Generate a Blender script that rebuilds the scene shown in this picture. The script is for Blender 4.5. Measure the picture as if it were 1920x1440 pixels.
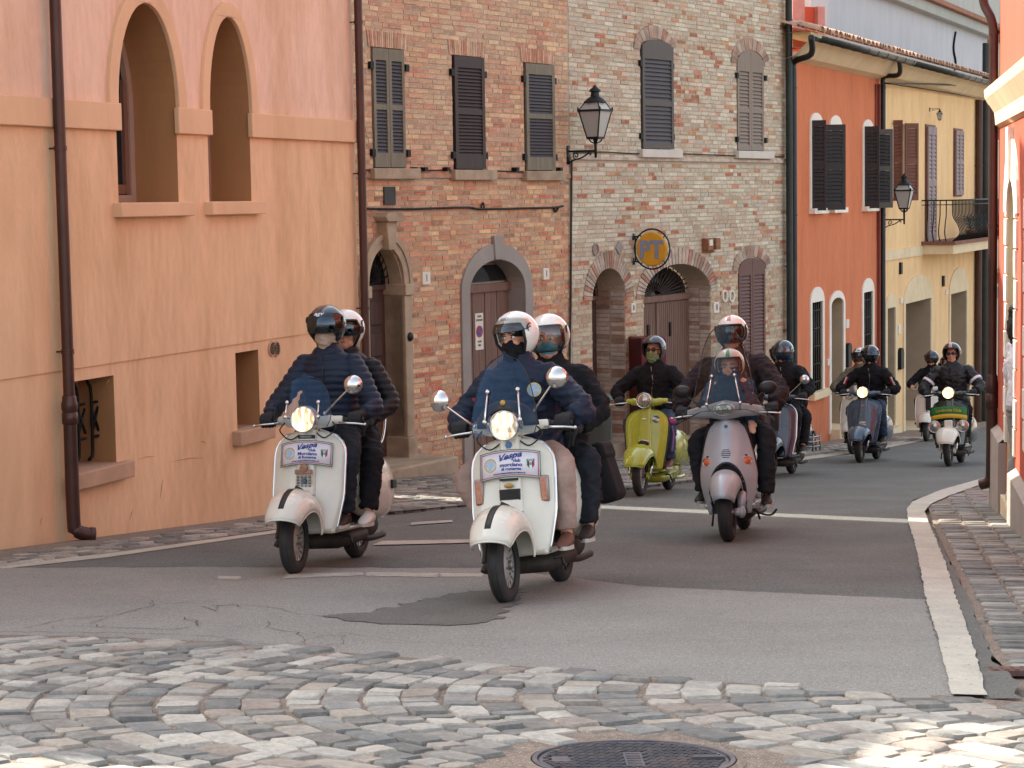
import bpy, bmesh, math, random
from math import sin, cos, pi, radians, sqrt, atan2
from mathutils import Vector, Matrix, Euler, noise
from mathutils.geometry import tessellate_polygon
R = random.Random(7)
for o in list(bpy.data.objects): bpy.data.objects.remove(o)
scene = bpy.context.scene
COL = scene.collection

# ------------------------------------------------------------------ camera
EYE = Vector((0, 0, 1.295)); FPX = 3800.0
PITCH = radians(5.17); ROLL = 0.016
FWD = Vector((0, cos(PITCH), -sin(PITCH)))
_r0 = Vector((1, 0, 0)); _u0 = Vector((0, sin(PITCH), cos(PITCH)))
RGT = _r0*cos(ROLL) - _u0*sin(ROLL); UPV = _u0*cos(ROLL) + _r0*sin(ROLL)
cam_d = bpy.data.cameras.new('camera'); cam = bpy.data.objects.new('camera', cam_d); COL.objects.link(cam)
cam_d.sensor_width = 36; cam_d.lens = FPX/1920*36; cam_d.clip_end = 600; cam_d.clip_start = .1
cam.matrix_world = Matrix(((RGT.x, UPV.x, -FWD.x, EYE.x), (RGT.y, UPV.y, -FWD.y, EYE.y), (RGT.z, UPV.z, -FWD.z, EYE.z), (0, 0, 0, 1)))
scene.camera = cam
# ------------------------------------------------------------------ daylight
SUN_EL = radians(41); SUN_DIR = Vector((-.788*cos(SUN_EL), .615*cos(SUN_EL), sin(SUN_EL)))   # towards the sun
world = bpy.data.worlds.new('World'); scene.world = world; world.use_nodes = True
wn = world.node_tree; wn.nodes.clear()
sky = wn.nodes.new('ShaderNodeTexSky'); sky.sky_type = 'NISHITA'; sky.sun_disc = False
sky.sun_elevation = SUN_EL; sky.sun_rotation = atan2(SUN_DIR.x, SUN_DIR.y); sky.dust_density = 3.0; sky.air_density = 1.0
hs = wn.nodes.new('ShaderNodeHueSaturation'); hs.inputs['Saturation'].default_value = .36
bgn = wn.nodes.new('ShaderNodeBackground'); bgn.inputs['Strength'].default_value = .15
wo = wn.nodes.new('ShaderNodeOutputWorld')
wn.links.new(sky.outputs[0], hs.inputs['Color']); wn.links.new(hs.outputs[0], bgn.inputs[0]); wn.links.new(bgn.outputs[0], wo.inputs[0])
sl = bpy.data.lights.new('sun', 'SUN'); sl.energy = 3.4; sl.angle = radians(.5); sl.color = (1, .93, .82)
so = bpy.data.objects.new('sun', sl); COL.objects.link(so)
so.rotation_euler = (-SUN_DIR).to_track_quat('-Z', 'Y').to_euler()
scene.view_settings.view_transform = 'Standard'; scene.view_settings.look = 'None'
scene.view_settings.exposure = 1.70; scene.view_settings.gamma = 1
scene.view_settings.use_curve_mapping = False
scene.render.resolution_x = 1024; scene.render.resolution_y = 768
scene.render.engine = 'CYCLES'
scene.cycles.max_bounces = 7; scene.cycles.transparent_max_bounces = 12

# ------------------------------------------------------------------ measuring helpers: the survey of the street, taken from the photograph's pixels
SLY = math.tan(radians(4.87)); SLX = .012
def ray(px, py): return FWD + RGT*((px-960)/FPX) - UPV*((py-720)/FPX)
def gz(x, y): return -SLY*y - SLX*x
def G(px, py, h=0):
    d = ray(px, py); t = (h - EYE.z - SLY*EYE.y)/(d.z + SLY*d.y + SLX*d.x)
    return EYE + d*t
GN = Vector((SLX, SLY, 1)).normalized()
class Wall:
    """a vertical plane: local x along the wall, local y into the house, z up"""
    def __init__(s, x, y, deg):
        t = radians(deg); s.o = Vector((x, y, 0)); s.u = Vector((sin(t), cos(t), 0)); s.i = Vector((-cos(t), sin(t), 0)); s.rz = pi/2 - t
    def L(s, px, py, off=0):
        d = ray(px, py); t = ((s.o + s.i*off - EYE).dot(s.i))/d.dot(s.i); q = EYE + d*t
        return ((q - s.o).dot(s.u), q.z)
    def S(s, px, off=0, py=400): return s.L(px, py, off)[0]
    def Z(s, px, py, off=0): return s.L(px, py, off)[1]
    def world(s, a, off, z): return s.o + s.u*a + s.i*off + Vector((0, 0, z))
    def g(s, a, off=0):
        q = s.world(a, off, 0); return gz(q.x, q.y)

# ------------------------------------------------------------------ materials
def lin(c):
    if isinstance(c, str): c = [int(c[i:i+2], 16)/255 for i in (0, 2, 4)]
    return tuple((v/12.92 if v <= .04045 else ((v+.055)/1.055)**2.4) for v in c[:3])
MATS = {}
def mat(name, c='808080', rough=.6, metal=0, var=.12, vscale=3.0, bump=0.0, bscale=40.0, spec=.5, coat=0, alpha=1, trans=0, emit=None, estr=0,
        attr=None, objcol=False, stain=None, stscale=1.2, stamt=.5, ior=1.45, stretch=None, raw=False, wear=None, mix2=None, speck=None, grain=None):
    if name in MATS: return MATS[name]
    m = bpy.data.materials.new(name); MATS[name] = m; m.use_nodes = True
    nt = m.node_tree; n = nt.nodes; l = nt.links; b = n['Principled BSDF']
    col = c if raw else lin(c)
    tc = n.new('ShaderNodeTexCoord')
    mp = n.new('ShaderNodeMapping'); l.new(tc.outputs['Object'], mp.inputs[0])
    if stretch: mp.inputs['Scale'].default_value = stretch
    if attr:
        base = n.new('ShaderNodeAttribute'); base.attribute_name = attr; bo = base.outputs['Color']
    elif objcol:
        base = n.new('ShaderNodeObjectInfo'); bo = base.outputs['Color']
    else:
        base = n.new('ShaderNodeRGB'); base.outputs[0].default_value = (*col, 1); bo = base.outputs[0]
    def noise_(scale, detail=5, rough_=.6):
        t = n.new('ShaderNodeTexNoise'); t.inputs['Scale'].default_value = scale; t.inputs['Detail'].default_value = detail; t.inputs['Roughness'].default_value = rough_
        l.new(mp.outputs[0], t.inputs['Vector']); return t.outputs['Fac']
    def mixc(f, a, bb, mode='MIX'):
        x = n.new('ShaderNodeMix'); x.data_type = 'RGBA'; x.blend_type = mode; x.clamp_result = False
        if hasattr(f, 'links'): l.new(f, x.inputs[0])
        else: x.inputs[0].default_value = f
        for k, v in ((6, a), (7, bb)):
            if hasattr(v, 'links'): l.new(v, x.inputs[k])
            else: x.inputs[k].default_value = (*v, 1)
        return x.outputs[2]
    def ramp(f, lo, hi, a=0, bb=1):
        x = n.new('ShaderNodeMapRange'); x.inputs[1].default_value = lo; x.inputs[2].default_value = hi; x.inputs[3].default_value = a; x.inputs[4].default_value = bb
        l.new(f, x.inputs[0]); return x.outputs[0]
    if mix2:
        bo = mixc(ramp(noise_(mix2[1]), .42, .6), bo, lin(mix2[0]))
    if stain:
        bo = mixc(ramp(noise_(stscale, 8, .65), .45, .75, 0, stamt), bo, lin(stain))
    if var:
        v = ramp(noise_(vscale, 6, .6), .3, .7, 1-var, 1+var)
        x = n.new('ShaderNodeVectorMath'); x.operation = 'SCALE'; l.new(bo, x.inputs[0]); l.new(v, x.inputs['Scale']); bo = x.outputs[0]
    if grain:   # scale, amplitude
        x = n.new('ShaderNodeVectorMath'); x.operation = 'SCALE'; l.new(bo, x.inputs[0]); l.new(ramp(noise_(grain[0], 3, .7), .36, .64, 1-grain[1], 1+grain[1]), x.inputs['Scale']); bo = x.outputs[0]
    if speck:   # colour, scale, threshold
        bo = mixc(ramp(noise_(speck[1], 2, .5), speck[2], speck[2]+.06), bo, lin(speck[0]))
    l.new(bo, b.inputs['Base Color'])
    b.inputs['Roughness'].default_value = rough; b.inputs['Metallic'].default_value = metal
    if wear: l.new(ramp(noise_(wear, 4), .35, .65, max(0, rough-.12), min(1, rough+.15)), b.inputs['Roughness'])
    b.inputs['Specular IOR Level'].default_value = spec; b.inputs['IOR'].default_value = ior
    b.inputs['Coat Weight'].default_value = coat; b.inputs['Coat Roughness'].default_value = .05
    b.inputs['Alpha'].default_value = alpha; b.inputs['Transmission Weight'].default_value = trans
    if emit:
        b.inputs['Emission Color'].default_value = (*lin(emit), 1); b.inputs['Emission Strength'].default_value = estr
    if bump:
        bp = n.new('ShaderNodeBump'); bp.inputs['Strength'].default_value = 1; bp.inputs['Distance'].default_value = bump
        l.new(noise_(bscale, 6, .65), bp.inputs['Height']); l.new(bp.outputs[0], b.inputs['Normal'])
    return m

# ------------------------------------------------------------------ mesh helpers
class MB:
    def __init__(s): s.v = []; s.f = []; s.mi = []; s.c = []; s.M = None; s.col = None; s.m = 0
    def add(s, vs, fs):
        k = len(s.v)
        s.v += [(s.M @ Vector(v)) if s.M else Vector(v) for v in vs]
        for f in fs: s.f.append([i+k for i in f]); s.mi.append(s.m); s.c.append(s.col)
        return s
    def box(s, x0, x1, y0, y1, z0, z1):
        return s.add([(x0, y0, z0), (x1, y0, z0), (x1, y1, z0), (x0, y1, z0), (x0, y0, z1), (x1, y0, z1), (x1, y1, z1), (x0, y1, z1)],
                     [(0, 3, 2, 1), (4, 5, 6, 7), (0, 1, 5, 4), (1, 2, 6, 5), (2, 3, 7, 6), (3, 0, 4, 7)])
    def grid(s, fn, nu, nv, cu=False, cv=False):
        vs = [fn(i/(nu if cu else nu-1), j/(nv if cv else nv-1)) for j in range(nv) for i in range(nu)]
        fs = []
        for j in range(nv if cv else nv-1):
            for i in range(nu if cu else nu-1):
                a = j*nu+i; b_ = j*nu+(i+1) % nu; c_ = ((j+1) % nv)*nu+(i+1) % nu; d_ = ((j+1) % nv)*nu+i
                fs.append((a, b_, c_, d_))
        return s.add(vs, fs)
    def tube(s, pts, r, seg=8, caps=True, flat=None):
        """pts list, r number or list; flat=(a,b) scales the section"""
        pts = [Vector(p) for p in pts]; n = len(pts)
        rs = r if isinstance(r, (list, tuple)) else [r]*n
        vs = []; prev = None
        for i, p in enumerate(pts):
            t = (pts[min(i+1, n-1)] - pts[max(i-1, 0)]).normalized()
            if prev is None:
                ref = Vector((0, 0, 1)) if abs(t.z) < .9 else Vector((1, 0, 0))
                a = t.cross(ref).normalized()
            else:
                a = (prev - t*prev.dot(t)).normalized()
            prev = a; b_ = t.cross(a)
            for k in range(seg):
                w = 2*pi*k/seg
                fa, fb = flat if flat else (1, 1)
                vs.append(p + a*cos(w)*rs[i]*fa + b_*sin(w)*rs[i]*fb)
        fs = [(j*seg+k, j*seg+(k+1) % seg, (j+1)*seg+(k+1) % seg, (j+1)*seg+k) for j in range(n-1) for k in range(seg)]
        if caps: fs += [tuple(range(seg))[::-1], tuple((n-1)*seg+k for k in range(seg))]
        return s.add(vs, fs)
    def lathe(s, prof, seg=16, M=None, caps=False):
        """prof [(r,z)] about z"""
        vs = [Vector((r*cos(2*pi*k/seg), r*sin(2*pi*k/seg), z)) for r, z in prof for k in range(seg)]
        if M: vs = [M @ v for v in vs]
        n = len(prof)
        fs = [(j*seg+k, j*seg+(k+1) % seg, (j+1)*seg+(k+1) % seg, (j+1)*seg+k) for j in range(n-1) for k in range(seg)]
        if caps: fs += [tuple(range(seg))[::-1], tuple((n-1)*seg+k for k in range(seg))]
        return s.add(vs, fs)
    def ell(s, c, r, nu=16, nv=10, M=None):
        def fn(u, v):
            a = 2*pi*u; e = -pi/2+pi*v
            p = Vector((r[0]*cos(e)*cos(a), r[1]*cos(e)*sin(a), r[2]*sin(e)))
            if M: p = M @ p
            return p + Vector(c)
        return s.grid(fn, nu, nv, cu=True)
    def poly(s, outer, holes=(), y=0.0):
        """filled outline(s) in the local x-z plane at depth y, facing -y"""
        loops = [[Vector((a, z, 0)) for a, z in outer]] + [[Vector((a, z, 0)) for a, z in h] for h in holes]
        tris = tessellate_polygon(loops); flat = [v for lp in loops for v in lp]
        vs = [(v.x, y, v.y) for v in flat]; fs = []
        for t in tris:
            a, b_, c_ = (flat[i] for i in t)
            cr = (b_.x-a.x)*(c_.y-a.y)-(b_.y-a.y)*(c_.x-a.x)
            if abs(cr) < 1e-12: continue
            fs.append(tuple(t) if cr > 0 else tuple(t[::-1]))
        return s.add(vs, fs)
    def prism(s, outline, y0, y1, holes=()):
        """solid from an outline in x-z between depths y0<y1"""
        s.poly(outline, holes, y0)
        k = len(s.f); s.poly(outline, holes, y1)
        for i in range(k, len(s.f)): s.f[i] = s.f[i][::-1]
        for lp in [outline]+list(holes):
            n = len(lp); vs = [(a, y0, z) for a, z in lp]+[(a, y1, z) for a, z in lp]
            s.add(vs, [(i, (i+1) % n, n+(i+1) % n, n+i) for i in range(n)])
        return s
    def mesh(s, name, mats, smooth=False):
        me = bpy.data.meshes.new(name)
        me.from_pydata([tuple(v) for v in s.v], [], s.f)
        for m in (mats if isinstance(mats, (list, tuple)) else [mats]): me.materials.append(m)
        if any(s.mi): me.polygons.foreach_set('material_index', s.mi)
        if any(c is not None for c in s.c):
            a = me.color_attributes.new('Col', 'FLOAT_COLOR', 'CORNER'); arr = []
            for f, c in zip(s.f, s.c): arr += list((*(c or (.5, .5, .5)), 1))*len(f)
            a.data.foreach_set('color', arr)
        if smooth: me.polygons.foreach_set('use_smooth', [True]*len(me.polygons))
        me.validate(); me.update()
        return me
    def build(s, name, mats, parent=None, smooth=False, bevel=0, solid=0, sub=0, seg=2, off=-1, autos=None, fixn=True):
        me = s.mesh(name, mats, smooth or bool(sub))
        if fixn:
            bm = bmesh.new(); bm.from_mesh(me); bmesh.ops.remove_doubles(bm, verts=bm.verts, dist=1e-5)
            bmesh.ops.recalc_face_normals(bm, faces=bm.faces); bm.to_mesh(me); bm.free()
        o = link(name, me, parent)
        if sub:
            d = o.modifiers.new('s', 'SUBSURF'); d.levels = d.render_levels = sub
        if solid:
            d = o.modifiers.new('t', 'SOLIDIFY'); d.thickness = solid; d.offset = off
        if bevel:
            d = o.modifiers.new('b', 'BEVEL'); d.width = bevel; d.segments = seg; d.limit_method = 'ANGLE'; d.angle_limit = radians(40)
            d.harden_normals = False
            me.polygons.foreach_set('use_smooth', [True]*len(me.polygons)); me.set_sharp_from_angle(angle=radians(35))
        elif autos: me.set_sharp_from_angle(angle=radians(autos))
        return o
def link(name, data, parent=None):
    o = bpy.data.objects.new(name, data); COL.objects.link(o)
    if parent: o.parent = parent
    return o
def tag(o, label=None, cat=None, group=None, kind=None):
    if label: o['label'] = label
    if cat: o['category'] = cat
    if group: o['group'] = group
    if kind: o['kind'] = kind
    return o
def thing(name, label, cat, loc=(0, 0, 0), rz=0, group=None, M=None):
    o = link(name, None); o.empty_display_size = .1
    if M: o.matrix_world = M
    else: o.location = loc; o.rotation_euler = (0, 0, rz)
    return tag(o, label, cat, group)
def wallroot(name, label, W, cat='house', group=None):
    return thing(name, label, cat, (W.o.x, W.o.y, 0), W.rz, group)
def T(*a): return Matrix.Translation(Vector(a))
def RX(d): return Matrix.Rotation(radians(d), 4, 'X')
def RY(d): return Matrix.Rotation(radians(d), 4, 'Y')
def RZ(d): return Matrix.Rotation(radians(d), 4, 'Z')
def smooth_path(pts, n=6):
    """Catmull-Rom through the points"""
    P = [Vector(p) for p in pts]; out = []
    for i in range(len(P)-1):
        p0 = P[max(i-1, 0)]; p1 = P[i]; p2 = P[i+1]; p3 = P[min(i+2, len(P)-1)]
        for k in range(n):
            t = k/n
            out.append(.5*((2*p1)+(p2-p0)*t+(2*p0-5*p1+4*p2-p3)*t*t+(3*p1-p0-3*p2+p3)*t**3))
    out.append(P[-1]); return out
def text(body, size, M, m, parent, name='lettering', ext=.0008, align='CENTER', bold=0, sx=1.0, shear=0, spacing=1.0):
    cu = bpy.data.curves.new(name, 'FONT'); cu.body = body; cu.size = size; cu.extrude = ext; cu.align_x = align; cu.align_y = 'CENTER'
    cu.offset = bold; cu.resolution_u = 2; cu.shear = shear; cu.space_character = spacing
    tmp = bpy.data.objects.new('tmp', cu)
    me = bpy.data.meshes.new_from_object(tmp); bpy.data.objects.remove(tmp)
    me.transform(M @ Matrix.Diagonal((sx, 1, 1, 1)) if sx != 1 else M); me.materials.clear(); me.materials.append(m)
    return link(name, me, parent)
def arch(s0, s1, z0, zs, rise, n=14):
    """outline of an arched opening, counter-clockwise seen from the street"""
    c = (s0+s1)/2; a = (s1-s0)/2
    return [(s0, z0), (s1, z0)] + [(c+a*cos(t), zs+rise*sin(t)) for t in [pi*i/n for i in range(n+1)]]
def rect(s0, s1, z0, z1): return [(s0, z0), (s1, z0), (s1, z1), (s0, z1)]
def arch_half(z, s0, s1, z0, zs, rise):
    """interval of an arched opening at height z"""
    if z < z0 or z > zs+rise: return None
    if z <= zs: return (s0, s1)
    a = (s1-s0)/2*sqrt(max(0, 1-((z-zs)/rise)**2)) if rise else 0; c = (s0+s1)/2
    return (c-a, c+a) if a > 0 else None
def reveal(mb, outline, d, y0=0.0, skip_bottom=False):
    n = len(outline)
    vs = [(a, y0, z) for a, z in outline]+[(a, y0+d, z) for a, z in outline]
    mb.add(vs, [(i, n+i, n+(i+1) % n, (i+1) % n) for i in range(n) if not (skip_bottom and i == 0)])
# ================================================================== ground
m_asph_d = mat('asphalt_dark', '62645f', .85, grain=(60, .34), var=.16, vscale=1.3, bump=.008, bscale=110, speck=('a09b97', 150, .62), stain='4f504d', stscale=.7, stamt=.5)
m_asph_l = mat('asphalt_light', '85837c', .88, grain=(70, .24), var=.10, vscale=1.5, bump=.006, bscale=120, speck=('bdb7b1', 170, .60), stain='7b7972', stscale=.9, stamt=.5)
m_patch = mat('asphalt_patch', '65645e', .85, grain=(70, .3), var=.1, bump=.008, bscale=120, speck=('a9a39c', 220, .64))
m_bed = mat('cobble_sand', '7d6f62', .95, grain=(60, .25), var=.2, vscale=12, bump=.01, bscale=60, speck=('c0b8ac', 150, .62))
m_stone = mat('cobble_stone', attr='Col', rough=.75, var=.14, vscale=10, bump=.008, bscale=28, wear=9, stain='b9b0a4', stscale=9, stamt=.35, grain=(45, .14))
m_stone1 = mat('cobble_stone_single', objcol=True, rough=.75, var=.14, vscale=1.3, bump=.008, bscale=4, wear=1.2, stain='b9b0a4', stscale=1.2, stamt=.35, grain=(5, .14))
m_white = mat('road_paint', 'b3ae9f', .75, var=.12, grain=(60, .1), vscale=5, bump=.002, bscale=100, speck=('6e6a66', 40, .66), stain='a39d96', stscale=2, stamt=.6)
m_mat_concrete = mat('concrete', '9c958c', .9, var=.14, vscale=2, bump=.004, bscale=50, stain='7d766e', stamt=.5)

def sheet(name, pts, h, m, kind='structure', parent=None, dense=0):
    """flat sheet lying on the sloping ground, h above it; pts = world (x,y)"""
    mb = MB(); loop = [Vector((x, y, 0)) for x, y in pts]
    tris = tessellate_polygon([loop]); vs = [(x, y, gz(x, y)+h) for x, y in pts]; fs = []
    for t in tris:
        a, b_, c_ = (loop[i] for i in t)
        cr = (b_.x-a.x)*(c_.y-a.y)-(b_.y-a.y)*(c_.x-a.x)
        if abs(cr) > 1e-12: fs.append(tuple(t) if cr > 0 else tuple(t[::-1]))
    mb.add(vs, fs)
    o = mb.build(name, m, parent, fixn=False)
    if kind: o['kind'] = kind
    return o
def GP(*px): return [tuple(G(a, b_)[:2]) for a, b_ in px]
def jag(pts, amp, step=.25, seed=1):
    """roughen an outline"""
    r = random.Random(seed); out = []
    n = len(pts)
    for i in range(n):
        a = Vector(pts[i]); b_ = Vector(pts[(i+1) % n]); k = max(1, min(60, int((b_-a).length/step)))
        for j in range(k):
            p = a.lerp(b_, j/k)
            out.append((p.x+r.uniform(-amp, amp), p.y+r.uniform(-amp, amp)))
    return out
# base terrain to the horizon
gm = MB()
def _terr(u, v):
    x = -140+300*u; y = -25+325*v
    yy = y if y < 90 else 90+(y-90)*.15
    return (x, y, -SLY*yy - SLX*max(-60, min(x, 60)) - .03)
gm.grid(_terr, 31, 34)
tag(gm.build('ground', m_bed, fixn=False), kind='structure')
# darker far asphalt, following the street
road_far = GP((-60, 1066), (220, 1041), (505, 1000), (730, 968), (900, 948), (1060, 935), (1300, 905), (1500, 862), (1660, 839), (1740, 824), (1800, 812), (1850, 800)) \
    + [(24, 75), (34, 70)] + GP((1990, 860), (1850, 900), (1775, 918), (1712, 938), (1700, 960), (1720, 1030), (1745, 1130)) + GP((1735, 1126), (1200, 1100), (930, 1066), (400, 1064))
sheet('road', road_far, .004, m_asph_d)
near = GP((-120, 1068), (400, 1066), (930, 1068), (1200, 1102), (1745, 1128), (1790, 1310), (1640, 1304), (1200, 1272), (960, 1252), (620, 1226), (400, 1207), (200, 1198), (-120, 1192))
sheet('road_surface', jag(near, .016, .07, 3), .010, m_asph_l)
sheet('road_patch', jag(GP((600, 1160), (700, 1150), (800, 1128), (880, 1112), (960, 1104), (985, 1118), (960, 1142), (940, 1160), (905, 1173), (820, 1178), (700, 1174)), .045, .05, 5), .014, m_patch)
sheet('road_edge_tar', jag(GP((1700, 985), (1745, 985), (1775, 1040), (1815, 1120), (1850, 1200), (1868, 1250), (1905, 1275), (1910, 1312), (1840, 1312), (1790, 1200), (1740, 1060)), .015, .1, 6), .007, m_patch)
# painted edge line
ln_l = [(1712, 943), (1700, 958), (1704, 985), (1715, 1020), (1724, 1062), (1736, 1125), (1752, 1180), (1768, 1240), (1784, 1309)]
ln_r = [(1850, 1311), (1832, 1240), (1812, 1180), (1792, 1125), (1774, 1062), (1757, 1020), (1742, 985), (1734, 962), (1745, 948)]
sheet('painted_edge_line', jag(GP(*ln_l, *ln_r), .006, .08, 9), .018, m_white)
sheet('painted_edge_line', jag(GP((1712, 943), (1765, 921), (1850, 897), (1960, 868), (1960, 878), (1850, 907), (1780, 932), (1745, 948)), .006, .12, 11), .018, m_white)
sheet('painted_edge_line', jag(GP((-60, 1067), (200, 1040), (505, 997), (720, 966), (720, 971), (505, 1003), (200, 1047), (-60, 1076)), .004, .15, 12), .008, m_white)
sheet('painted_edge_line', jag(GP((1500, 858), (1580, 848), (1660, 837), (1745, 821), (1745, 824), (1660, 841), (1580, 853), (1500, 865)), .004, .2, 13), .008, m_white)
m_dash = mat('worn_paint', 'aaa69a', .8, var=.15, vscale=6, grain=(70, .2), stain='7b7972', stscale=5, stamt=.7)
for k, px in enumerate(([(408, 1083), (450, 1084), (448, 1091), (410, 1090)], [(538, 1080), (680, 1076), (684, 1082), (530, 1088)], [(690, 1076), (820, 1078), (822, 1086), (686, 1083)], [(826, 1078), (905, 1079), (905, 1085), (826, 1085)], [(715, 1017), (885, 1014), (888, 1020), (700, 1025)], [(770, 982), (850, 977), (850, 981), (770, 987)])):
    sheet('worn_paint_dash', jag(GP(*px), .012, .05, 30+k), .0125, m_dash)
# cracks in the light asphalt: thin dark grooves
m_crack = mat('crack_tar', '5e5a55', .95, var=.1)
def crack(px, w, seed):
    r = random.Random(seed); pts = [Vector(p) for p in GP(*px)]; out = []
    for i in range(len(pts)-1):
        k = max(2, int((pts[i+1]-pts[i]).length/.06))
        for j in range(k): out.append(pts[i].lerp(pts[i+1], j/k)+Vector((r.uniform(-.014, .014), r.uniform(-.03, .03))))
    mb = MB(); n = len(out); ws = [w*r.uniform(.15, .9) for _ in out]
    vs = []
    for i, p in enumerate(out):
        t = (out[min(i+1, n-1)]-out[max(i-1, 0)]).normalized(); q = Vector((-t.y, t.x))*ws[i]
        for s_ in (q, -q): vs.append((p.x+s_.x, p.y+s_.y, gz(p.x, p.y)+.0125))
    mb.add(vs, [(2*i, 2*i+1, 2*i+3, 2*i+2) for i in range(n-1)])
    return mb.v, mb.f
ck = MB()
for i, (px, w) in enumerate([
    ([(40, 1183), (120, 1165), (205, 1160), (285, 1140), (285, 1128)], .005), ([(205, 1160), (175, 1172), (185, 1180), (330, 1184), (375, 1176)], .005),
    ([(340, 1162), (365, 1168), (372, 1180)], .009), ([(0, 1188), (150, 1190), (300, 1192), (420, 1200), (520, 1216)], .004),
    ([(400, 1138), (500, 1140), (560, 1156), (640, 1160)], .004), ([(500, 1170), (505, 1183), (560, 1190), (580, 1218)], .004),
    ([(560, 1210), (600, 1198), (645, 1195), (640, 1212), (590, 1216)], .004), ([(380, 1140), (410, 1150), (408, 1140), (440, 1136), (460, 1146)], .006),
    ([(100, 1185), (104, 1176), (290, 1185)], .003), ([(640, 1190), (760, 1206), (900, 1216), (1000, 1222)], .003), ([(300, 1135), (380, 1133), (430, 1130)], .003),
    ([(1720, 1062), (1738, 1125), (1748, 1170), (1766, 1212)], .006), ([(0, 1084), (110, 1078)], .003), ([(1030, 1130), (1200, 1126), (1270, 1122)], .002)]):
    v, f = crack(px, w, i); ck.add(v, f)
tag(ck.build('road_cracks', m_crack, fixn=False), kind='structure')

# ---- cobbles
def stone_mesh(name, m, seed, col=None):
    """rounded sett, unit size, top at z=1, 8-gon"""
    r = random.Random(seed); mb = MB(); mb.col = col
    ring = []
    for (x, y) in ((-.5, -.34), (-.42, -.5), (.42, -.5), (.5, -.36), (.5, .38), (.4, .5), (-.4, .5), (-.5, .36)):
        ring.append((x*r.uniform(.93, 1.0), y*r.uniform(.90, 1.0)))
    vs = [(x, y, 0) for x, y in ring]+[(x, y, .80) for x, y in ring]+[(x*.93, y*.90, 1+r.uniform(-.07, .07)) for x, y in ring]+[(0, 0, 1.02)]
    fs = [(i, (i+1) % 8, 8+(i+1) % 8, 8+i) for i in range(8)]+[(8+i, 8+(i+1) % 8, 16+(i+1) % 8, 16+i) for i in range(8)]+[(16+i, 16+(i+1) % 8, 24) for i in range(8)]
    return vs, fs
STONES = [stone_mesh('c', None, s) for s in range(10)]
STONE_COLS = [lin(c) for c in ('aba79e', 'b5b0a5', '96928a', '767672', '686966', '7f7c75', 'bab5a9', 'b3aa9c', 'a59a8e', '868884', '6c6f6e', '97897c', 'c0baae', '77746d', '5f615f', 'ada292')]
STONE_ME = []
for i, (vs, fs) in enumerate(STONES):
    mb = MB(); mb.add(vs, fs); me = mb.mesh('cobblestone', m_stone1, smooth=True); me.set_sharp_from_angle(angle=radians(50)); STONE_ME.append(me)
def lay(name, root, stones, limit=300, colmul=1.0):
    """stones: (x, y, angle, w, l, thickness). The `limit` nearest are objects of their own"""
    stones.sort(key=lambda s_: -(s_[3]*s_[4])/((s_[0]**2+s_[1]**2)**1.5))
    rest = MB()
    tilt = Vector((0, 0, 1)).rotation_difference(GN).to_matrix().to_4x4()
    for i, (x, y, a, w, l_, t) in enumerate(stones):
        k = R.randrange(10); kk = .84*colmul*R.uniform(.85, 1.08); c = tuple((v*.74+m_*.26)*kk for v, m_ in zip(R.choice(STONE_COLS), lin('928e86')))
        M = T(x, y, gz(x, y)-.03) @ tilt @ RX(R.uniform(-1.6, 1.6)) @ RY(R.uniform(-1.6, 1.6)) @ Matrix.Rotation(a, 4, 'Z') @ Matrix.Diagonal((w, l_, .03+t, 1))
        if i < limit:
            o = link('cobblestone', STONE_ME[k], root); o.matrix_local = M; o.color = (*c, 1)
        else:
            rest.M = M; rest.col = c; rest.add(*STONES[k])
    if rest.v:
        me = rest.mesh(name, m_stone, smooth=True); me.set_sharp_from_angle(angle=radians(50))
        tag(link(name, me, root), kind='stuff')
def inpoly(x, y, pts):
    c = False; n = len(pts)
    for i in range(n):
        x1, y1 = pts[i]; x2, y2 = pts[(i+1) % n]
        if (y1 > y) != (y2 > y) and x < (x2-x1)*(y-y1)/(y2-y1)+x1: c = not c
    return c
# manhole position
MH = G(1188, 1433); MHR = .335
fore = GP((-80, 1194), (200, 1200), (400, 1209), (620, 1227), (960, 1254), (1200, 1274), (1640, 1305), (1790, 1315), (1860, 1322), (1990, 1340)) + [(3.2, 5.2), (-3.2, 5.2)]
root = sheet('cobbled_apron', GP((-120, 1186), (200, 1196), (400, 1205), (620, 1224), (960, 1250), (1200, 1270), (1640, 1302), (1790, 1310), (1860, 1316), (2060, 1330)) + [(3.4, 4.6), (-3.4, 4.6)], .009, m_bed)
st = []; yc = 7.85
x0 = -6.0
while x0 < 5:
    w = .148*R.uniform(.88, 1.12)
    y = 5.3
    while y < 9.6:
        l_ = R.choice((R.uniform(.06, .10), R.uniform(.11, .17), R.uniform(.16, .23)))
        ym = y+l_/2; dx = .40*(ym-yc)**2; slope = .8*(ym-yc)
        cs = 1/sqrt(1+slope*slope)
        X = x0+dx+R.uniform(-.006, .006)
        if inpoly(X, ym, fore) and (Vector((X, ym))-Vector((MH.x, MH.y))).length > MHR+.115:
            st.append((X, ym, -math.atan(slope)+R.uniform(-.06, .06), w*cs*1.05, l_/cs*.98, R.uniform(.014, .026)))
        y += l_+.006
    x0 += w+.012
lay('cobblestones', root, st)
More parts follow.
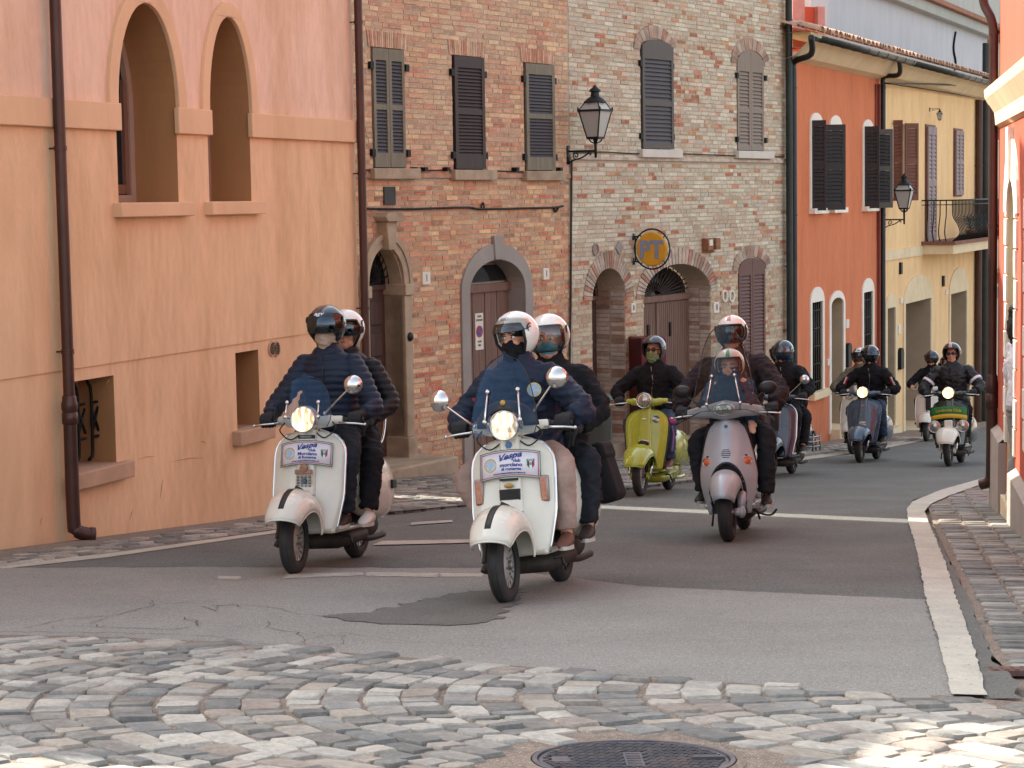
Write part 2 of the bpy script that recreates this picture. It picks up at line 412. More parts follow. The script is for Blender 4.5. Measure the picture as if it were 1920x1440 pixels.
# right pavement: courses across a curved strip beside the painted line
rpave = GP((1850, 905), (1778, 933), (1750, 958), (1765, 985), (1785, 1030), (1812, 1090), (1845, 1160), (1875, 1230), (1905, 1250), (1990, 1260)) + [(5.2, 9), (5.6, 19.8)] + GP((1868, 950), (1862, 925))
rb = sheet('pavement_right', GP((1850, 900), (1770, 925), (1740, 950), (1750, 985), (1770, 1030), (1800, 1090), (1830, 1160), (1860, 1230), (1890, 1260), (2000, 1262)) + [(5.2, 8.6), (7, 20), (6.2, 22)], .005, m_bed)
st = []
cl = [Vector(p) for p in GP((1745, 962), (1755, 985), (1778, 1030), (1806, 1090), (1838, 1160), (1870, 1230), (1900, 1290))]
cl = [cl[0]+(cl[0]-cl[1])*2.5] + cl
path = []
for i in range(len(cl)-1):
    k = max(1, int((cl[i+1]-cl[i]).length/.02))
    for j in range(k): path.append((cl[i].lerp(cl[i+1], j/k), (cl[i+1]-cl[i]).normalized()))
for c_ in range(16):
    i = R.randrange(4)
    wcol = .21
    while i < len(path):
        l_ = R.uniform(.07, .115); k = int(l_/.02+.5); j = min(i+k//2, len(path)-1)
        p, t = path[j]; nrm = Vector((-t.y, t.x))
        if nrm.x < 0: nrm = -nrm
        q = p+nrm*(.12+c_*wcol+R.uniform(-.01, .01))
        if inpoly(q.x, q.y, rpave): st.append((q.x, q.y, atan2(t.y, t.x)-pi/2, wcol*R.uniform(.88, .97), (k*.02)*.93, R.uniform(.006, .018)))
        i += k
lay('cobblestones', rb, st, colmul=.85)
# left strips beside the houses
def strip(name, outer, w, off0=0.0, limit=300, lo=.12, hi=.24, cw=.13, colmul=1.0, bed=True):
    pts = [Vector(p) for p in outer]
    nb = [];
    for i, p in enumerate(pts):
        t = (pts[min(i+1, len(pts)-1)]-pts[max(i-1, 0)]).normalized(); nb.append(Vector((-t.y, t.x)))
    root = sheet(name, [tuple(p) for p in pts]+[tuple(p+n_*(w+.3)) for p, n_ in reversed(list(zip(pts, nb)))], .005, m_bed)
    st = []
    for c_ in range(int(w/cw)):
        for i in range(len(pts)-1):
            a, b_ = pts[i], pts[i+1]; L_ = (b_-a).length; t = (b_-a)/L_; n_ = Vector((-t.y, t.x)); d = R.uniform(0, .1)
            while d < L_-.05:
                l_ = R.uniform(lo, hi)
                q = a+t*(d+l_/2)+n_*(off0+.02+cw*(c_+.5))
                st.append((q.x, q.y, atan2(t.y, t.x), l_*.95, cw*R.uniform(.88, .96), R.uniform(.008, .022))); d += l_
    lay('cobblestones', root, st, limit, colmul)
strip('pavement_left', GP((-40, 1072), (200, 1039), (505, 995), (720, 965)), .62, limit=260)
strip('pavement_middle', GP((735, 960), (900, 945), (1060, 930), (1300, 900), (1500, 860)), 3.2, limit=120, cw=.2, lo=.15, hi=.3, colmul=.85)
strip('pavement_far', GP((1500, 859), (1660, 837), (1745, 820)), 1.2, limit=60, cw=.2, lo=.2, hi=.35)

# manhole cover
m_iron = mat('cast_iron', '56565c', .5, metal=.6, var=.25, vscale=20, bump=.001, bscale=120, stain='7d6a5c', stscale=9, stamt=.6)
tilt = Vector((0, 0, 1)).rotation_difference(GN).to_matrix().to_4x4()
mh = thing('manhole_cover', 'round cast iron manhole cover with raised tread pattern set in the cobbles', 'manhole cover', M=T(MH.x, MH.y, gz(MH.x, MH.y)) @ tilt)
mb = MB(); mb.lathe([(MHR+.035, .0), (MHR+.035, .012), (MHR+.005, .02), (MHR+.005, .004)], 48); mb.build('collar', m_bed, mh, smooth=True, autos=30)
mb = MB(); mb.lathe([(MHR, 0), (MHR, .022), (MHR-.016, .022), (MHR-.018, .012)], 48); mb.build('rim', m_iron, mh, smooth=True, autos=30)
mb = MB(); mb.lathe([(MHR-.022, .004), (MHR-.022, .016), (.001, .016)], 48); mb.build('plate', m_iron, mh, smooth=True, autos=30)
mb = MB()
for i in range(-19, 20):
    for j in range(-11, 12):
        x = i*.0165+(.008 if j % 2 else 0); y = j*.027
        if x*x+y*y > .295**2: continue
        if abs(x) < .035 and abs(y) < .12: continue
        if abs(x+.24) < .035 and abs(y) < .05: continue
        mb.M = T(x, y, .016) @ RZ(35 if (i+j) % 2 else -35); mb.box(-.010, .010, -.0035, .0035, 0, .006)
mb.M = None; tag(mb.build('tread', m_iron, mh, fixn=False), kind='stuff')
mb = MB(); mb.box(-.27, -.215, -.045, .045, .016, .0195); mb.build('badge_plate', m_iron, mh)
mb = MB(); mb.box(-.03, .03, -.115, .115, .016, .0195)
for k in range(7): mb.box(-.024, .024, -.1+k*.03, -.085+k*.03, .0195, .022)
mb.build('nameplate', m_iron, mh)
mb = MB(); mb.box(.19, .3, -.03, -.015, .017, .03); mb.box(.2, .28, .01, .022, .017, .026); mb.build('lifting_bar', m_iron, mh)
# small drain grate on the right
q = G(1905, 1257); dg = thing('drain_grate', 'small rusty drain grate at the edge of the right-hand cobbles', 'drain', M=T(q.x, q.y, q.z+.004) @ tilt)
mb = MB(); mb.box(-.12, .12, -.06, .06, -.02, .004); mb.build('frame', mat('rusty_iron', '6b5048', .8, metal=.3, var=.3, vscale=30, bump=.002), dg)
for k in range(5):
    mb = MB(); mb.box(-.105+k*.045, -.085+k*.045, -.05, .05, .004, .008); mb.build('bar', MATS['rusty_iron'], dg)
# ================================================================== buildings
def stucco(name, c, stain, var=.06, stamt=.5, c2=None, zsplit=None, **k):
    m = mat(name, c, .92, var=var, vscale=1.6, bump=.003, bscale=28, stain=stain, stscale=1.1, stamt=stamt, stretch=(1.6, 1.6, .45), **k)
    if c2:
        nt = m.node_tree; n = nt.nodes; l = nt.links
        rgb = [x for x in n if x.type == 'RGB'][0]; outs = [lk.to_socket for lk in rgb.outputs[0].links]
        tc = n.new('ShaderNodeTexCoord'); sp = n.new('ShaderNodeSeparateXYZ'); l.new(tc.outputs['Object'], sp.inputs[0])
        mr = n.new('ShaderNodeMapRange'); mr.inputs[1].default_value = zsplit-.01; mr.inputs[2].default_value = zsplit+.01; l.new(sp.outputs['Z'], mr.inputs[0])
        x = n.new('ShaderNodeMix'); x.data_type = 'RGBA'; l.new(mr.outputs[0], x.inputs[0]); x.inputs[6].default_value = (*lin(c), 1); x.inputs[7].default_value = (*lin(c2), 1)
        for s_ in outs: l.new(x.outputs[2], s_)
    return m
m_pink = stucco('peach_stucco', 'dfb891', 'c1966d', stamt=.85, c2='e1bea5', grain=(9, .05), zsplit=2.12)
m_trim = stucco('peach_trim', 'dbb48f', 'c39972', stamt=.5)
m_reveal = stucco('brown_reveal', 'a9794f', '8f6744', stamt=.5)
m_sill = mat('stone_sill', 'b59378', .85, var=.12, vscale=6, bump=.003, bscale=60, stain='94745c', stamt=.5)
m_pipe = mat('brown_pipe', '4a3029', .38, metal=.35, var=.2, vscale=4, spec=.6, stain='2f211d', stamt=.6, bump=.0005, bscale=30)
m_pipek = mat('dark_pipe', '262e2c', .42, metal=.3, var=.2, vscale=5, stain='3d4441', stamt=.5)
m_glass = mat('window_glass', '1c1f22', .06, spec=.8, var=.2, vscale=2)
m_frame = mat('brown_window_frame', '7b5a4b', .5, var=.1)
m_framew = mat('pale_window_frame', 'a98d7d', .6, var=.08)
m_black = mat('black_iron', '1d1f20', .5, metal=.6, var=.2)
m_rooft = mat('roof_tile', '9a6a50', .85, var=.3, vscale=9, bump=.003, stain='5d453a', stscale=5, stamt=.7)

def pipe(root, pts, r, m, name='downpipe', clips=(), seg=14):
    mb = MB(); mb.tube(pts, r, seg); o = mb.build(name, m, root, smooth=True, autos=50)
    for c in clips:
        k = MB(); k.lathe([(r*1.0, -.018), (r*1.13, -.018), (r*1.13, .018), (r*1.0, .018)], seg, T(*c)); k.tube([(c[0], c[1], c[2]), (c[0]-.02, c[1]+.09, c[2])], .008, 6)
        k.build('pipe_clip', m, o)
    return o
def roofbox(root, W, s0, s1, depth, z0, z1, m, name='wall', y0=.5):
    mb = MB(); mb.box(s0, s1, y0, depth, z0, z1); return mb.build(name, m, root)

# ------------------------------------------------ 1. the peach house on the left
a0 = G(0, 1030); WA = Wall(a0.x, a0.y, 20.4)
pink = wallroot('stucco_house', 'peach stucco house on the left with two arched windows and a brown downpipe', WA)
AE = WA.S(668, 0, 500)                 # far corner
AZ = WA.L
def zpx(W, px, py, off=0): return W.L(px, py, off)[1]
zs_top = AZ(300, 207)[1]; strz1 = 2.135; strz0 = 1.91
sill = 1.325
a1 = (WA.S(217, 0, 300), WA.S(330, 0, 300)); a2 = (WA.S(388, 0, 300), WA.S(467, 0, 300))
ap1 = WA.L(275, 8)[1]; ap2 = WA.L(425, 33)[1]
spr = 2.13
arc1 = arch(*a1, sill, spr, ap1-spr, 20); arc2 = arch(*a2, sill, spr, ap2-spr, 20)
b1 = (WA.S(138, 0, 800), WA.S(216, 0, 800)); b1z = (WA.Z(216, 868), WA.Z(216, 703))
b2 = (WA.S(443, 0, 730), WA.S(486, 0, 730)); b2z = (WA.Z(486, 798), WA.Z(486, 655))
GR = -.035
S0 = -4.7; ZT = 7.4; SM = -2.2; ZN = 5.7
mb = MB()
mb.poly([(S0, .035), (AE, .035), (AE, ZT), (SM, ZT), (SM, ZN), (S0, ZN)], [arc1, arc2], -.014)
mb.add([(S0, -.014, .035), (AE, -.014, .035), (AE, 0, .035), (S0, 0, .035)], [(0, 1, 2, 3)])
mb.poly([(S0, -1.2), (S0+2.2, -1.5), (AE, -2.2), (AE, .035), (S0, .035)][::1], [rect(*b1, *b1z), rect(*b2, *b2z)], 0)
mb.add([(AE, -.014, ZT), (AE, -.014, .035), (AE, 0, -2.2), (AE, 6, -2.2), (AE, 6, ZT)], [(0, 1, 2, 3, 4)])
mb.add([(S0, -.014, ZN), (S0, -.014, .035), (S0, 0, -2.2), (S0, 6, -2.2), (S0, 6, ZN)], [(4, 3, 2, 1, 0)]); mb.add([(SM, -.014, ZN), (SM, -.014, ZT), (SM, 6, ZT), (SM, 6, ZN)], [(0, 1, 2, 3)])
mb.build('wall', m_pink, pink)
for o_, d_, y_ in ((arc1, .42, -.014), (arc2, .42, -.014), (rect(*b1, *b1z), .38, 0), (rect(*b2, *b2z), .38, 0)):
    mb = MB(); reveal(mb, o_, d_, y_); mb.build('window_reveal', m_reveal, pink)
mb = MB(); mb.box(S0, AE, 5.9, 6, -2, ZN); mb.build('back_wall', m_pink, pink)
mb = MB(); mb.box(SM-.3, AE+.12, -.45, 6.3, ZT, ZT+.2); mb.build('roof', m_rooft, pink)
mb = MB(); mb.box(S0-.05, SM-.01, -.45, 6.3, ZN, ZN+.2); mb.build('roof', m_rooft, pink)
def arch_ring(mb, s0, s1, z0, zs, rise, w, y0, y1, n=24):
    c = (s0+s1)/2; a = (s1-s0)/2
    out = []; inn = []
    pts = [(s1, z0)]+[None]*0
    for i in range(n+1):
        t = pi*i/n; inn.append((c+a*cos(t), zs+rise*sin(t))); out.append((c+(a+w)*cos(t), zs+(rise+w*1.05)*sin(t)))
    if z0 < zs: inn = [(s1, z0)]+inn+[(s0, z0)]; out = [(s1+w, z0)]+out+[(s0-w, z0)]
    mb.prism(out+inn[::-1], y0, y1)
for (s0, s1), ap in ((a1, ap1), (a2, ap2)):
    mb = MB(); arch_ring(mb, s0, s1, spr, spr, ap-spr, .135 if s0 < 3 else .125, -.05, -.010); mb.build('arch_moulding', m_trim, pink, bevel=.006)
for p0, p1 in ((S0, a1[0]+.02), (a1[1]-.03, a2[0]+.02), (a2[1]-.03, AE)):
    mb = MB(); mb.box(p0, p1, -.06, -.010, strz0, strz1-.003); mb.build('string_course', m_trim, pink, bevel=.008)
for (s0, s1), e in ((a1, .1), (a2, .06)):
    mb = MB(); mb.box(s0-.09, s1+.13, -.10, .40, sill-.115, sill+.004); mb.build('window_sill', m_trim, pink, bevel=.008)
for (s0, s1), (z0, z1) in ((b1, b1z), (b2, b2z)):
    mb = MB(); mb.box(s0-.1, s1+.14, -.09, .36, z0-.13, z0+.004); mb.build('window_sill', m_sill, pink, bevel=.01)
# arched windows: frame + pane
for (s0, s1), ap in ((a1, ap1), (a2, ap2)):
    w = link('window', None, pink)
    mb = MB(); mb.prism(arch(s0, s1, sill, spr, ap-spr, 20), .40, .45, [arch(s0+.07, s1-.07, sill+.07, spr, ap-spr-.07, 20)]); me = mb.mesh('window', m_framew)
    bpy.data.objects.remove(w); w = link('window', me, pink)
    mb = MB()
    c = (s0+s1)/2
    for q0, q1 in ((s0+.075, c-.005), (c+.005, s1-.075)):
        mb.box(q0, q0+.06, .415, .46, sill+.08, spr+.25); mb.box(q1-.06, q1, .415, .46, sill+.08, spr+.25); mb.box(q0+.06, q1-.06, .42, .46, sill+.08, sill+.16)
    mb.build('casement', m_frame, w)
    mb = MB(); mb.poly(arch(s0+.06, s1-.06, sill+.06, spr, ap-spr-.06, 16), y=.45); mb.build('pane', m_glass, w, fixn=False)
for (s0, s1), (z0, z1) in ((b1, b1z), (b2, b2z)):
    mb = MB(); mb.prism(rect(s0, s1, z0, z1), .34, .38, [rect(s0+.06, s1-.06, z0+.06, z1-.06)]); w = mb.build('window', m_framew, pink)
    mb = MB(); mb.poly(rect(s0+.05, s1-.05, z0+.05, z1-.05), y=.37); mb.build('pane', m_glass, w, fixn=False)
# iron grille in the near cellar window
gr = MB(); s0, s1 = b1; z0, z1 = b1z
for k in range(4):
    x = s0+.12+k*.2
    if x > s1-.05: break
    gr.tube(smooth_path([(x, .2, z0+.03), (x-.02, .17, z0+.05), (x, .16, z0+.12), (x, .16, z1-.14), (x-.02, .17, z1-.06), (x, .2, z1-.03)], 4), .013, 8)
    zc = (z0+z1)/2
    gr.tube([(x, .16, zc-.1), (x+.1, .16, zc+.1)], .012, 6); gr.tube([(x, .16, zc+.1), (x+.1, .16, zc-.1)], .012, 6)
    gr.tube([(x, .16, zc+.14), (x+.1, .16, zc+.14)], .012, 6); gr.tube([(x, .16, zc-.14), (x+.1, .16, zc-.14)], .012, 6)
gr.build('window_grille', m_black, pink, smooth=True)
# round wall vents
for k, px in enumerate((509, 517)):
    s_, z_ = WA.L(px, 654)
    mb = MB(); M = T(s_, -.004, z_) @ RX(90); mb.lathe([(.0, .0), (.055, .0), (.06, .012), (.07, .012), (.075, 0)], 20, M)
    v = mb.build('wall_vent', m_sill, pink, smooth=True, autos=30)
    for j in range(-3, 4):
        mb = MB(); w_ = sqrt(max(0, .055**2-(j*.015)**2)); mb.box(s_-w_, s_+w_, -.018, -.006, z_+j*.015-.003, z_+j*.015+.003); mb.build('slat', m_black, v)
m_scr1 = mat('scuff_mark', 'a8835f', .9)
for x0, y0, x1, y1 in ((258, 862, 290, 856), (320, 866, 384, 858), (243, 975, 250, 955), (300, 935, 305, 900), (376, 828, 386, 832), (75, 985, 79, 970), (200, 720, 206, 712)):
    A_ = WA.L(x0, y0); B_ = WA.L(x1, y1); mb = MB(); mb.tube([(A_[0], -.001, A_[1]), ((A_[0]+B_[0])/2, -.002, (A_[1]+B_[1])/2+.012), (B_[0], -.001, B_[1])], [.001, .003, .001], 5); mb.build('scuff', m_scr1, pink)
# downpipes
pa = WA.S(121, -.1, 500)
pb0 = WA.L(97+12, 0, -.1); pb1 = WA.L(133, 700, -.1)
px_ = pa
zc = WA.Z(133, 765, -.1); ze = WA.Z(145, 1008, -.1)
p = pipe(pink, [(px_, -.1, 7.3), (px_, -.1, zc)], .045, m_pipe, clips=[(px_, -.1, WA.Z(110, 278, -.1)), (px_, -.1, WA.Z(122, 660, -.1))])
mb = MB(); mb.lathe([(.048, .1), (.056, .085), (.056, .06), (.064, .04), (.064, .0), (.056, -.03), (.062, -.035), (.062, -.12), (.056, -.125)], 18, T(px_, -.1, zc)); mb.build('collar', m_pipe, p, smooth=True, autos=60)
mb = MB(); mb.tube(smooth_path([(px_, -.1, zc-.1), (px_, -.1, ze+.15), (px_+.01, -.12, ze+.06), (px_+.08, -.2, ze+.02)], 5), .054, 16); mb.tube([(px_+.075, -.195, ze+.02), (px_+.1, -.22, ze+.015)], .062, 16); mb.build('shoe', m_pipe, p, smooth=True, autos=60)
px2 = AE-.03
pipe(pink, [(px2, -.1, 7.3), (px2, -.1, -1.6)], .042, m_pipe, clips=[(px2, -.1, WA.Z(665, 40, -.1)), (px2, -.1, WA.Z(665, 325, -.1)), (px2, -.1, WA.Z(668, 580, -.1))])

# ------------------------------------------------ 2+3. the two brick houses (one continuous plane)
WB = Wall(-1.0236, 26.496, 32)
def lb(px, py, off=0): return WB.L(px, py, off)
BS = WB.S(1070, 0, 500)            # joint between the two houses
PE = WB.S(1476, 0, 500)            # far end of the second
B0 = -2.6
m_mort = mat('brick_mortar', 'b1a38f', .95, var=.16, vscale=6, grain=(30, .12), bump=.005, bscale=60, stain='85725f', stscale=3, stamt=.5)
m_brick = mat('brick', attr='Col', rough=.9, var=.13, vscale=14, bump=.004, bscale=70, stain='c8bba6', stscale=7, stamt=.5, grain=(38, .16))
m_brick1 = mat('brick_single', objcol=True, rough=.9, var=.13, vscale=4, bump=.004, bscale=10, stain='c8bba6', stscale=2, stamt=.5, grain=(7, .16))
m_limest = mat('worn_limestone', 'ab9880', .88, var=.16, vscale=4, bump=.004, bscale=40, stain='7d6a55', stscale=2.2, stamt=.75)
m_grayst = mat('grey_render', '99928a', .9, var=.12, vscale=4, bump=.006, bscale=30, stain='77716a', stscale=2, stamt=.6)
m_wood_d = mat('dark_door_wood', '533e37', .55, var=.2, vscale=3, stretch=(8, 8, .7), stain='2c211e', stamt=.5, bump=.001)
m_wood_b = mat('weathered_brown_wood', '75594c', .75, var=.2, vscale=3, stretch=(10, 10, .6), stain='8f7a6c', stamt=.5, bump=.001)
m_shut_g = mat('weathered_shutter', '79715f', .75, var=.2, vscale=4, stretch=(8, 8, .8), stain='6f6a5f', stamt=.6)
m_shut_d = mat('dark_brown_shutter', '3c302d', .6, var=.15, vscale=4, stretch=(6, 6, .8))
m_shut_k = mat('grey_brown_shutter', '544f49', .6, var=.12, vscale=4, stretch=(6, 6, .8))
m_shut_t = mat('taupe_shutter', '85786b', .65, var=.1, vscale=4, stretch=(6, 6, .8))
m_shut_r = mat('red_brown_shutter', '664841', .65, var=.12, vscale=4, stretch=(6, 6, .8))
m_slatd = mat('dark_slat', '4a4648', .6, var=.12)
PAL_B = ['b58468', 'ab7a5c', 'b78f70', 'be9a7b', 'a2755d', 'ab806a', 'b67e64', 'c09f80', '9a705c', 'b07058', 'b18c75', 'a98770']
PAL_P = ['baa999', 'b5a292', 'ae9f91', 'c0b3a4', 'b3a08e', 'ada498', 'c1b6a8', 'b09888', 'b8ab9c', 'ab9482', 'a78e7c', 'bbae9f', 'b0a294']
ACC_P = ['a8614a', '9b5a45', 'a27656', 'b2775f', '90624f', 'b08a6a', 'b58f7a', 'a87c66', 'b29a86', 'b8988a']
def bricks(root, W, s0, s1, z0f, z1, openings, palf, seed, limit=300, course=.0655, name='brick', rect_sing=lambda s, z: True):
    """running courses cut round the openings; openings: list of functions z -> (sa, sb) or None"""
    r = random.Random(seed); out = []
    z = -3.4; k = 0
    while z < z1:
        zc = z+course/2
        ex = [e for e in (f(zc) for f in openings) if e]
        s = s0 - r.uniform(0, .2)
        while s < s1:
            L_ = r.choice((.29, .28, .27, .30, .26, .14, .18)) * r.uniform(.9, 1.08)
            a, b_ = max(s, s0), min(s+L_, s1)
            segs = [(a, b_)]
            for e in ex:
                ns = []
                for p, q in segs:
                    if e[1] <= p or e[0] >= q: ns.append((p, q))
                    else:
                        if e[0]-p > .03: ns.append((p, e[0]))
                        if q-e[1] > .03: ns.append((e[1], q))
                segs = ns
            for p, q in segs:
                if q-p > .03 and zc > z0f(p):
                    out.append((p, q-.009, z+r.uniform(0, .004), z+course-.012+r.uniform(-.003, .003), -r.uniform(.002, .010)-(.004 if r.random() < .1 else 0), palf(r, (p+q)/2, zc)))
            s += L_
        z += course; k += 1
    vis = [b_ for b_ in out if rect_sing((b_[0]+b_[1])/2, b_[2])]
    score = {id(b_): (b_[1]-b_[0])*(1 if b_[1]-b_[0] > .2 else .3)/(W.world((b_[0]+b_[1])/2, 0, 0).length**2) for b_ in vis}
    single = set(id(b_) for b_ in sorted(vis, key=lambda b_: -score[id(b_)])[:limit])
    rest = MB()
    for b_ in out:
        p, q, za, zb, y, c = b_
        j = lambda: r.uniform(-.003, .003)
        if id(b_) in single:
            o = link('brick', BRICK_ME[r.randrange(6)], root); o.location = ((p+q)/2, y, (za+zb)/2); o.scale = (q-p, 1, zb-za); o.color = (*c, 1)
            continue
        rest.col = c
        rest.add([(p+j(), y, za+j()), (q+j(), y+j()*.5, za+j()), (q+j(), y, zb+j()), (p+j(), y, zb+j()), (p, .006, za), (q, .006, za), (q, .006, zb), (p, .006, zb)],
                 [(0, 1, 2, 3), (1, 5, 6, 2), (4, 0, 3, 7), (3, 2, 6, 7), (4, 5, 1, 0)])
    tag(link('brickwork', rest.mesh('brickwork', m_brick), root), kind='stuff')
BRICK_ME = []
for k in range(6):
    r_ = random.Random(k); j = lambda a=.02: r_.uniform(-a, a)
    mb = MB(); mb.add([(-.5+j(), 0, -.5+j(.07)), (.5+j(), 0, -.5+j(.07)), (.5+j(), 0, .5+j(.07)), (-.5+j(), 0, .5+j(.07)), (-.5, .018, -.5), (.5, .018, -.5), (.5, .018, .5), (-.5, .018, .5)],
                      [(0, 1, 2, 3), (1, 5, 6, 2), (4, 0, 3, 7), (3, 2, 6, 7), (4, 5, 1, 0)])
    BRICK_ME.append(mb.mesh('brick', m_brick1))
def voussoirs(root, s0, s1, zs, rise, w, pal, seed, a0=0.0, a1=pi, n=24, y=-.016, proud=0):
    """ring of bricks on edge round an arch"""
    c = (s0+s1)/2; a = (s1-s0)/2; r = random.Random(seed)
    for i in range(n):
        t0 = a0+(a1-a0)*i/n+.01; t1 = a0+(a1-a0)*(i+1)/n-.01
        pts = []
        wj = w*r.uniform(.95, 1.03)
        for t, e in ((t0, .003), (t1, .003), (t1, wj), (t0, wj)): pts.append((c+(a+e)*cos(t), zs+(rise+e)*sin(t)))
        mb = MB(); mb.prism(pts, y-r.uniform(0, .006)-proud, .005); o = mb.build('voussoir', m_brick1, root, fixn=True)
        o.color = (*lin(r.choice(pal)), 1)
def shutter(root, s0, s1, z0, z1, y, m, ms=None, rows=((.12, .485), (.53, .90)), n=12, hinge=None, ang=0, top=None, name='shutter', slat_h=None, th=.035):
    """louvred leaf; hinge: 'l'/'r' pivots it by ang degrees outward; top: function s -> extra top z for arched heads"""
    ms = ms or m; w = s1-s0; h = z1-z0; st = min(.065, w*.16)
    mb = MB()
    mb.box(0, st, 0, th, 0, h+(0 if not top else top(s0+st/2))); mb.box(w-st, w, 0, th, 0, h+(0 if not top else top(s1-st/2)))
    edges = [0]+[e for r_ in rows for e in r_]+[1]
    for i in range(0, len(edges), 2):
        za, zb = edges[i]*h, edges[i+1]*h
        if i == len(edges)-2 and top:
            N = 8
            for k in range(N):
                xa = st+(w-2*st)*k/N; xb = st+(w-2*st)*(k+1)/N
                mb.add([(xa, 0, za), (xb, 0, za), (xb, 0, zb+top(s0+xb)), (xa, 0, zb+top(s0+xa)), (xa, th, za), (xb, th, za), (xb, th, zb+top(s0+xb)), (xa, th, zb+top(s0+xa))],
                       [(0, 1, 2, 3), (7, 6, 5, 4), (3, 2, 6, 7)])
        else: mb.box(st, w-st, .002, th-.002, za, zb)
    o = mb.build(name, m, root)
    if hinge == 'l': o.location = (s0, y, z0); o.rotation_euler = (0, 0, -radians(ang))
    elif hinge == 'r':
        o.data.transform(T(-w, 0, 0)); o.location = (s1, y, z0); o.rotation_euler = (0, 0, radians(ang))
    else: o.location = (s0, y, z0)
    dx = -w if hinge == 'r' else 0
    for za, zb in rows:
        hh = (zb-za)*h; k = max(3, int(hh/(slat_h or hh/n)))
        sm = MB(); q = hh/k; sm.add([(st, .004, 0), (w-st, .004, 0), (w-st, th-.004, q*.95), (st, th-.004, q*.95), (st, .012, -.003), (w-st, .012, -.003), (w-st, th, q*.9), (st, th, q*.9)],
                                   [(0, 1, 2, 3), (7, 6, 5, 4), (0, 4, 5, 1), (3, 2, 6, 7)])
        me = sm.mesh('slat', ms)
        for i in range(k):
            s_ = link('slat', me, o); s_.location = (dx, 0, za*h+i*q)
    return o
def hinges(root, s0, s1, z0, z1):
    mb = MB()
    for s_, d in ((s0, -1), (s1, 1)):
        for z in (z0+(z1-z0)*.13, z0+(z1-z0)*.85):
            mb.box(min(s_, s_+d*.07), max(s_, s_+d*.07), -.05, -.005, z-.05, z+.04)
    mb.build('hinges', m_black, root)

brick = wallroot('brick_house', 'orange brick house with stone arched doorway and grey-rimmed arched gate', WB)
post = wallroot('brick_house', 'pale weathered brick house with arched shutters and the round yellow sign', WB)
# --- openings of the first brick house
w1 = (lb(697, 200)[0], lb(757, 200)[0], lb(700, 315)[1], lb(700, 88)[1])
w2 = (lb(848, 200)[0], lb(903, 200)[0], lb(850, 318)[1], lb(850, 103)[1])
w3 = (lb(982, 200)[0], lb(1034, 200)[0], lb(985, 320)[1], lb(985, 117)[1])
d1 = (lb(691, 700)[0], lb(757, 700)[0], lb(757, 858)[1]-.2, lb(757, 545)[1]); d1r = lb(722, 463)[1]-d1[3]
d2 = (lb(880, 700)[0], lb(984, 700)[0], lb(930, 900)[1]-.3, lb(930, 545)[1]); d2r = lb(928, 487)[1]-d2[3]
fb = lambda s: WB.g(s)-.1
def ho(*a): return arch(a[0], a[1], a[2], a[3], a[4], 16)
mb = MB(); mb.poly([(B0, -3.2), (BS, -3.8), (BS, 7.6), (B0, 7.6)], [rect(*w1), rect(*w2), rect(*w3), ho(*d1, d1r), ho(*d2, d2r)], 0)
mb.add([(B0, 0, -3.2), (B0, 6, -3.2), (B0, 6, 7.6), (B0, 0, 7.6)], [(0, 1, 2, 3)]); mb.build('wall', m_mort, brick)
mb = MB(); mb.box(B0-.4, BS, -.5, 8, 7.6, 7.8); mb.build('roof', m_rooft, brick)
for w in (w1, w2, w3): mb = MB(); reveal(mb, rect(*w), .3); mb.build('window_reveal', m_mort, brick)
mb = MB(); reveal(mb, ho(*d1, d1r), .34); mb.build('door_reveal', m_limest, brick)
mb = MB(); reveal(mb, ho(*d2, d2r), .31); mb.build('gate_reveal', m_grayst, brick)
for w, kind in ((w1, 2), (w2, 1), (w3, 1)):
    mb = MB(); mb.box(w[0], w[1], .26, .3, w[2], w[3]); mb.build('window', m_glass, brick)
    m_, ms_ = {0: (m_shut_g, m_slatd), 1: (m_shut_d, m_shut_d), 2: (m_shut_g, m_slatd)}[0 if w is w1 else (1 if w is w2 else 2)]
    if kind == 2:
        c = (w[0]+w[1])/2
        shutter(brick, w[0]+.01, c-.004, w[2]+.01, w[3]-.01, -.03, m_, ms_); shutter(brick, c+.004, w[1]-.01, w[2]+.01, w[3]-.01, -.03, m_, ms_)
    else: shutter(brick, w[0]+.03, w[1]-.01, w[2]+.01, w[3]-.01, -.03, m_, ms_, hinge='l', ang=3)
    hinges(brick, w[0], w[1], w[2], w[3])
    mb = MB(); mb.box(w[0]-.1, w[1]+.22, -.1, .1, w[2]-.14, w[2]-.003); mb.build('window_sill', m_limest, brick, bevel=.01)
    n = 20
    for i in range(n):   # flat arch of bricks on end
        x0 = w[0]-.06+(w[1]-w[0]+.12)*i/n; x1 = w[0]-.06+(w[1]-w[0]+.12)*(i+1)/n-.008; t = (i+.5)/n-.5
        mb = MB(); mb.prism([(x0, w[3]+.004), (x1, w[3]+.004), (x1+t*.06, w[3]+.2), (x0+t*.06, w[3]+.2)], -.014-R.uniform(0, .005), .005)
        o = mb.build('lintel_brick', m_brick1, brick); o.color = (*lin(R.choice(['b57a5f', 'c29a7c', 'b08468', 'cbaa8c', 'bd937a'])), 1)
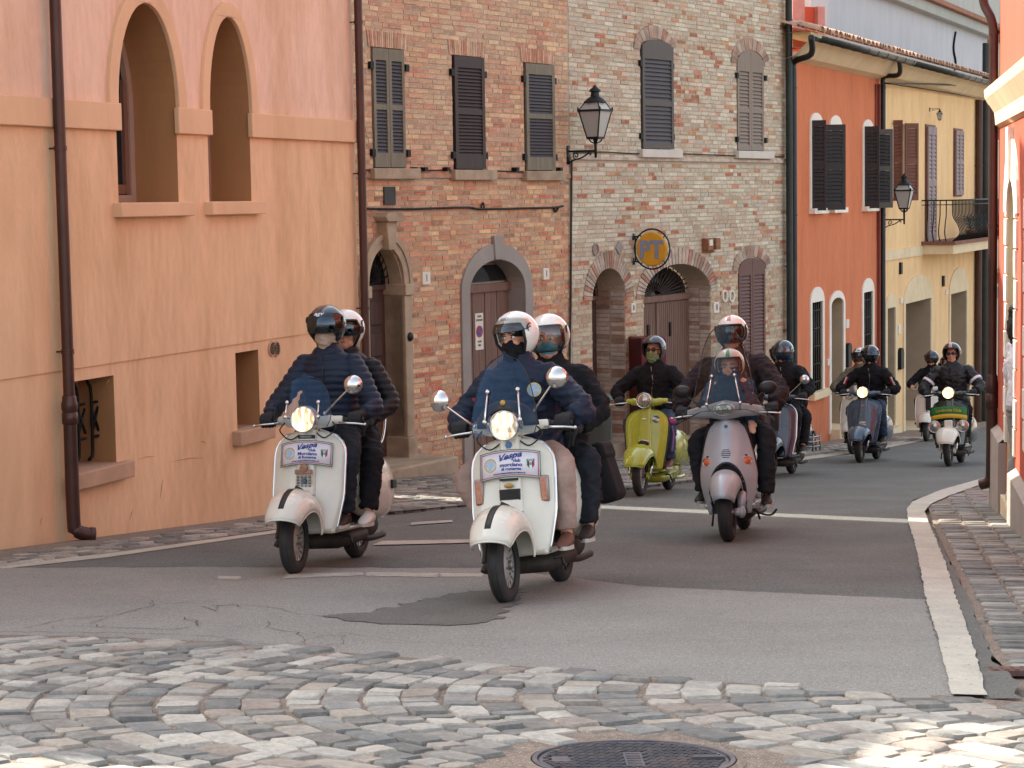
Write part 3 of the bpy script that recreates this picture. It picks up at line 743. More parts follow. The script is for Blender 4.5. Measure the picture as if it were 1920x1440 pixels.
# stone doorway
def grp(lst): return lst
sw = .165
mb = MB(); arch_ring(mb, d1[0], d1[1], d1[3]+.09, d1[3]+.09, d1r-.09, sw, -.045, .04, 28); mb.build('door_arch', m_limest, brick, bevel=.012)
mb = MB(); arch_ring(mb, d1[0]-sw*.6, d1[1]+sw*.6, d1[3]+.09, d1[3]+.09, d1r-.09+sw*.6, sw*.42, -.065, -.045, 28); mb.build('arch_moulding', m_limest, brick, bevel=.01)
for x0, x1 in ((d1[0]-sw, d1[0]), (d1[1], d1[1]+sw)):
    zb = lb(757, 820)[1]
    mb = MB(); mb.box(x0, x1, -.045, .3, zb, d1[3]-.06); mb.build('pilaster', m_limest, brick, bevel=.012)
    mb = MB(); mb.box(x0-.02, x1+.02, -.075, .3, d1[3]-.06, d1[3]+.09); mb.build('impost', m_limest, brick, bevel=.012)
    mb = MB(); mb.box(x0-.02, x1+.02, -.075, .3, zb-.33, zb); mb.build('plinth_block', m_limest, brick, bevel=.015)
kc = (d1[0]+d1[1])/2; kz = d1[3]+d1r
mb = MB(); mb.prism([(kc-.07, kz-.04), (kc+.07, kz-.04), (kc+.12, kz+.32), (kc-.12, kz+.32)], -.14, .02); mb.prism([(kc-.17, kz+.32), (kc+.17, kz+.32), (kc+.21, kz+.38), (kc+.14, kz+.43), (kc-.14, kz+.43), (kc-.21, kz+.38)], -.2, .02); mb.build('keystone', m_limest, brick, bevel=.012)
# door leaf, fanlight
zt = d1[3]+.02
mb = MB(); mb.box(d1[0], d1[1], .28, .33, d1[2], zt); dr = mb.build('door', m_wood_d, brick)
for k in range(5):
    za = d1[2]+.3+k*(zt-d1[2]-.35)/5; zb_ = za+(zt-d1[2]-.35)/5-.1
    for xa, xb in ((d1[0]+.08, kc-.04), (kc+.04, d1[1]-.08)):
        mb = MB(); mb.box(xa, xb, .255, .28, za, zb_); mb.build('panel', m_wood_d, dr, bevel=.02)
mb = MB(); mb.box(d1[0], d1[1], .24, .33, zt, zt+.06); mb.build('transom', m_wood_d, brick)
def fan(root, s0, s1, zb, rise, y, m, n=11, r=.008, mg=m_glass, ring=True):
    c = (s0+s1)/2; a = (s1-s0)/2
    mb = MB(); mb.poly([(c+a*cos(t), zb+rise*sin(t)) for t in [pi*i/16 for i in range(17)]], y=y+.05); g = mb.build('fanlight', mg, root, fixn=False)
    mb = MB()
    for i in range(1, n):
        t = pi*i/n; mb.tube([(c+a*.16*cos(t), y, zb+rise*.16*sin(t)), (c+a*cos(t), y, zb+rise*sin(t))], r, 6)
    if ring:
        for f in (.16, .55, .97): mb.tube([(c+a*f*cos(t), y, zb+.004+rise*f*sin(t)) for t in [pi*i/14 for i in range(15)]], r, 6)
    mb.build('fan_bars', m, g, smooth=True)
fan(brick, d1[0], d1[1], zt+.06, d1r-.08, .2, m_black, 13)
mb = MB(); mb.lathe([(0, .02), (.05, .02), (.06, 0)], 14, T(d1[1]+.09, -.05, lb(757, 632)[1]) @ RX(90)); mb.build('bell_plate', m_black, brick, smooth=True)
# rubble step below the doorway
mb = MB(); mb.box(d1[0]-.5, d1[1]+.42, -.55, .3, -3.2, lb(757, 858)[1]); mb.build('door_step', m_limest, brick, bevel=.03)
# grey arched gate surround
gw = .2
mb = MB(); mb.prism([(a_, max(z_, -3.2)) for a_, z_ in arch(d2[0]-gw, d2[1]+gw, -3.0, d2[3], d2r+gw+.02, 20)], -.035, .01, [arch(d2[0], d2[1], -2.98, d2[3], d2r, 20)]); mb.build('gate_surround', m_grayst, brick, bevel=.008)
kc2 = (d2[0]+d2[1])/2; kz2 = d2[3]+d2r
mb = MB(); mb.prism([(kc2-.09, kz2), (kc2+.09, kz2), (kc2+.12, kz2+.33), (kc2-.12, kz2+.33)], -.06, .01); mb.build('keystone', m_grayst, brick, bevel=.01)
zb2 = lb(900, 540, .45)[1]
gt = link('gate', None, brick); bpy.data.objects.remove(gt)
mb = MB(); mb.box(d2[0], d2[1], .47, .5, d2[2], zb2); gt = mb.build('gate', m_wood_b, brick)
npk = 9
for i in range(npk):
    xa = d2[0]+(d2[1]-d2[0])*i/npk; xb = d2[0]+(d2[1]-d2[0])*(i+1)/npk-.012
    mb = MB(); mb.box(xa, xb, .445-(.006 if i % 2 else 0), .47, d2[2], zb2-.03); mb.build('plank', m_wood_b, gt, bevel=.004)
mb = MB(); mb.box(d2[0], d2[1], .4, .5, zb2-.04, zb2+.07); mb.build('gate_rail', m_wood_b, brick)
sgl = lb(927, 500, .45)[0]
mb = MB(); mb.poly([(x, z) for x, z in arch(d2[0], d2[1], zb2+.07, d2[3]+.0, d2r, 16)], y=.48); mb.build('gate_panel', mat('pale_render', '9d968b', .9, var=.1), brick, fixn=False)
mb = MB(); mb.box(d2[0]+.1, sgl, .455, .478, zb2+.1, d2[3]+d2r-.08); mb.build('dark_pane', m_glass, brick)
mb = MB(); mb.box(sgl, sgl+.05, .44, .49, zb2+.07, d2[3]+d2r-.05); mb.box(d2[0]+.05, d2[0]+.1, .44, .49, zb2+.07, d2[3]+.05); mb.build('transom_frame', m_wood_b, brick)

for o_ in list(bpy.data.objects):
    if o_.parent == brick and o_.name.split('.')[0] in ('gate', 'gate_rail', 'gate_panel', 'dark_pane', 'transom_frame'): o_.location.y = -.2
# --- openings of the second (post office) house
w4 = (lb(1201, 200)[0], lb(1256, 200)[0], lb(1228, 280)[1], lb(1201, 90)[1], lb(1228, 77)[1]-lb(1201, 92)[1])
w5 = (lb(1381, 200)[0], lb(1431, 200)[0], lb(1405, 283)[1], lb(1381, 116)[1], lb(1405, 96)[1]-lb(1381, 116)[1])
w6 = (lb(1384, 600)[0], lb(1434, 600)[0], lb(1400, 700)[1]-.4, lb(1386, 506)[1], lb(1409, 486)[1]-lb(1386, 508)[1])
d3 = (lb(1110, 600)[0], lb(1172, 600)[0], WB.g(lb(1140, 700)[0])+.2, lb(1140, 560)[1]); d3r = lb(1143, 503)[1]-d3[3]
d4 = (lb(1207, 600)[0], lb(1332, 600)[0], WB.g(lb(1270, 700)[0])+.15, lb(1270, 553)[1]); d4r = lb(1270, 495)[1]-d4[3]
mb = MB(); mb.poly([(BS, -3.9), (PE, -4.2), (PE, 7.6), (BS, 7.6)], [ho(*w4), ho(*w5), ho(*w6), ho(*d3, d3r), ho(*d4, d4r)], 0)
mb.add([(PE, 0, -4.2), (PE, 0, 7.6), (PE, 6, 7.6), (PE, 6, -4.2)], [(0, 1, 2, 3)])
mb.build('wall', m_mort, post)
mb = MB(); mb.box(BS, PE+.3, -.5, 8, 7.6, 7.8); mb.build('roof', m_rooft, post)
for w in (w4, w5, w6): mb = MB(); reveal(mb, ho(*w), .22); mb.build('window_reveal', m_mort, post)
for d_, dr_, dep in ((d3, d3r, .55), (d4, d4r, .45)):
    mb = MB(); reveal(mb, ho(*d_, dr_), dep); mb.build('door_reveal', m_mort, post)
# brick jambs inside the reveals
for d_, dep in ((d3, .52), (d4, .4)):
    zz = d_[2]
    while zz < d_[3]+.2:
        for yy in (.0, .26) if dep > .5 else (0.0, .2):
            mb = MB(); mb.box(d_[1]-.012, d_[1]+.01, yy+.01, yy+.24 if dep > .5 else yy+.19, zz, zz+.055); o = mb.build('brick', m_brick1, post); o.color = (*lin(R.choice(PAL_P[:5]+['9a7866', '8d6e5c'])), 1)
        zz += .0655
def archtop(w, c=None):
    s0, s1, z0, zs, rise = w; cc = (s0+s1)/2; a = (s1-s0)/2
    return lambda s_: rise*sqrt(max(0, 1-min(1, abs(s_-cc)/a)**2))
for w, two, m_, ms_ in ((w4, False, m_shut_k, m_slatd), (w5, True, m_shut_t, m_shut_t), (w6, True, m_shut_r, m_shut_r)):
    mb = MB(); mb.box(w[0], w[1], .18, .22, w[2], w[3]+w[4]); mb.build('window', m_glass, post)
    tp = archtop(w); rows = ((.05, .43), (.48, .90)) if w is not w6 else ((.03, .28), (.33, .95))
    kw = dict(rows=rows, top=tp, slat_h=.06)
    if two:
        c = (w[0]+w[1])/2
        shutter(post, w[0]+.01, c-.004, w[2]+.01, w[3], -.02, m_, ms_, **kw); shutter(post, c+.004, w[1]-.01, w[2]+.01, w[3], -.02, m_, ms_, **kw)
    else: shutter(post, w[0]+.03, w[1]-.01, w[2]+.01, w[3], -.03, m_, ms_, hinge='l', ang=3, **kw)
    if w is not w6:
        hinges(post, w[0], w[1], w[2], w[3])
        mb = MB(); mb.box(w[0]-.12, w[1]+.25, -.1, .1, w[2]-.13, w[2]-.003); mb.build('window_sill', mat('white_stone', 'c9c2b6', .8, var=.08, bump=.002), post, bevel=.008)
vp = ['a8988a', '9c7f6c', 'b39c8c', 'a06a54', '8f7a6a', 'b5a594']
for w, n in ((w4, 13), (w5, 13), (w6, 13)): voussoirs(post, w[0]-.03, w[1]+.03, w[3]-.02, w[4]+.04, .2, vp, 5, n=n)
voussoirs(post, d3[0], d3[1], d3[3], d3r, .26, vp, 6, n=28)
voussoirs(post, d4[0], d4[1], d4[3], d4r, .26, vp, 7, n=34)
# door three: narrow dark door deep in its arch
ztr = lb(1120, 562, .5)[1]
mb = MB(); mb.box(d3[0], d3[1], .5, .54, d3[2]-.1, ztr); dr = mb.build('door', m_wood_d, post)
c3 = (d3[0]+d3[1])/2
for k in range(4):
    za = d3[2]+.2+k*(ztr-d3[2]-.2)/4; zb_ = za+(ztr-d3[2]-.2)/4-.1
    for xa, xb in ((d3[0]+.1, c3-.05), (c3+.05, d3[1]-.1)):
        mb = MB(); mb.box(xa, xb, .475, .5, za, zb_); mb.build('panel', m_wood_d, dr, bevel=.015)
mb = MB(); mb.box(d3[0], d3[1], .46, .54, ztr, ztr+.06); mb.build('transom', m_wood_b, post)
fan(post, d3[0], d3[1], ztr+.06, d3[3]+d3r-ztr-.08, .46, m_wood_d, 9)
# gate four: planked garage leaves, beam, fanlight
zg = lb(1270, 562, .4)[1]
mb = MB(); mb.box(d4[0]-.05, d4[1]-.0, .36, .45, zg, zg+.1); mb.build('beam', m_wood_b, post, bevel=.01)
mb = MB(); mb.box(d4[0], d4[1], .42, .45, d4[2]-.2, zg); gt = mb.build('gate', m_wood_b, post)
n = 34
for i in range(n):
    xa = d4[0]+.02+(d4[1]-d4[0]-.04)*i/n; xb = d4[0]+.02+(d4[1]-d4[0]-.04)*(i+1)/n-.014
    mb = MB(); mb.box(xa, xb, .395, .42, d4[2]-.1, zg-.02); mb.build('plank', m_wood_b, gt)
for i in (3/8, 5.6/8):
    x = d4[0]+(d4[1]-d4[0])*i
    for zz in (.45, 1.3): mb = MB(); mb.box(x-.03, x+.03, .375, .395, zg-zz-.13, zg-zz+.1); mb.build('hinge_plate', m_black, gt)
c4 = (d4[0]+d4[1])/2
mb = MB(); mb.box(c4-.03, c4+.03, .37, .395, d4[2]-.1, zg-.02); mb.build('cover_strip', m_wood_b, gt)
fan(post, d4[0], d4[1], zg+.1, d4[3]+d4r-zg-.12, .4, m_shut_d, 19, r=.011, ring=False)
# --- brick courses
def op_rect(w, e=.0, lin_h=.2): return lambda z: ((w[0]-e, w[1]+e) if w[2] < z < w[3] else ((w[0]-.1, w[1]+.1) if w[3] <= z < w[3]+lin_h else ((w[0]-.11, w[1]+.22) if w[2]-.14 < z <= w[2] else None)))
def op_arch(w, rise, ring): 
    def f(z):
        e = arch_half(z, w[0]-ring, w[1]+ring, w[2], w[3], rise+ring)
        if z <= w[3] and e: return (w[0], w[1])
        return e
    return f
strz = 1.70
m_bl = lambda w: (lambda z: None)
ops_b = [op_rect(w1), op_rect(w2), op_rect(w3),
         lambda z: arch_half(z, d1[0]-sw-.01, d1[1]+sw+.01, -4, d1[3]+.09, d1r-.09+sw), lambda z: arch_half(z, d2[0]-gw, d2[1]+gw, -4, d2[3], d2r+gw),
         lambda z: (kc-.16, kc+.16) if kz < z < kz+.43 else None, lambda z: (kc2-.11, kc2+.11) if kz2 < z < kz2+.33 else None,
         lambda z: (B0, BS) if strz-.10 < z < strz-.03 else None]
def pal_b(r, s, z):
    n_ = noise.noise(Vector((s*.7, z*.7, 3)))
    c = lin(r.choice(PAL_B)); 
    if r.random() < .16: c = lin(r.choice(['ad5c45', 'a35a46', '86604f', 'caa581']))
    g = lin('ad9c88') if z > 1.7 else lin('b08a66')
    c = c; f = min(.75, max(0, .30+.5*n_)) if z > 1.7 else min(.5, max(0, .15+.4*n_))
    if z < -.9: g = lin('a68a6e')
    c = tuple(a*(1-f)+b_*f for a, b_ in zip(c, g)); k = r.uniform(.88, 1.1); q_ = (1.30, 1.27, 1.13)
    return tuple(v*k*w_ for v, w_ in zip(c, q_))
def pal_p(r, s, z):
    n_ = noise.noise(Vector((s*.6, z*.6, 9)))
    c = lin(r.choice(ACC_P)) if r.random() < .20+.2*n_ else lin(r.choice(PAL_P))
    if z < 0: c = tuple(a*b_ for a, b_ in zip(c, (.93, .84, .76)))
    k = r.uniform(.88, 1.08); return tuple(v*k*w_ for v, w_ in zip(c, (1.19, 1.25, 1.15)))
bricks(brick, WB, B0, BS-.02, fb, 5.4, ops_b, pal_b, 1, rect_sing=lambda s, z: s > -1.7 and -1.9 < z < 3.9)
ops_p = [op_rect((w4[0], w4[1], w4[2], w4[3]), lin_h=0), op_arch((w4[0]-.03, w4[1]+.03, w4[3]-.02, w4[3]-.02), w4[4]+.04, .2), op_rect((w5[0], w5[1], w5[2], w5[3]), lin_h=0), op_arch((w5[0]-.03, w5[1]+.03, w5[3]-.02, w5[3]-.02), w5[4]+.04, .2),
         op_rect((w6[0], w6[1], w6[2], w6[3]), lin_h=0), op_arch((w6[0]-.03, w6[1]+.03, w6[3]-.02, w6[3]-.02), w6[4]+.04, .2),
         op_arch((d3[0], d3[1], -4, d3[3]), d3r, .26), op_arch((d4[0], d4[1], -4, d4[3]), d4r, .26), lambda z: (BS, PE) if 1.87 < z < 1.93 else None]
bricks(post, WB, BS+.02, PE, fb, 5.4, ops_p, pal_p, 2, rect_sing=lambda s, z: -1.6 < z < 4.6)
# string courses
mb = MB(); mb.box(B0, BS-.01, -.03, .0, strz-.095, strz-.035); mb.build('string_course', m_brick1, brick, bevel=.004).color = (*lin('b08468'), 1)
mb = MB(); mb.box(BS+.01, PE, -.03, .0, 1.875, 1.925); mb.build('string_course', m_brick1, post, bevel=.004).color = (*lin('b8a797'), 1)
# cables with sag on the facades
def cable(root, W, pts, r=.012, m=None, off=-.03):
    P = [(*W.L(a, b_, off)[:1], off, W.L(a, b_, off)[1]) for a, b_ in pts]
    mb = MB(); mb.tube(smooth_path(P, 5), r, 6); mb.build('cable', m or m_black, root, smooth=True)
cable(brick, WB, [(676, 391), (760, 392), (830, 390), (880, 389), (905, 392), (1000, 390), (1040, 389), (1056, 386)], .016)
cable(brick, WB, [(676, 320), (720, 318), (770, 320), (830, 319), (910, 320), (980, 322), (1060, 322)], .009)
cable(brick, WB, [(902, 389), (906, 380), (908, 392)], .012); cable(brick, WB, [(1038, 390), (1042, 397), (1048, 388)], .015)
cable(post, WB, [(1072, 300), (1071, 420), (1070, 560), (1068, 700), (1067, 790)], .018, m_pipek)
cable(post, WB, [(1075, 287), (1130, 285), (1190, 288), (1268, 288), (1380, 292), (1470, 294)], .01)
for px, w in ((770, 8), (788, 8), (830, 8), (960, 6), (1042, 6)):
    s_, z_ = lb(px, 318); mb = MB(); mb.box(s_-.02, s_+.05, -.09, 0, z_-.02, z_+.03); mb.build('cable_bracket', m_black, brick)
# dark plate, plaques, vents
def plate(root, W, x0, x1, y0, y1, m, name, d=.03, sub=None):
    s0, z1 = W.L(x0, y0); s1, z0 = W.L(x1, y1); mb = MB(); mb.box(s0, s1, -d, 0, z0, z1); return mb.build(name, m, root, bevel=.004), (s0+s1)/2, (z0+z1)/2, s1-s0, z1-z0
m_plaq = mat('white_plaque', 'd9d2c4', .6, var=.06)
m_ink = mat('black_ink', '22201f', .6, var=0)
plate(brick, WB, 717, 739, 350, 384, mat('dark_slate_plate', '3a3a37', .7, var=.3, vscale=8), 'wall_plate')
for rt, x0, x1, y0, y1 in ((brick, 789, 804, 510, 533), (brick, 1016, 1027, 503, 524), (post, 1181, 1189, 569, 586), (post, 1336, 1346, 567, 586)):
    p, cx, cz, w_, h_ = plate(rt, WB, x0, x1, y0, y1, m_plaq, 'number_plate')
    text('1' if rt is brick else '8', h_*.8, T(cx, -.033, cz) @ RX(90), m_ink, p, 'numeral')
for px, py, r_ in ((1115, 468, .09),):
    s_, z_ = lb(px, py); mb = MB(); mb.lathe([(0, .01), (r_*.8, .01), (r_*.82, .03), (r_, .03), (r_, 0)], 20, T(s_, 0, z_) @ RX(90)); mb.build('wall_vent', m_grayst, post, smooth=True, autos=30)
s_, z_ = lb(1159, 465); mb = MB(); mb.prism([(s_-.11, z_), (s_, z_-.11), (s_+.11, z_), (s_, z_+.11)], -.03, 0); mb.build('wall_ornament', m_grayst, post, bevel=.01)
for px in (1357, 1370):
    s_, z_ = lb(px, 555); mb = MB(); mb.lathe([(.07, .01), (.075, .035), (.105, .035), (.11, 0)], 20, T(s_, 0, z_) @ RX(90)); mb.build('ring_vent', m_plaq, post, smooth=True, autos=30)
mb = MB(); s_, z_ = lb(1325, 458); mb.box(s_-.2, s_+.0, -.13, 0, z_-.1, z_+.1); mb.box(s_+.03, s_+.2, -.16, 0, z_-.09, z_+.1); mb.box(s_-.2, s_+.2, -.05, 0, z_-.14, z_-.1); mb.build('alarm_box', mat('rusty_box', '8a5a3c', .7, var=.4, vscale=20), post, bevel=.01)
mb = MB(); mb.box(s_-.16, s_-.04, -.136, -.13, z_-.02, z_+.08); mb.build('alarm_face', m_plaq, post)
# black downpipe at the far corner
p0 = lb(1480, 300, -.12)[0]
pipe(post, [(p0, -.12, 7), (p0, -.12, -2.6)], .06, m_pipek, clips=[(p0, -.12, lb(1478, 40)[1]), (p0, -.12, lb(1480, 300)[1]), (p0, -.12, lb(1482, 498)[1])])
# unseen block added behind the lane to shade the street, leaving a sun slit
lane_block_pts = None
# ------------------------------------------------ 4+5. orange and yellow houses
pe = WB.world(PE, 0, 0)
WO = Wall(pe.x+.02, pe.y+.02, 23.3)
lo = lambda px, py, off=0: WO.L(px, py, off)
m_orange = stucco('orange_stucco', 'cd7850', 'b5623c', stamt=.6, grain=(7, .05))
m_yellow = stucco('yellow_stucco', 'e8c38f', 'd2a672', stamt=.7, grain=(7, .04))
m_cream = mat('cream_plaster', 'ddc9a4', .9, var=.07, vscale=3, bump=.002, stain='bfa67e', stamt=.5)
m_whitep = mat('white_plaster', 'e8e0d2', .9, var=.05, bump=.002)
m_taupe = mat('taupe_reveal', 'a3937c', .9, var=.08)
orange = wallroot('stucco_house', 'orange stucco house with black shutters, white arched trims and barred windows', WO)
yellow = wallroot('stucco_house', 'yellow stucco house with a wrought iron balcony and large arched garage openings', WO)
OS = lo(1655, 400)[0]; YE = lo(1838, 400)[0]; OZ = 3.45; ZG = lo(1600, 88, -.6)[1]
ZW = lo(1570, 133)[1]
# openings
sc = lambda px, y=600: lo(px, y)[0]
ow = []   # barred windows: s0,s1,z0,z1
for x0, x1, yb, yt, xs in ((1521, 1541, 733, 566, 1530), (1618, 1635, 700, 547, 1626)):
    z1 = lo(xs, yt)[1]; z0 = lo(1530, 733)[1]-.1*(x0 > 1600)
    ow.append((sc(x0), sc(x1), z0, z1))
od = (sc(1557), sc(1580), WO.g(sc(1568))+.15, lo(1568, 572)[1]); odr = lo(1568, 558)[1]-od[3]
uw = [(sc(1521), sc(1539)), (sc(1558), sc(1575)), (sc(1619), sc(1634))]; uz = (lo(1540, 390)[1], lo(1540, 234)[1])
holes = [rect(*w) for w in ow]+[arch(*od[:4], odr, 10)]+[rect(a, b_, *uz) for a, b_ in uw]
mb = MB(); mb.poly([(0, -4), (OS, -4.6), (OS, ZW+.02), (0, ZW+.02)], holes, 0); mb.build('wall', m_orange, orange)
for i_, h in enumerate(holes): mb = MB(); reveal(mb, h, .3 if i_ < 3 else .2); mb.build('reveal', m_taupe, orange)
for (s0, s1, z0, z1) in ow:
    mb = MB(); mb.box(s0, s1, .26, .3, z0, z1); mb.build('window', m_glass, orange)
    mb = MB(); mb.prism(arch(s0-.12, s1+.12, z0-.02, z1+.05, .24, 12), -.02, .004, [rect(s0, s1, z0, z1)] if False else []); 
    mb = MB(); mb.prism([(s0-.12, z1), (s1+.12, z1)]+[((s0+s1)/2+((s1-s0)/2+.12)*cos(t), z1+.28*sin(t)) for t in [pi*i/12 for i in range(13)]][1:-1], -.025, .004)
    mb.box(s0-.12, s0, -.025, .004, z0, z1); mb.box(s1, s1+.12, -.025, .004, z0, z1); mb.build('window_trim', m_whitep, orange)
    mb = MB(); mb.box(s0-.2, s1+.25, -.12, .2, z0-.14, z0); mb.build('window_sill', m_cream, orange, bevel=.01)
    mb = MB()
    for k in range(5):
        x = s0+(s1-s0)*(k+.5)/5; mb.tube([(x, .02, z0), (x, .02, z1)], .016, 6)
    for k in range(5):
        z = z0+(z1-z0)*(k+.5)/5; mb.tube([(s0, .02, z), (s1, .02, z)], .014, 6)
    mb.build('window_bars', m_black, orange, smooth=True)
mb = MB(); arch_ring(mb, od[0], od[1], od[2], od[3], odr, .13, -.025, .004, 12); mb.build('door_trim', m_whitep, orange)
mb = MB(); mb.box(od[0], od[1], .27, .32, od[2], od[3]+odr); mb.build('door', m_taupe, orange)
mb = MB(); mb.box(od[0]-.05, od[1]+.1, -.2, .3, -4.2, WO.g(od[0])+.2); mb.build('door_step', m_cream, orange, bevel=.01)
for a, b_ in uw:
    mb = MB(); c = (a+b_)/2; mb.prism([(c+((b_-a)/2+.1)*cos(t), uz[1]+.19*sin(t)+.02) for t in [pi*i/12 for i in range(13)]], -.025, .004)
    mb.box(a-.1, a, -.025, .004, uz[0], uz[1]+.02); mb.box(b_, b_+.1, -.025, .004, uz[0], uz[1]+.02); mb.box(a, b_, -.025, .004, uz[1], uz[1]+.02); mb.build('window_trim', m_whitep, orange)
    mb = MB(); mb.box(a-.15, b_+.2, -.12, .1, uz[0]-.1, uz[0]-.002); mb.build('window_sill', m_whitep, orange)
    mb = MB(); mb.box(a, b_, .16, .2, *uz); mb.build('window', m_glass, orange)
m_shk = mat('black_shutter', '2c2827', .55, var=.12)
m_shkl = mat('grey_edge_shutter', '57534e', .6, var=.12)
def leaf(root, s, z0, z1, w, ang, m, ms=None):
    """open leaf hinged on the wall at s, swung ang degrees from the wall plane towards the street, width w"""
    o = shutter(root, 0, w, z0, z1, 0, m, ms, rows=((.07, .47), (.53, .93)), slat_h=.07)
    o.location = (s, -.02, z0); o.rotation_euler = (0, 0, -radians(ang)); return o
leaf(orange, uw[0][0], uz[0]-.04, uz[1]+.06, .26, 80, m_shk); leaf(orange, uw[0][1], uz[0]-.04, uz[1], .46, 62, m_shk)
leaf(orange, uw[2][0], uz[0]-.04, uz[1]+.06, .30, 82, m_shk); leaf(orange, uw[2][1], uz[0]-.04, uz[1]+.02, .42, 68, m_shkl, m_shk)
for rt, x, y0, y1, w in ((orange, 1587, 643, 688, .3), (yellow, 1686, 652, 692, .3)):
    s_, z1 = lo(x, y0); z0 = lo(x, y1)[1]; mb = MB(); mb.prism(arch(s_-w/2, s_+w/2, z0, z1-.08, .08, 8), -.08, 0); mb.build('mailbox', m_black, rt, bevel=.01)
for rt, x, y0, y1 in ((orange, 1587, 599, 615), (orange, 1553, 673, 685), (yellow, 1685, 609, 626), (yellow, 1689, 558, 568), (yellow, 1774, 544, 552)):
    s_, z1 = lo(x, y0); z0 = lo(x, y1)[1]; mb = MB(); mb.box(s_-.12, s_+.12, -.03, 0, z0, z1); mb.build('number_plate', m_plaq, rt)
# yellow wall
yo = []
for x0, x1, yt, ycr in ((1662, 1677, 577, 552), (1696, 1744, 564, 517), (1781, 1811, 548, 503)):
    s0, s1 = sc(x0), sc(x1); zt = lo((x0+x1)/2, yt)[1]; zc_ = lo((x0+x1)/2, ycr)[1]; yo.append((s0, s1, WO.g(s1)+.12, zt, zc_))
yu = (sc(1673, 300), sc(1696, 300), lo(1690, 372)[1], lo(1690, 232)[1])
holes = [rect(*y[:4]) for y in yo]+[rect(*yu)]
mb = MB(); mb.poly([(OS, -4.6), (YE, -5.6), (YE, ZW+.02), (OS, ZW+.02)], holes, 0)
mb.add([(YE, 0, -5.6), (YE, 0, ZW+.02), (YE, 3, ZW+.02), (YE, 3, -5.6)], [(0, 1, 2, 3)]); mb.build('wall', m_yellow, yellow)
for i_, h in enumerate(holes): mb = MB(); reveal(mb, h, .75 if i_ < 3 else .2); mb.build('reveal', m_taupe, yellow)
for i, y in enumerate(yo):
    c = (y[0]+y[1])/2; w = (y[1]-y[0])/2+.18
    mb = MB(); mb.prism([(c-w, y[3]), (c+w, y[3])]+[(c+w*cos(t), y[3]+.02+(y[4]-y[3])*sin(t)) for t in [pi*i_/14 for i_ in range(15)]], -.03, .004)
    mb.box(c-w, y[0], -.03, .004, y[2]-.1, y[3]); mb.box(y[1], c+w, -.03, .004, y[2]-.1, y[3]); mb.build('opening_trim', m_cream, yellow)
    mb = MB(); mb.box(y[0], y[1], .7, .75, y[2]-.2, y[3]); mb.build('garage_door', m_wood_b if i == 1 else m_taupe, yellow)
    mb = MB(); mb.box(y[0]-.1, y[1]+.1, -.15, .7, -5.4, y[2]+.012); mb.build('threshold', m_cream, yellow)
mb = MB(); mb.box(yo[1][0]+.02, yo[1][0]+.9, .55, .6, yo[1][2], yo[1][3]-.03); dl = mb.build('door', m_wood_b, yellow)
mb = MB(); mb.box(yo[1][0]+.12, yo[1][0]+.42, .53, .55, yo[1][2]+.2, yo[1][3]-.2); mb.build('panel', m_wood_d, dl)
mb = MB(); mb.box(yu[0], yu[1], .15, .2, yu[2], yu[3]); mb.build('window', m_whitep, yellow)
m_shb = mat('brown_shutter', '6e4130', .6, var=.15)
leaf(yellow, yu[0], yu[2]-.05, yu[3]+.05, .2, 80, m_shb); leaf(yellow, yu[1], yu[2]-.05, yu[3]+.02, .34, 45, m_shb)
m_shv = mat('mauve_shutter', '8c7a78', .6, var=.1); 
fd = (sc(1735, 300), sc(1751, 300), lo(1742, 452)[1], lo(1742, 238)[1]); fw = (sc(1788, 300), sc(1802, 300), lo(1795, 366)[1], lo(1795, 245)[1])
for w in (fd, fw):
    mb = MB(); mb.box(w[0]-.06, w[1]+.06, -.03, 0, w[2]-.03, w[3]+.05); mb.build('shutter_frame', m_shb, yellow)
    c = (w[0]+w[1])/2
    for a, b_ in ((w[0], c-.01), (c+.01, w[1])): shutter(yellow, a, b_, w[2], w[3], -.075, m_shv, m_shv, rows=((.06, .48), (.53, .93)), slat_h=.09)
# band + balcony
zb1 = lo(1690, 466)[1]; zb0 = lo(1690, 484)[1]
mb = MB(); mb.box(OS, YE, -.04, 0, zb0, zb1); mb.build('string_course', m_cream, yellow)
bs0 = sc(1728, 460); bs1 = YE-.25
mb = MB(); mb.box(bs0, bs1, -.72, 0, zb0+.02, zb1+.02); bal = mb.build('balcony', m_cream, yellow)
mb = MB(); mb.box(bs0-.05, bs1+.05, -.78, -.0, zb1+.02, zb1+.10); mb.build('balcony_floor', mat('terracotta_edge', '7e5546', .8, var=.2), bal)
rz = zb1+1.03; z0 = zb1+.1
mb = MB(); mb.tube([(bs0, 0, rz), (bs0, -.7, rz), (bs1, -.7, rz), (bs1, 0, rz)], .018, 6); mb.tube([(bs0, 0, rz-.1), (bs0, -.7, rz-.1), (bs1, -.7, rz-.1), (bs1, 0, rz-.1)], .012, 6); mb.build('hand_rail', m_black, bal, smooth=True)
def bar(x, y, dx, dy):
    pts = [(x, y, z0), (x+dx*.05, y+dy*.05, z0+.04), (x+dx*.17, y+dy*.17, z0+.18), (x+dx*.13, y+dy*.13, z0+.36), (x+dx*.02, y+dy*.02, z0+.55), (x, y, z0+.7), (x, y, rz)]
    mb = MB(); mb.tube(smooth_path(pts, 4), .013, 6); return mb.mesh('baluster', m_black, True)
bm_ = bar(0, 0, 0, -1)
n = int((bs1-bs0)/.17)
for k in range(n+1): o = link('baluster', bm_, bal); o.location = (bs0+(bs1-bs0)*k/n, -.7, 0)
bm2 = bar(0, 0, -1, 0)
for k in range(1, 5): o = link('baluster', bm2, bal); o.location = (bs0, -.7*k/5, 0)
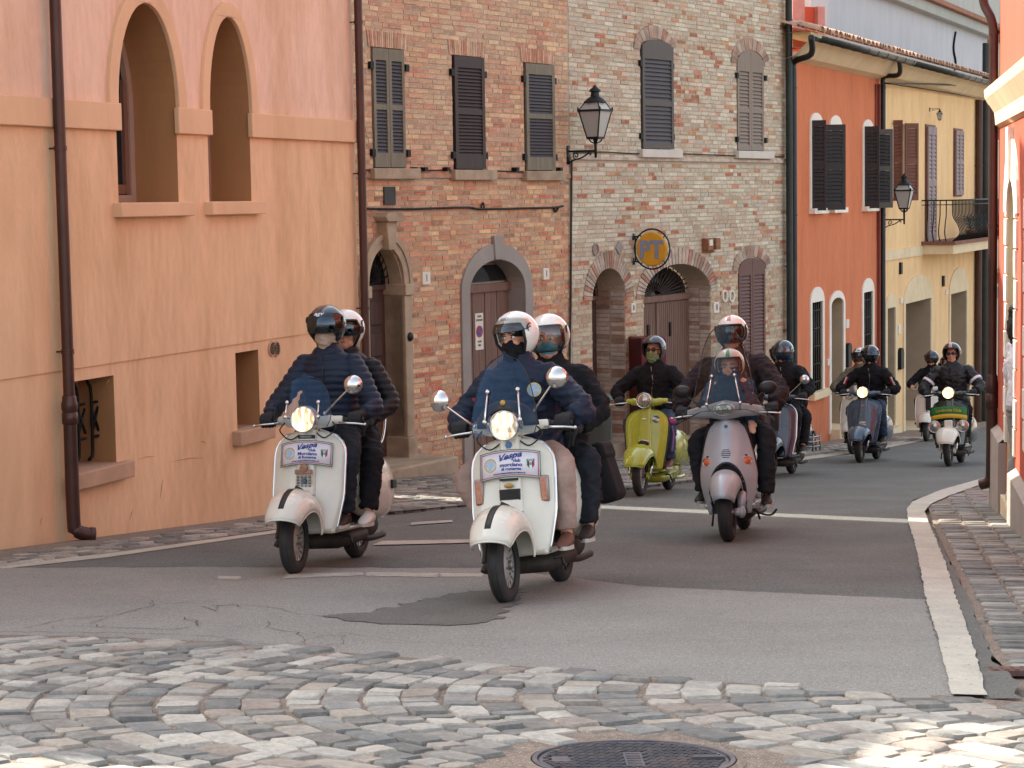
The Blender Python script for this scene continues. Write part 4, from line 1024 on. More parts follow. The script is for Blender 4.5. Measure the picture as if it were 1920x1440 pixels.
for x0, x1, y0, y1 in ((1687, 1692, 492, 513), (1767, 1771, 517, 536)):
    s_, z1 = lo(x0, y0); z0_ = lo(x1, y1)[1]; mb = MB(); mb.box(s_-.08, s_+.08, -.05, 0, z0_, z1); mb.build('wall_slot', m_black, yellow)
# geranium pot at the end of the balcony
m_leaf = mat('leaf_green', '3f5a2a', .6, var=.35, vscale=20)
m_terra = mat('terracotta', 'a0553a', .8, var=.1)
def plant(name, label, P, r, h, n, pot=None, cat='plant', seed=3, leafsz=.04):
    t = thing(name, label, cat, P); rr = random.Random(seed)
    z = 0
    if pot: mb = MB(); mb.lathe([(0, 0), (pot*.7, 0), (pot, pot*1.3), (pot*1.12, pot*1.3), (pot*1.12, pot*1.5), (pot*.95, pot*1.5), (0, pot*1.4)], 14); mb.build('pot', m_terra, t, smooth=True, autos=40); z = pot*1.4
    mb = MB()
    for k in range(n):
        a = rr.uniform(0, 2*pi); q = rr.random()**.5; e = rr.uniform(.1, 1)
        c = Vector((r*q*cos(a)*(.4+.6*e), r*q*sin(a)*(.4+.6*e), z+h*e*(1-.35*q)))
        mb.M = T(*c) @ Euler((rr.uniform(-1, 1), rr.uniform(-1, 1), rr.uniform(0, 6))).to_matrix().to_4x4(); s_ = leafsz*rr.uniform(.6, 1.4)
        mb.add([(0, -s_, 0), (s_*.45, 0, s_*.15), (0, s_, 0), (-s_*.45, 0, s_*.15)], [(0, 1, 2), (0, 2, 3)])
    mb.M = None; mb.build('foliage', m_leaf, t, fixn=False)
    mb = MB()
    for k in range(7):
        a = rr.uniform(0, 6.3); mb.tube([(0, 0, z*.8), (r*.4*cos(a), r*.4*sin(a), z+h*.6)], .006, 5)
    mb.build('stems', m_leaf, t)
    return t
q = WO.world(bs0+.95*(bs1-bs0)*.5, -.5, zb1+.1); plant('potted_plant', 'green plant in a terracotta pot on the iron balcony', (q.x, q.y, q.z), .2, .5, 120, .13)
# eaves, gutter, roof tiles
go = -.62
for rt, s0, s1, m_ in ((orange, -.3, OS-.03, m_cream), (yellow, OS+.02, YE+.3, m_cream)):
    mb = MB(); zt = ZG+.05
    mb.add([(s0, .0, ZW), (s1, .0, ZW), (s1, -.2, ZW+.06), (s0, -.2, ZW+.06), (s1, -.5, zt-.06), (s0, -.5, zt-.06), (s1, -.5, zt+.05), (s0, -.5, zt+.05), (s1, .2, zt+.05), (s0, .2, zt+.05)],
           [(1, 0, 3, 2), (2, 3, 5, 4), (4, 5, 7, 6), (6, 7, 9, 8)]); mb.build('eaves', m_, rt)
    mb = MB(); n = 9
    def gut(u, v, s0=s0, s1=s1): 
        a = pi*(1+v); return (s0+(s1-s0)*u, go+.085*cos(a), ZG+.02+.085*sin(a))
    mb.grid(gut, 2, n); g = mb.build('gutter', m_pipek, rt, smooth=True, solid=.008)
    k = MB()
    s_ = s0+.3
    while s_ < s1:
        k.tube([(s_, go+.09*cos(a), ZG+.02+.09*sin(a)) for a in [pi+pi*i/6 for i in range(7)]]+[(s_, go+.2, ZG+.05)], .012, 5); s_ += .8
    k.build('gutter_brackets', m_pipek, g)
    tm = MB()
    def tile(u, v): 
        a = pi*v; return (.085*cos(a)*(1-.12*u), .0+.42*u, .075*sin(a)+.12*u)
    tm.grid(tile, 2, 7); tme = tm.mesh('roof_tile', mat('pale_roof_tile', 'c7a790', .85, var=.3, vscale=9, bump=.003, stain='7a6152', stscale=5, stamt=.6), True)
    rf = MB(); rf.add([(s0, -.5, zt+.05), (s1, -.5, zt+.05), (s1, 3.4, zt+1.15), (s0, 3.4, zt+1.15)], [(0, 1, 2, 3)]); ro = rf.build('roof', m_rooft, rt)
    s_ = s0+.1; cnt = 0
    while s_ < s1-.05:
        o = link('roof_tile', tme, ro); o.location = (s_, -.66+R.uniform(-.03, .03), zt+.075); o.rotation_euler = (0, 0, R.uniform(-.05, .05))
        o = link('roof_tile', tme, ro); o.location = (s_, -.26+R.uniform(-.02, .02), zt+.16); s_ += .185
m_redp = mat('maroon_conduit', '7a352c', .6, var=.15)
def opipe(root, px0, yt, px1, zbot, r, m, bend=None, off=-.12):
    s_, _ = lo(px1, 450, off); pts = [(s_, off, zbot), (s_, off, lo(px1, yt, off)[1])]
    if bend: pts += [(s_, off-.02, pts[-1][2]+.18), (lo(bend, 90, -.5)[0], -.5, ZG-.28), (lo(bend, 90, -.6)[0], -.6, ZG-.02)]
    return pipe(root, pts[:1]+smooth_path(pts[1:], 5), r, m, clips=[(s_, off, lo(px1, 165, off)[1]), (s_, off, lo(px1, 403, off)[1])])
opipe(orange, 0, 135, 1489, -3.6, .055, m_pipek, bend=1521)
opipe(yellow, 0, 160, 1656, -4.2, .05, m_pipek, bend=1686)
mb = MB(); s_ = lo(1644, 300)[0]; mb.tube([(s_, -.05, -4), (s_, -.05, ZW-.1)], .035, 6); mb.tube([(s_-.2, -.03, 1), (s_-.2, -.03, ZW-.1)], .02, 6); mb.build('conduit', m_redp, orange)
for px_ in (1835, 1847):
    s_ = lo(px_, 400, -.1)[0]; pipe(yellow, [(s_, -.1, -5.2), (s_, -.1, ZW+(.0 if px_ < 1840 else 1.5))], .09, m_pipe if px_ < 1840 else m_pipek, clips=[(s_, -.1, 2)])
cable(yellow, WO, [(1660, 156), (1750, 158), (1848, 162)], .02, off=-.3); cable(yellow, WO, [(1660, 156), (1740, 168), (1830, 183)], .016, off=-.1)
# ------------------------------------------------ background houses behind the eaves
def backhouse(label, deg, px0, px1, dist, ytop0, ytop1, m, depth=5, zb=-4, cap=True, capm=None):
    """box house at `dist` metres whose street wall spans the given pixels"""
    d0 = ray(px0, ytop0); a = EYE+d0*(dist/d0.y); W = Wall(a.x, a.y, deg); s1 = W.S(px1, 0, ytop1); zt = W.Z(px0, ytop0)
    rt = wallroot('background_house', label, W)
    mb = MB(); mb.box(0, s1, 0, depth, zb, zt); mb.build('wall', m, rt)
    if cap:
        mb = MB(); mb.box(-.2, s1+.15, -.25, depth, zt, zt+.28); e = mb.build('cornice', capm or m, rt, bevel=.02)
        mb = MB(); mb.box(-.2, s1+.2, -.4, depth, zt+.28, zt+.4); mb.build('roof', m_rooft, rt)
    return rt, W, s1, zt
m_bluew = stucco('pale_blue_plaster', 'b9bcc0', 'a2a6ac', stamt=.4); m_greyw = stucco('grey_plaster', 'a9aca6', '979c99', stamt=.4)
m_creamw = stucco('cream_wall', 'd3c6ad', 'b3a58c', stamt=.4)
bh, WH, sH, zH = backhouse('pale blue-grey house wall rising behind the tiled roof of the yellow house', 23.3, 1552, 1851, 44.5, -40, 75, m_bluew, 6, capm=m_greyw)
cable(bh, WH, [(1792, 60), (1788, 90), (1792, 120), (1786, 150)], .03)
backhouse('grey-green house wall farthest back at the top right', 24, 1690, 1900, 62, -160, 10, m_greyw, 8, cap=False)
bm2_, WK, sK, zK = backhouse('narrow cream house with flower pots at the end of the street', 62, 1826, 1900, 66, 78, 80, m_creamw, 8, zb=-7, capm=m_rooft)
for px_, y0, y1 in ((1852, 340, 375), (1853, 500, 560)):
    s_, z1 = WK.L(px_, y0); z0_ = WK.L(px_, y1)[1]; mb = MB(); mb.prism(arch(s_-.5, s_+.4, z0_, z1-.3, .3, 8), -.06, .02); w_ = mb.build('window', m_taupe, bm2_)
for px_, y0 in ((1853, 240), (1852, 508)):
    q = WK.world(*[WK.L(px_, y0)[0], -.35, WK.L(px_, y0)[1]]); plant('potted_plant', 'terracotta flower pot high on the narrow cream house' if y0 < 300 else 'flower pot on the lower ledge of the narrow cream house', (q.x, q.y, q.z-.4), .3, .3, 40, .22, seed=y0)
    mb = MB(); s_, z_ = WK.L(px_, y0); mb.box(s_-.4, s_+.4, -.6, 0, z_-.5, z_-.4); mb.build('ledge', m_creamw, bm2_)
# orange chimney block behind the brick house corner
d0 = ray(1492, 60); a = EYE+d0*(41/d0.y); WCH = Wall(a.x, a.y, 60); rt = wallroot('rooftop_block', 'small orange and pink rooftop block above the first gutter', WCH, 'chimney')
s1 = WCH.S(1538, 0, 30); mb = MB(); mb.box(-.15, s1, 0, 1.2, WCH.Z(1500, 90), WCH.Z(1500, 12)); mb.build('body', stucco('red_orange_stucco', 'd0573a', 'b5482f', stamt=.3), rt)
mb = MB(); mb.box(-.15, .15, -.1, 1.2, WCH.Z(1500, 90), 8); mb.box(s1*.75, s1+.02, -.12, -.003, WCH.Z(1500, 70), WCH.Z(1500, 12)); mb.build('pilaster', mat('pink_plaster', 'c9877b', .9, var=.15), rt)
mb = MB(); mb.box(.15, s1, .3, 1.2, WCH.Z(1500, 12), 8); mb.build('upper_wall', m_whitep, rt)
# ------------------------------------------------ 6. the sunlit house on the right
c0 = G(1905, 985); WR = Wall(c0.x, c0.y, 189.8)
lr = lambda px, py, off=0: WR.L(px, py, off)
m_red = stucco('coral_stucco', 'b8543b', 'a2452f', stamt=.5, grain=(7, .05))
m_plinth = mat('grey_plinth', 'a59a90', .85, var=.08, vscale=3, bump=.002, stain='8c8078', stamt=.4)
right = wallroot('stucco_house', 'coral red house on the right with white toothed trim round its arched doorway', WR)
RE0 = lr(1872, 500)[0]; RN = 5.2
dr0 = lr(1889, 700)[0]; dr1 = lr(1903, 700)[0]; dz0 = lr(1895, 945)[1]; dzs = lr(1895, 420)[1]; dri = .38
niche = arch(dr0, dr1, dz0, dzs, dri, 12)
zpl = lr(1880, 820)[1]
mb = MB(); mb.poly([(RE0, -2.4), (RN, -1.6), (RN, 5.6), (RE0, 5.6)], [niche], 0)
mb.add([(RE0, 0, -2.4), (RE0, 0, 5.6), (RE0, 6, 5.6), (RE0, 6, -2.4)], [(0, 1, 2, 3)]); mb.build('wall', m_red, right)
mb = MB(); reveal(mb, niche, 1.3); mb.build('doorway_reveal', m_cream, right)
mb = MB(); mb.box(dr0, dr1, 1.25, 1.3, dz0, dzs+dri); mb.build('door', m_wood_b, right)
for k, (a, b_) in enumerate(((RE0-.06, dr0-.12), (dr1+.14, RN))):
    zt = zpl-.12*(k == 1)
    mb = MB(); mb.box(a, b_, -.07, .0, -2.6, zt); mb.add([(a, -.07, zt), (b_, -.07, zt), (b_, 0, zt+.05), (a, 0, zt+.05)], [(0, 1, 2, 3)]); mb.build('plinth', m_plinth, right)
mb = MB(); mb.box(dr0-.1, dr1+.1, -.05, 1.3, -2.4, dz0); mb.build('door_step', m_cream, right)
zz = zpl+.02; k = 0
while zz < dzs+.1:      # toothed quoins either side of the doorway
    for a, b_ in ((dr0-.16-(.1 if k % 2 else 0), dr0), (dr1, dr1+.16+(.1 if k % 2 else 0))):
        mb = MB(); mb.box(a, b_, -.022, .003, zz, zz+.235); mb.build('quoin', m_whitep, right, bevel=.006)
    zz += .25; k += 1
mb = MB(); arch_ring(mb, dr0, dr1, dzs+.1, dzs+.1, dri-.1, .34, -.022, .003, 14); mb.build('door_arch', m_whitep, right)
kc = (dr0+dr1)/2; mb = MB(); mb.prism([(kc-.1, dzs+dri), (kc+.1, dzs+dri), (kc+.13, dzs+dri+.45), (kc-.13, dzs+dri+.45)], -.05, .003); mb.build('keystone', m_whitep, right)
# second opening's trim nearer the camera
zz = zpl+.2; k = 0; q1 = lr(1919, 600)[0]
while zz < 1.4:
    mb = MB(); mb.box(q1+.25-(.08 if k % 2 else 0), q1+.6, -.022, .003, zz, zz+.235); mb.build('quoin', m_whitep, right, bevel=.006); zz += .25; k += 1
# cornice with tiles
zc0 = lr(1870, 200, -.3)[1]; zc1 = lr(1850, 165, -.14)[1]
mb = MB(); mb.prism([(0, 0), (1, 0)], 0, 1) if False else None
e0 = RE0-.04
prof_c = [(0, -.36), (-.04, -.33), (-.05, -.22), (-.13, -.08), (-.14, 0), (0, .08)]
nn = len(prof_c)
mb.add([(e0, y_, zc1+z_) for y_, z_ in prof_c]+[(RN, y_, zc1+z_) for y_, z_ in prof_c], [tuple(range(nn))[::-1], tuple(range(nn, 2*nn))]+[(i_, (i_+1) % nn, nn+(i_+1) % nn, nn+i_) for i_ in range(nn)]); mb.build('cornice', m_cream, right)
mb = MB(); mb.box(RE0-.1, RN, -.2, 6, 5.6, 5.72); mb.build('roof', m_rooft, right)
s_ = RE0+.02; PO = -.055
zc_ = lr(1863, 730, PO)[1]; ze = lr(1863, 925, PO)[1]
zt = lr(1863, 50, PO)[1]
p = pipe(right, smooth_path([(s_-.1, -.16, zt+.42), (s_-.08, -.14, zt+.22), (s_-.02, -.08, zt+.08), (s_, PO, zt-.05)], 4)+[(s_, PO, zc_)], .043, m_pipe, clips=[(s_, PO, lr(1862, 75)[1]), (s_, PO, lr(1862, 420)[1])])
mb = MB(); mb.lathe([(.045, .12), (.053, .1), (.053, .06), (.062, .03), (.062, -.02), (.053, -.06), (.06, -.065), (.06, -.2), (.053, -.205)], 18, T(s_, PO, zc_)); mb.tube(smooth_path([(s_, PO, zc_-.15), (s_, PO, ze+.2), (s_-.01, PO-.02, ze+.07), (s_-.04, PO-.10, ze+.03)], 5), .052, 16); mb.build('lower_pipe', m_pipe, p, smooth=True, autos=60)
# sunlit house at the near right stays out of frame except its shade; end of right row beyond
# ------------------------------------------------ unseen block added in the lane (casts the shade, leaves a slit)
def convexprism(name, label, pts, z0, z1, m, cat='house'):
    c = Vector((sum(p[0] for p in pts)/len(pts), sum(p[1] for p in pts)/len(pts), 0)); rt = thing(name, label, cat, c)
    mb = MB(); n = len(pts); vs = [(p[0]-c.x, p[1]-c.y, z0) for p in pts]+[(p[0]-c.x, p[1]-c.y, z1) for p in pts]
    mb.add(vs, [tuple(range(n))[::-1], tuple(range(n, 2*n))]+[(i, (i+1) % n, n+(i+1) % n, n+i) for i in range(n)]); mb.build('wall', m, rt); return rt
SH = Vector((-.788, .615))                  # horizontal direction to the sun
def slit_side(px, py, t0, t1):
    g_ = G(px, py); p = Vector((g_.x, g_.y)); return p+SH*t0, p+SH*t1
u0, u1 = slit_side(730, 930, .75, 6.5)
bq = WB.world(B0, .02, 0); bq2 = WB.world(B0, 5.5, 0)
mb_root = brick
mb = MB(); M = Matrix.Translation(WB.o).to_4x4() @ Matrix.Rotation(WB.rz, 4, 'Z'); Mi = M.inverted()
pts = [u0, Vector((bq.x, bq.y)), Vector((bq2.x, bq2.y)), u1]
vs = [Mi @ Vector((p.x, p.y, -3)) for p in pts]+[Mi @ Vector((p.x, p.y, 7.4)) for p in pts]
mb.add(vs, [(0, 1, 2, 3), (7, 6, 5, 4)]+[(i, i+4, (i+1) % 4+4, (i+1) % 4) for i in range(4)]); mb.build('unseen_lane_block', m_mort, brick)  # unseen sun blocker parented to the brick house, not a part of it

# ------------------------------------------------ wall lanterns
m_lgl = mat('frosted_lamp_glass', 'b9bab4', .35, var=.06, spec=.5, trans=.15)
m_ironp = mat('dark_green_iron', '23282a', .5, metal=.4, var=.2)
def lantern(label, W, px_wall, px_lamp, ytop, ybot, yarm, off, lit=False, sc_=None, group='wall lanterns on curled iron brackets'):
    s_, za = W.L(px_wall, yarm, -.02)
    q = W.world(s_, -.02, za); t = thing('wall_lantern', label, 'street lamp', q, W.rz, group)
    zt = W.L(px_lamp, ytop, -off)[1]-za; zb = W.L(px_lamp, ybot, -off)[1]-za; h = zt-zb; arm = sc_ or .13
    c = (0, -off)
    k = h
    w1_, w2_ = .205*k, .105*k      # half widths top / bottom of the glass body
    zg0, zg1 = zb+.12*k, zb+.58*k
    fr = MB()
    for a, b_ in ((-1, -1), (1, -1), (1, 1), (-1, 1)):
        fr.tube([(c[0]+a*w2_, c[1]+b_*w2_, zg0), (c[0]+a*w1_, c[1]+b_*w1_, zg1)], .014*k, 6)
        fr.tube([(c[0]+a*w1_, c[1]+b_*w1_, zg1), (c[0]+a*w1_*.62, c[1]+b_*w1_*.62, zg1+.14*k)], .012*k, 6)
        fr.lathe([(0, .07*k), (.012*k, .05*k), (.02*k, .02*k), (.01*k, 0)], 8, T(c[0]+a*w1_*1.04, c[1]+b_*w1_*1.04, zg1))
    for w_, z_, th in ((w2_, zg0, .02*k), (w1_*1.05, zg1, .018*k), (w1_*.64, zg1+.145*k, .015*k)):
        fr.M = T(c[0], c[1], z_)
        for a in range(4): fr.M = T(c[0], c[1], z_) @ RZ(90*a); fr.box(-w_-th*.5, w_+th*.5, -w_-th*.5, -w_+th*.5, -th, th)
    fr.M = None
    fr.build('frame', m_ironp, t)
    g_ = MB()
    for a in range(4):
        g_.M = T(c[0], c[1], 0) @ RZ(90*a); g_.add([(-w2_, -w2_, zg0), (w2_, -w2_, zg0), (w1_, -w1_, zg1), (-w1_, -w1_, zg1)], [(0, 1, 2, 3)]); g_.add([(-w1_, -w1_, zg1), (w1_, -w1_, zg1), (w1_*.62, -w1_*.62, zg1+.14*k), (-w1_*.62, -w1_*.62, zg1+.14*k)], [(0, 1, 2, 3)])
    g_.build('glass', m_lgl, t)
    cp = MB(); cp.lathe([(w1_*.95, zg1+.14*k), (w1_*.7, zg1+.2*k), (w1_*.38, zg1+.24*k), (w1_*.34, zg1+.31*k), (w1_*.5, zg1+.325*k), (w1_*.46, zg1+.35*k), (w1_*.22, zg1+.39*k), (w1_*.06, zg1+.43*k), (0, zg1+.44*k)], 12, T(c[0], c[1], 0)); cp.build('cap', m_ironp, t, smooth=True, autos=50)
    bl = MB(); bl.ell((c[0], c[1], zg0+.1*k), (.05*k, .05*k, .08*k), 10, 8); bl.build('bulb', m_grayst, t, smooth=True)
    br = MB()
    for a in range(4):
        x, y = (w2_*.9*cos(a*pi/2+pi/4)*1.3, w2_*.9*sin(a*pi/2+pi/4)*1.3)
        br.tube(smooth_path([(c[0]+x, c[1]+y, zg0), (c[0]+x*.7, c[1]+y*.7, zg0-.06*k), (c[0]+x*.2, c[1]+y*.2, zg0-.09*k), (c[0], c[1], zg0-.14*k)], 4), .012*k, 6)
    br.tube([(c[0], c[1], zg0), (c[0], c[1], -.12*k)], [.03*k, .022*k], 8)
    br.tube([(0, 0, 0), (c[0], c[1], 0)], .018*k, 8)
    br.box(-.04*k, .04*k, 0, .02, -.22*k, .1*k)
    spiral = [(0, -.02*k-.1*k*i/10*1.0, -.2*k+.12*k*i/10) for i in range(3)]
    def sp(cy, cz, r0, turns, dirn, a0):
        return [(0, cy+(r0*(1-.8*i/22))*cos(a0+dirn*turns*2*pi*i/22), cz+(r0*(1-.8*i/22))*sin(a0+dirn*turns*2*pi*i/22)) for i in range(23)]
    br.tube(sp(-off*.28, -.075*k, .065*k, 1.3, 1, -pi/2), .011*k, 6); br.tube(smooth_path([(0, 0, -.2*k), (0, -off*.2, -.15*k), (0, -off*.5, -.11*k), (0, -off*.8, -.015*k)], 5), .014*k, 6)
    br.tube(sp(-off*.78, -.04*k, .035*k, 1.2, -1, -pi/2), .010*k, 6)
    br.build('bracket', m_ironp, t, smooth=True)
    return t
lantern('black iron lantern with frosted glass where the orange and pale brick houses meet', WB, 1066, 1114, 161, 272, 284, .45)
lantern('black iron lantern hanging beside the pipe between orange and yellow houses', WO, 1660, 1691, 326, 400, 412, .40)
lantern('tiny black lamp high on the yellow facade above the balcony', WO, 1744, 1754, 203, 226, 204, .22)
# ------------------------------------------------ round PT sign
s_, z_ = WB.L(1187, 467); t = thing('round_sign', 'round yellow sign with PT in grey letters on an iron ring bracket', 'sign', WB.world(s_, 0, z_), WB.rz)
off = .33; rr = .262
m_yel = mat('sign_yellow', 'd9a02a', .5, var=.1, vscale=8); m_signg = mat('sign_grey', '8a93a8', .5, var=.1)
Ms = T(0, -off, 0) @ RY(90)   # disc normal along +x; face to -x side (towards the camera)
mb = MB(); mb.lathe([(0, -.03), (rr*.93, -.03), (rr, -.015), (rr, .015), (rr*.93, .03), (0, .03)], 36, Ms); mb.build('disc', m_yel, t, smooth=True, autos=30)
mb = MB(); mb.tube([(0, -off+.305*cos(a), .305*sin(a)) for a in [2*pi*i/36 for i in range(37)]], .014, 6); mb.tube([(0, -.04, -.2), (0, -.04, .2)], .013, 6)
for sg in (1, -1): mb.tube([(0, 0, .19*sg), (0, -.07, .19*sg), (0, -.13, .22*sg)], .014, 6); mb.box(-.03, .03, -.02, 0, .19*sg-.05, .19*sg+.05)
for a in (.8, 2.4, 3.9, 5.4): mb.tube([(0, -off+.305*cos(a), .305*sin(a)), (0, -off+rr*cos(a), rr*sin(a))], .01, 5)
mb.build('ring_bracket', m_pipek, t, smooth=True)
# reads from the camera side (-x): text frame: right = -y, up = z, normal = -x
Mt = Matrix(((0, 0, -1, -.032), (-1, 0, 0, -off), (0, 1, 0, -.02), (0, 0, 0, 1)))
text('PT', .37, Mt, m_signg, t, bold=.014, ext=.004)
# ------------------------------------------------ no-parking sign on the grey gate
s0, z1 = WB.L(892, 588, .22); s1, z0 = WB.L(908, 655, .22)
t = thing('parking_sign', 'white no-parking notice with a red and blue roundel on the grey gate', 'sign', WB.world((s0+s1)/2, .23, (z0+z1)/2), WB.rz)
w_, h_ = (s1-s0)/2, (z1-z0)/2
mb = MB(); mb.box(-w_, w_, 0, .01, -h_, h_); mb.build('board', m_plaq, t)
m_rred = mat('sign_red', 'b5332c', .5); m_rblue = mat('sign_blue', '2f4f93', .5)
mb = MB(); mb.lathe([(0, .004), (w_*.82, .004), (w_*.82, 0)], 24, T(0, -.001, 0) @ RX(90)); mb.build('red_ring', m_rred, t)
mb = MB(); mb.lathe([(0, .006), (w_*.6, .006), (w_*.6, 0)], 24, T(0, -.001, 0) @ RX(90)); mb.build('blue_disc', m_rblue, t)
mb = MB(); mb.M = RY(45); mb.box(-w_*.65, w_*.65, -.009, -.0072, -w_*.1, w_*.1); mb.build('red_bar', m_rred, t)
for z_, tx in ((h_*.82, 'COMUNE'), (h_*.62, 'DI MORCIANO'), (-h_*.55, 'LASCIARE'), (-h_*.75, 'LIBERO')): text(tx, h_*.16, T(0, -.002, z_) @ RX(90), m_ink, t, sx=.6)
# ------------------------------------------------ litter bin, red machine, weed
g_ = G(1120, 902); t = thing('litter_bin', 'grey metal litter bin with a mushroom lid by the brick houses', 'bin', (g_.x, g_.y, g_.z))
m_bin = mat('grey_bin_metal', '4c524f', .5, metal=.3, var=.12, vscale=4)
mb = MB(); mb.lathe([(0, 0), (.16, 0), (.165, .02), (.18, .8), (.185, .83), (.16, .83), (.155, .5)], 24); mb.build('body', m_bin, t, smooth=True, autos=30)
mb = MB(); mb.lathe([(.0, 1.06), (.12, 1.05), (.22, 1.015), (.245, .985), (.23, .975), (0, .99)], 24); mb.build('lid', m_bin, t, smooth=True, autos=50)
mb = MB()
for a in (.5, 2.6, 4.7): mb.tube([(.14*cos(a), .14*sin(a), .8), (.14*cos(a), .14*sin(a), 1.0)], .012, 6)
mb.build('lid_posts', m_bin, t)
s_, _ = WB.L(1212, 700, -.3); zr1 = WB.Z(1205, 634, -.4)
q = WB.world(s_, -.35, 0); zg_ = gz(q.x, q.y); t = thing('vending_machine', 'tall dark red machine standing against the pale brick wall beside the gate', 'machine', (q.x, q.y, zg_), radians(20))
m_dred = mat('dark_red_enamel', '5a1620', .4, var=.1); hh = zr1-zg_
mb = MB(); mb.box(-.22, .22, -.2, .3, .12, hh); mb.build('cabinet', m_dred, t, bevel=.03)
mb = MB(); mb.box(-.2, .2, -.18, .25, 0, .12); mb.build('foot', m_black, t)
mb = MB(); mb.box(.22, .232, -.16, .22, hh-.95, hh-.12); mb.build('face_panel', mat('pink_panel', '8d5560', .5, var=.1), t)
mb = MB(); mb.box(.232, .238, -.12, .1, hh-.32, hh-.18); mb.build('display', m_plaq, t)
mb = MB(); mb.box(.232, .238, -.1, .05, hh-.75, hh-.5); mb.build('price_card', mat('yellow_card', 'd8cd72', .5), t)
g_ = G(822, 886); plant('weed', 'small green weed growing at the foot of the orange brick wall', (g_.x+.05, g_.y-.12, g_.z), .16, .2, 260, None, seed=8, leafsz=.028)
# ================================================================== materials for scooters and riders
def paint(name, c, rough=.22, coat=.6, metal=0, var=.05, **k): return mat(name, c, rough, metal=metal, var=var, vscale=4, coat=coat, wear=6, **k)
m_cream_p = paint('cream_paint', 'cfcabc', stain='b8b09c', stscale=3, stamt=.35)
m_cream_q = paint('ivory_paint', 'd4cfc0', stain='bdb39c', stscale=3, stamt=.3)
m_silver = mat('silver_paint', 'a2a9af', .32, metal=.12, var=.03, coat=.5)
m_green = paint('lime_paint', '9aa42a', .2, .8)
m_blue = paint('dark_blue_paint', '1c3347', .2, .8)
m_steelb = paint('slate_blue_paint', '46596a', .25, .7, .3)
m_dkgreen = paint('bottle_green_paint', '143c28', .25, .6)
m_chrome = mat('chrome', 'd0d0d0', .1, metal=1, var=.05, wear=9)
m_alu = mat('cast_aluminium', '8d8d8b', .38, metal=.8, var=.15, vscale=12)
m_rimp = mat('wheel_paint', 'a9a7a0', .4, metal=.4, var=.12, vscale=10)
m_rub = mat('tyre_rubber', '2b2827', .8, var=.2, vscale=12, bump=.001, bscale=80, stain='4c4642', stscale=5, stamt=.5)
m_blk = mat('black_plastic', '1b1b1c', .45, var=.15)
m_seat = mat('black_vinyl', '17181a', .5, var=.15, bump=.0006, bscale=90)
m_grime = mat('grimy_metal', '35302c', .65, metal=.4, var=.3, vscale=14, stain='4d443c', stamt=.6)
m_amber = mat('amber_lens', 'c9603a', .2, coat=.6, var=.1)
m_orl = mat('clear_orange_lens', 'a8705a', .15, coat=.8, var=.25, vscale=60)
m_refl = mat('headlight_reflector', 'cfc7ba', .22, metal=.9, var=.35, vscale=24, stretch=(4, 1, .5))
def lens_lit(name, strength, c='ffc27a'):
    m = mat(name, 'e8d6b8', .1, coat=.5, var=.1)
    if 'lit' in m: return m
    nt = m.node_tree; n = nt.nodes; l = nt.links; b = n['Principled BSDF']
    tc = n.new('ShaderNodeTexCoord'); wv = n.new('ShaderNodeTexNoise'); mp = n.new('ShaderNodeMapping'); mp.inputs['Scale'].default_value = (55, 5, 12)
    l.new(tc.outputs['Object'], mp.inputs[0]); l.new(mp.outputs[0], wv.inputs['Vector']); wv.inputs['Scale'].default_value = 1; wv.inputs['Detail'].default_value = 3
    mr = n.new('ShaderNodeMapRange'); mr.inputs[1].default_value = .42; mr.inputs[2].default_value = .62; mr.inputs[3].default_value = strength*.15; mr.inputs[4].default_value = strength
    l.new(wv.outputs['Fac'], mr.inputs[0]); l.new(mr.outputs[0], b.inputs['Emission Strength']); b.inputs['Emission Color'].default_value = (*lin(c), 1); m['lit'] = 1
    return m
m_lit = lens_lit('lit_headlight', .75, 'ffd2a4'); m_lit2 = lens_lit('bright_headlight', 2.0, 'ffbe7c')
m_lens = mat('unlit_headlight', 'a8a49c', .12, metal=.75, coat=.6, var=.4, vscale=30, stretch=(6, 1, .6))
def glassy(name, tint, fac=.12, rough=.04, refl='c8d4e0'):
    if name in MATS: return MATS[name]
    m = bpy.data.materials.new(name); MATS[name] = m; m.use_nodes = True; nt = m.node_tree; n = nt.nodes; l = nt.links; n.clear()
    o = n.new('ShaderNodeOutputMaterial'); mx = n.new('ShaderNodeMixShader'); tr = n.new('ShaderNodeBsdfTransparent'); gl = n.new('ShaderNodeBsdfGlossy')
    fr = n.new('ShaderNodeFresnel'); fr.inputs['IOR'].default_value = 1.45; ad = n.new('ShaderNodeMath'); ad.operation = 'MULTIPLY_ADD'; ad.inputs[1].default_value = .6; ad.inputs[2].default_value = fac
    tr.inputs[0].default_value = (*lin(tint), 1); gl.inputs[0].default_value = (*lin(refl), 1); gl.inputs['Roughness'].default_value = rough
    l.new(fr.outputs[0], ad.inputs[0]); l.new(ad.outputs[0], mx.inputs[0]); l.new(tr.outputs[0], mx.inputs[1]); l.new(gl.outputs[0], mx.inputs[2]); l.new(mx.outputs[0], o.inputs[0])
    return m
g_clear = glassy('clear_screen', 'dddeda', .02); g_blue = glassy('tinted_screen', 'd6dde2', .04, refl='86acd6'); g_dark = glassy('dark_visor', '40454a', .16, refl='9fb0c0'); g_smoke = glassy('smoked_visor', '9a968f', .08); g_vclear = glassy('clear_visor', 'e6e2da', .10)
m_glove = mat('black_glove', '19191b', .75, var=.2, bump=.001)
m_skin = mat('skin', 'c08a70', .55, var=.06, vscale=20)
m_skin2 = mat('pale_skin', 'd2a58e', .55, var=.05, vscale=20)
m_eye = mat('eye_white', 'd8d2cc', .3, var=0); m_iris = mat('dark_iris', '2a1d18', .3, var=0); m_brow = mat('brow_hair', '2c1f1a', .8, var=.2)
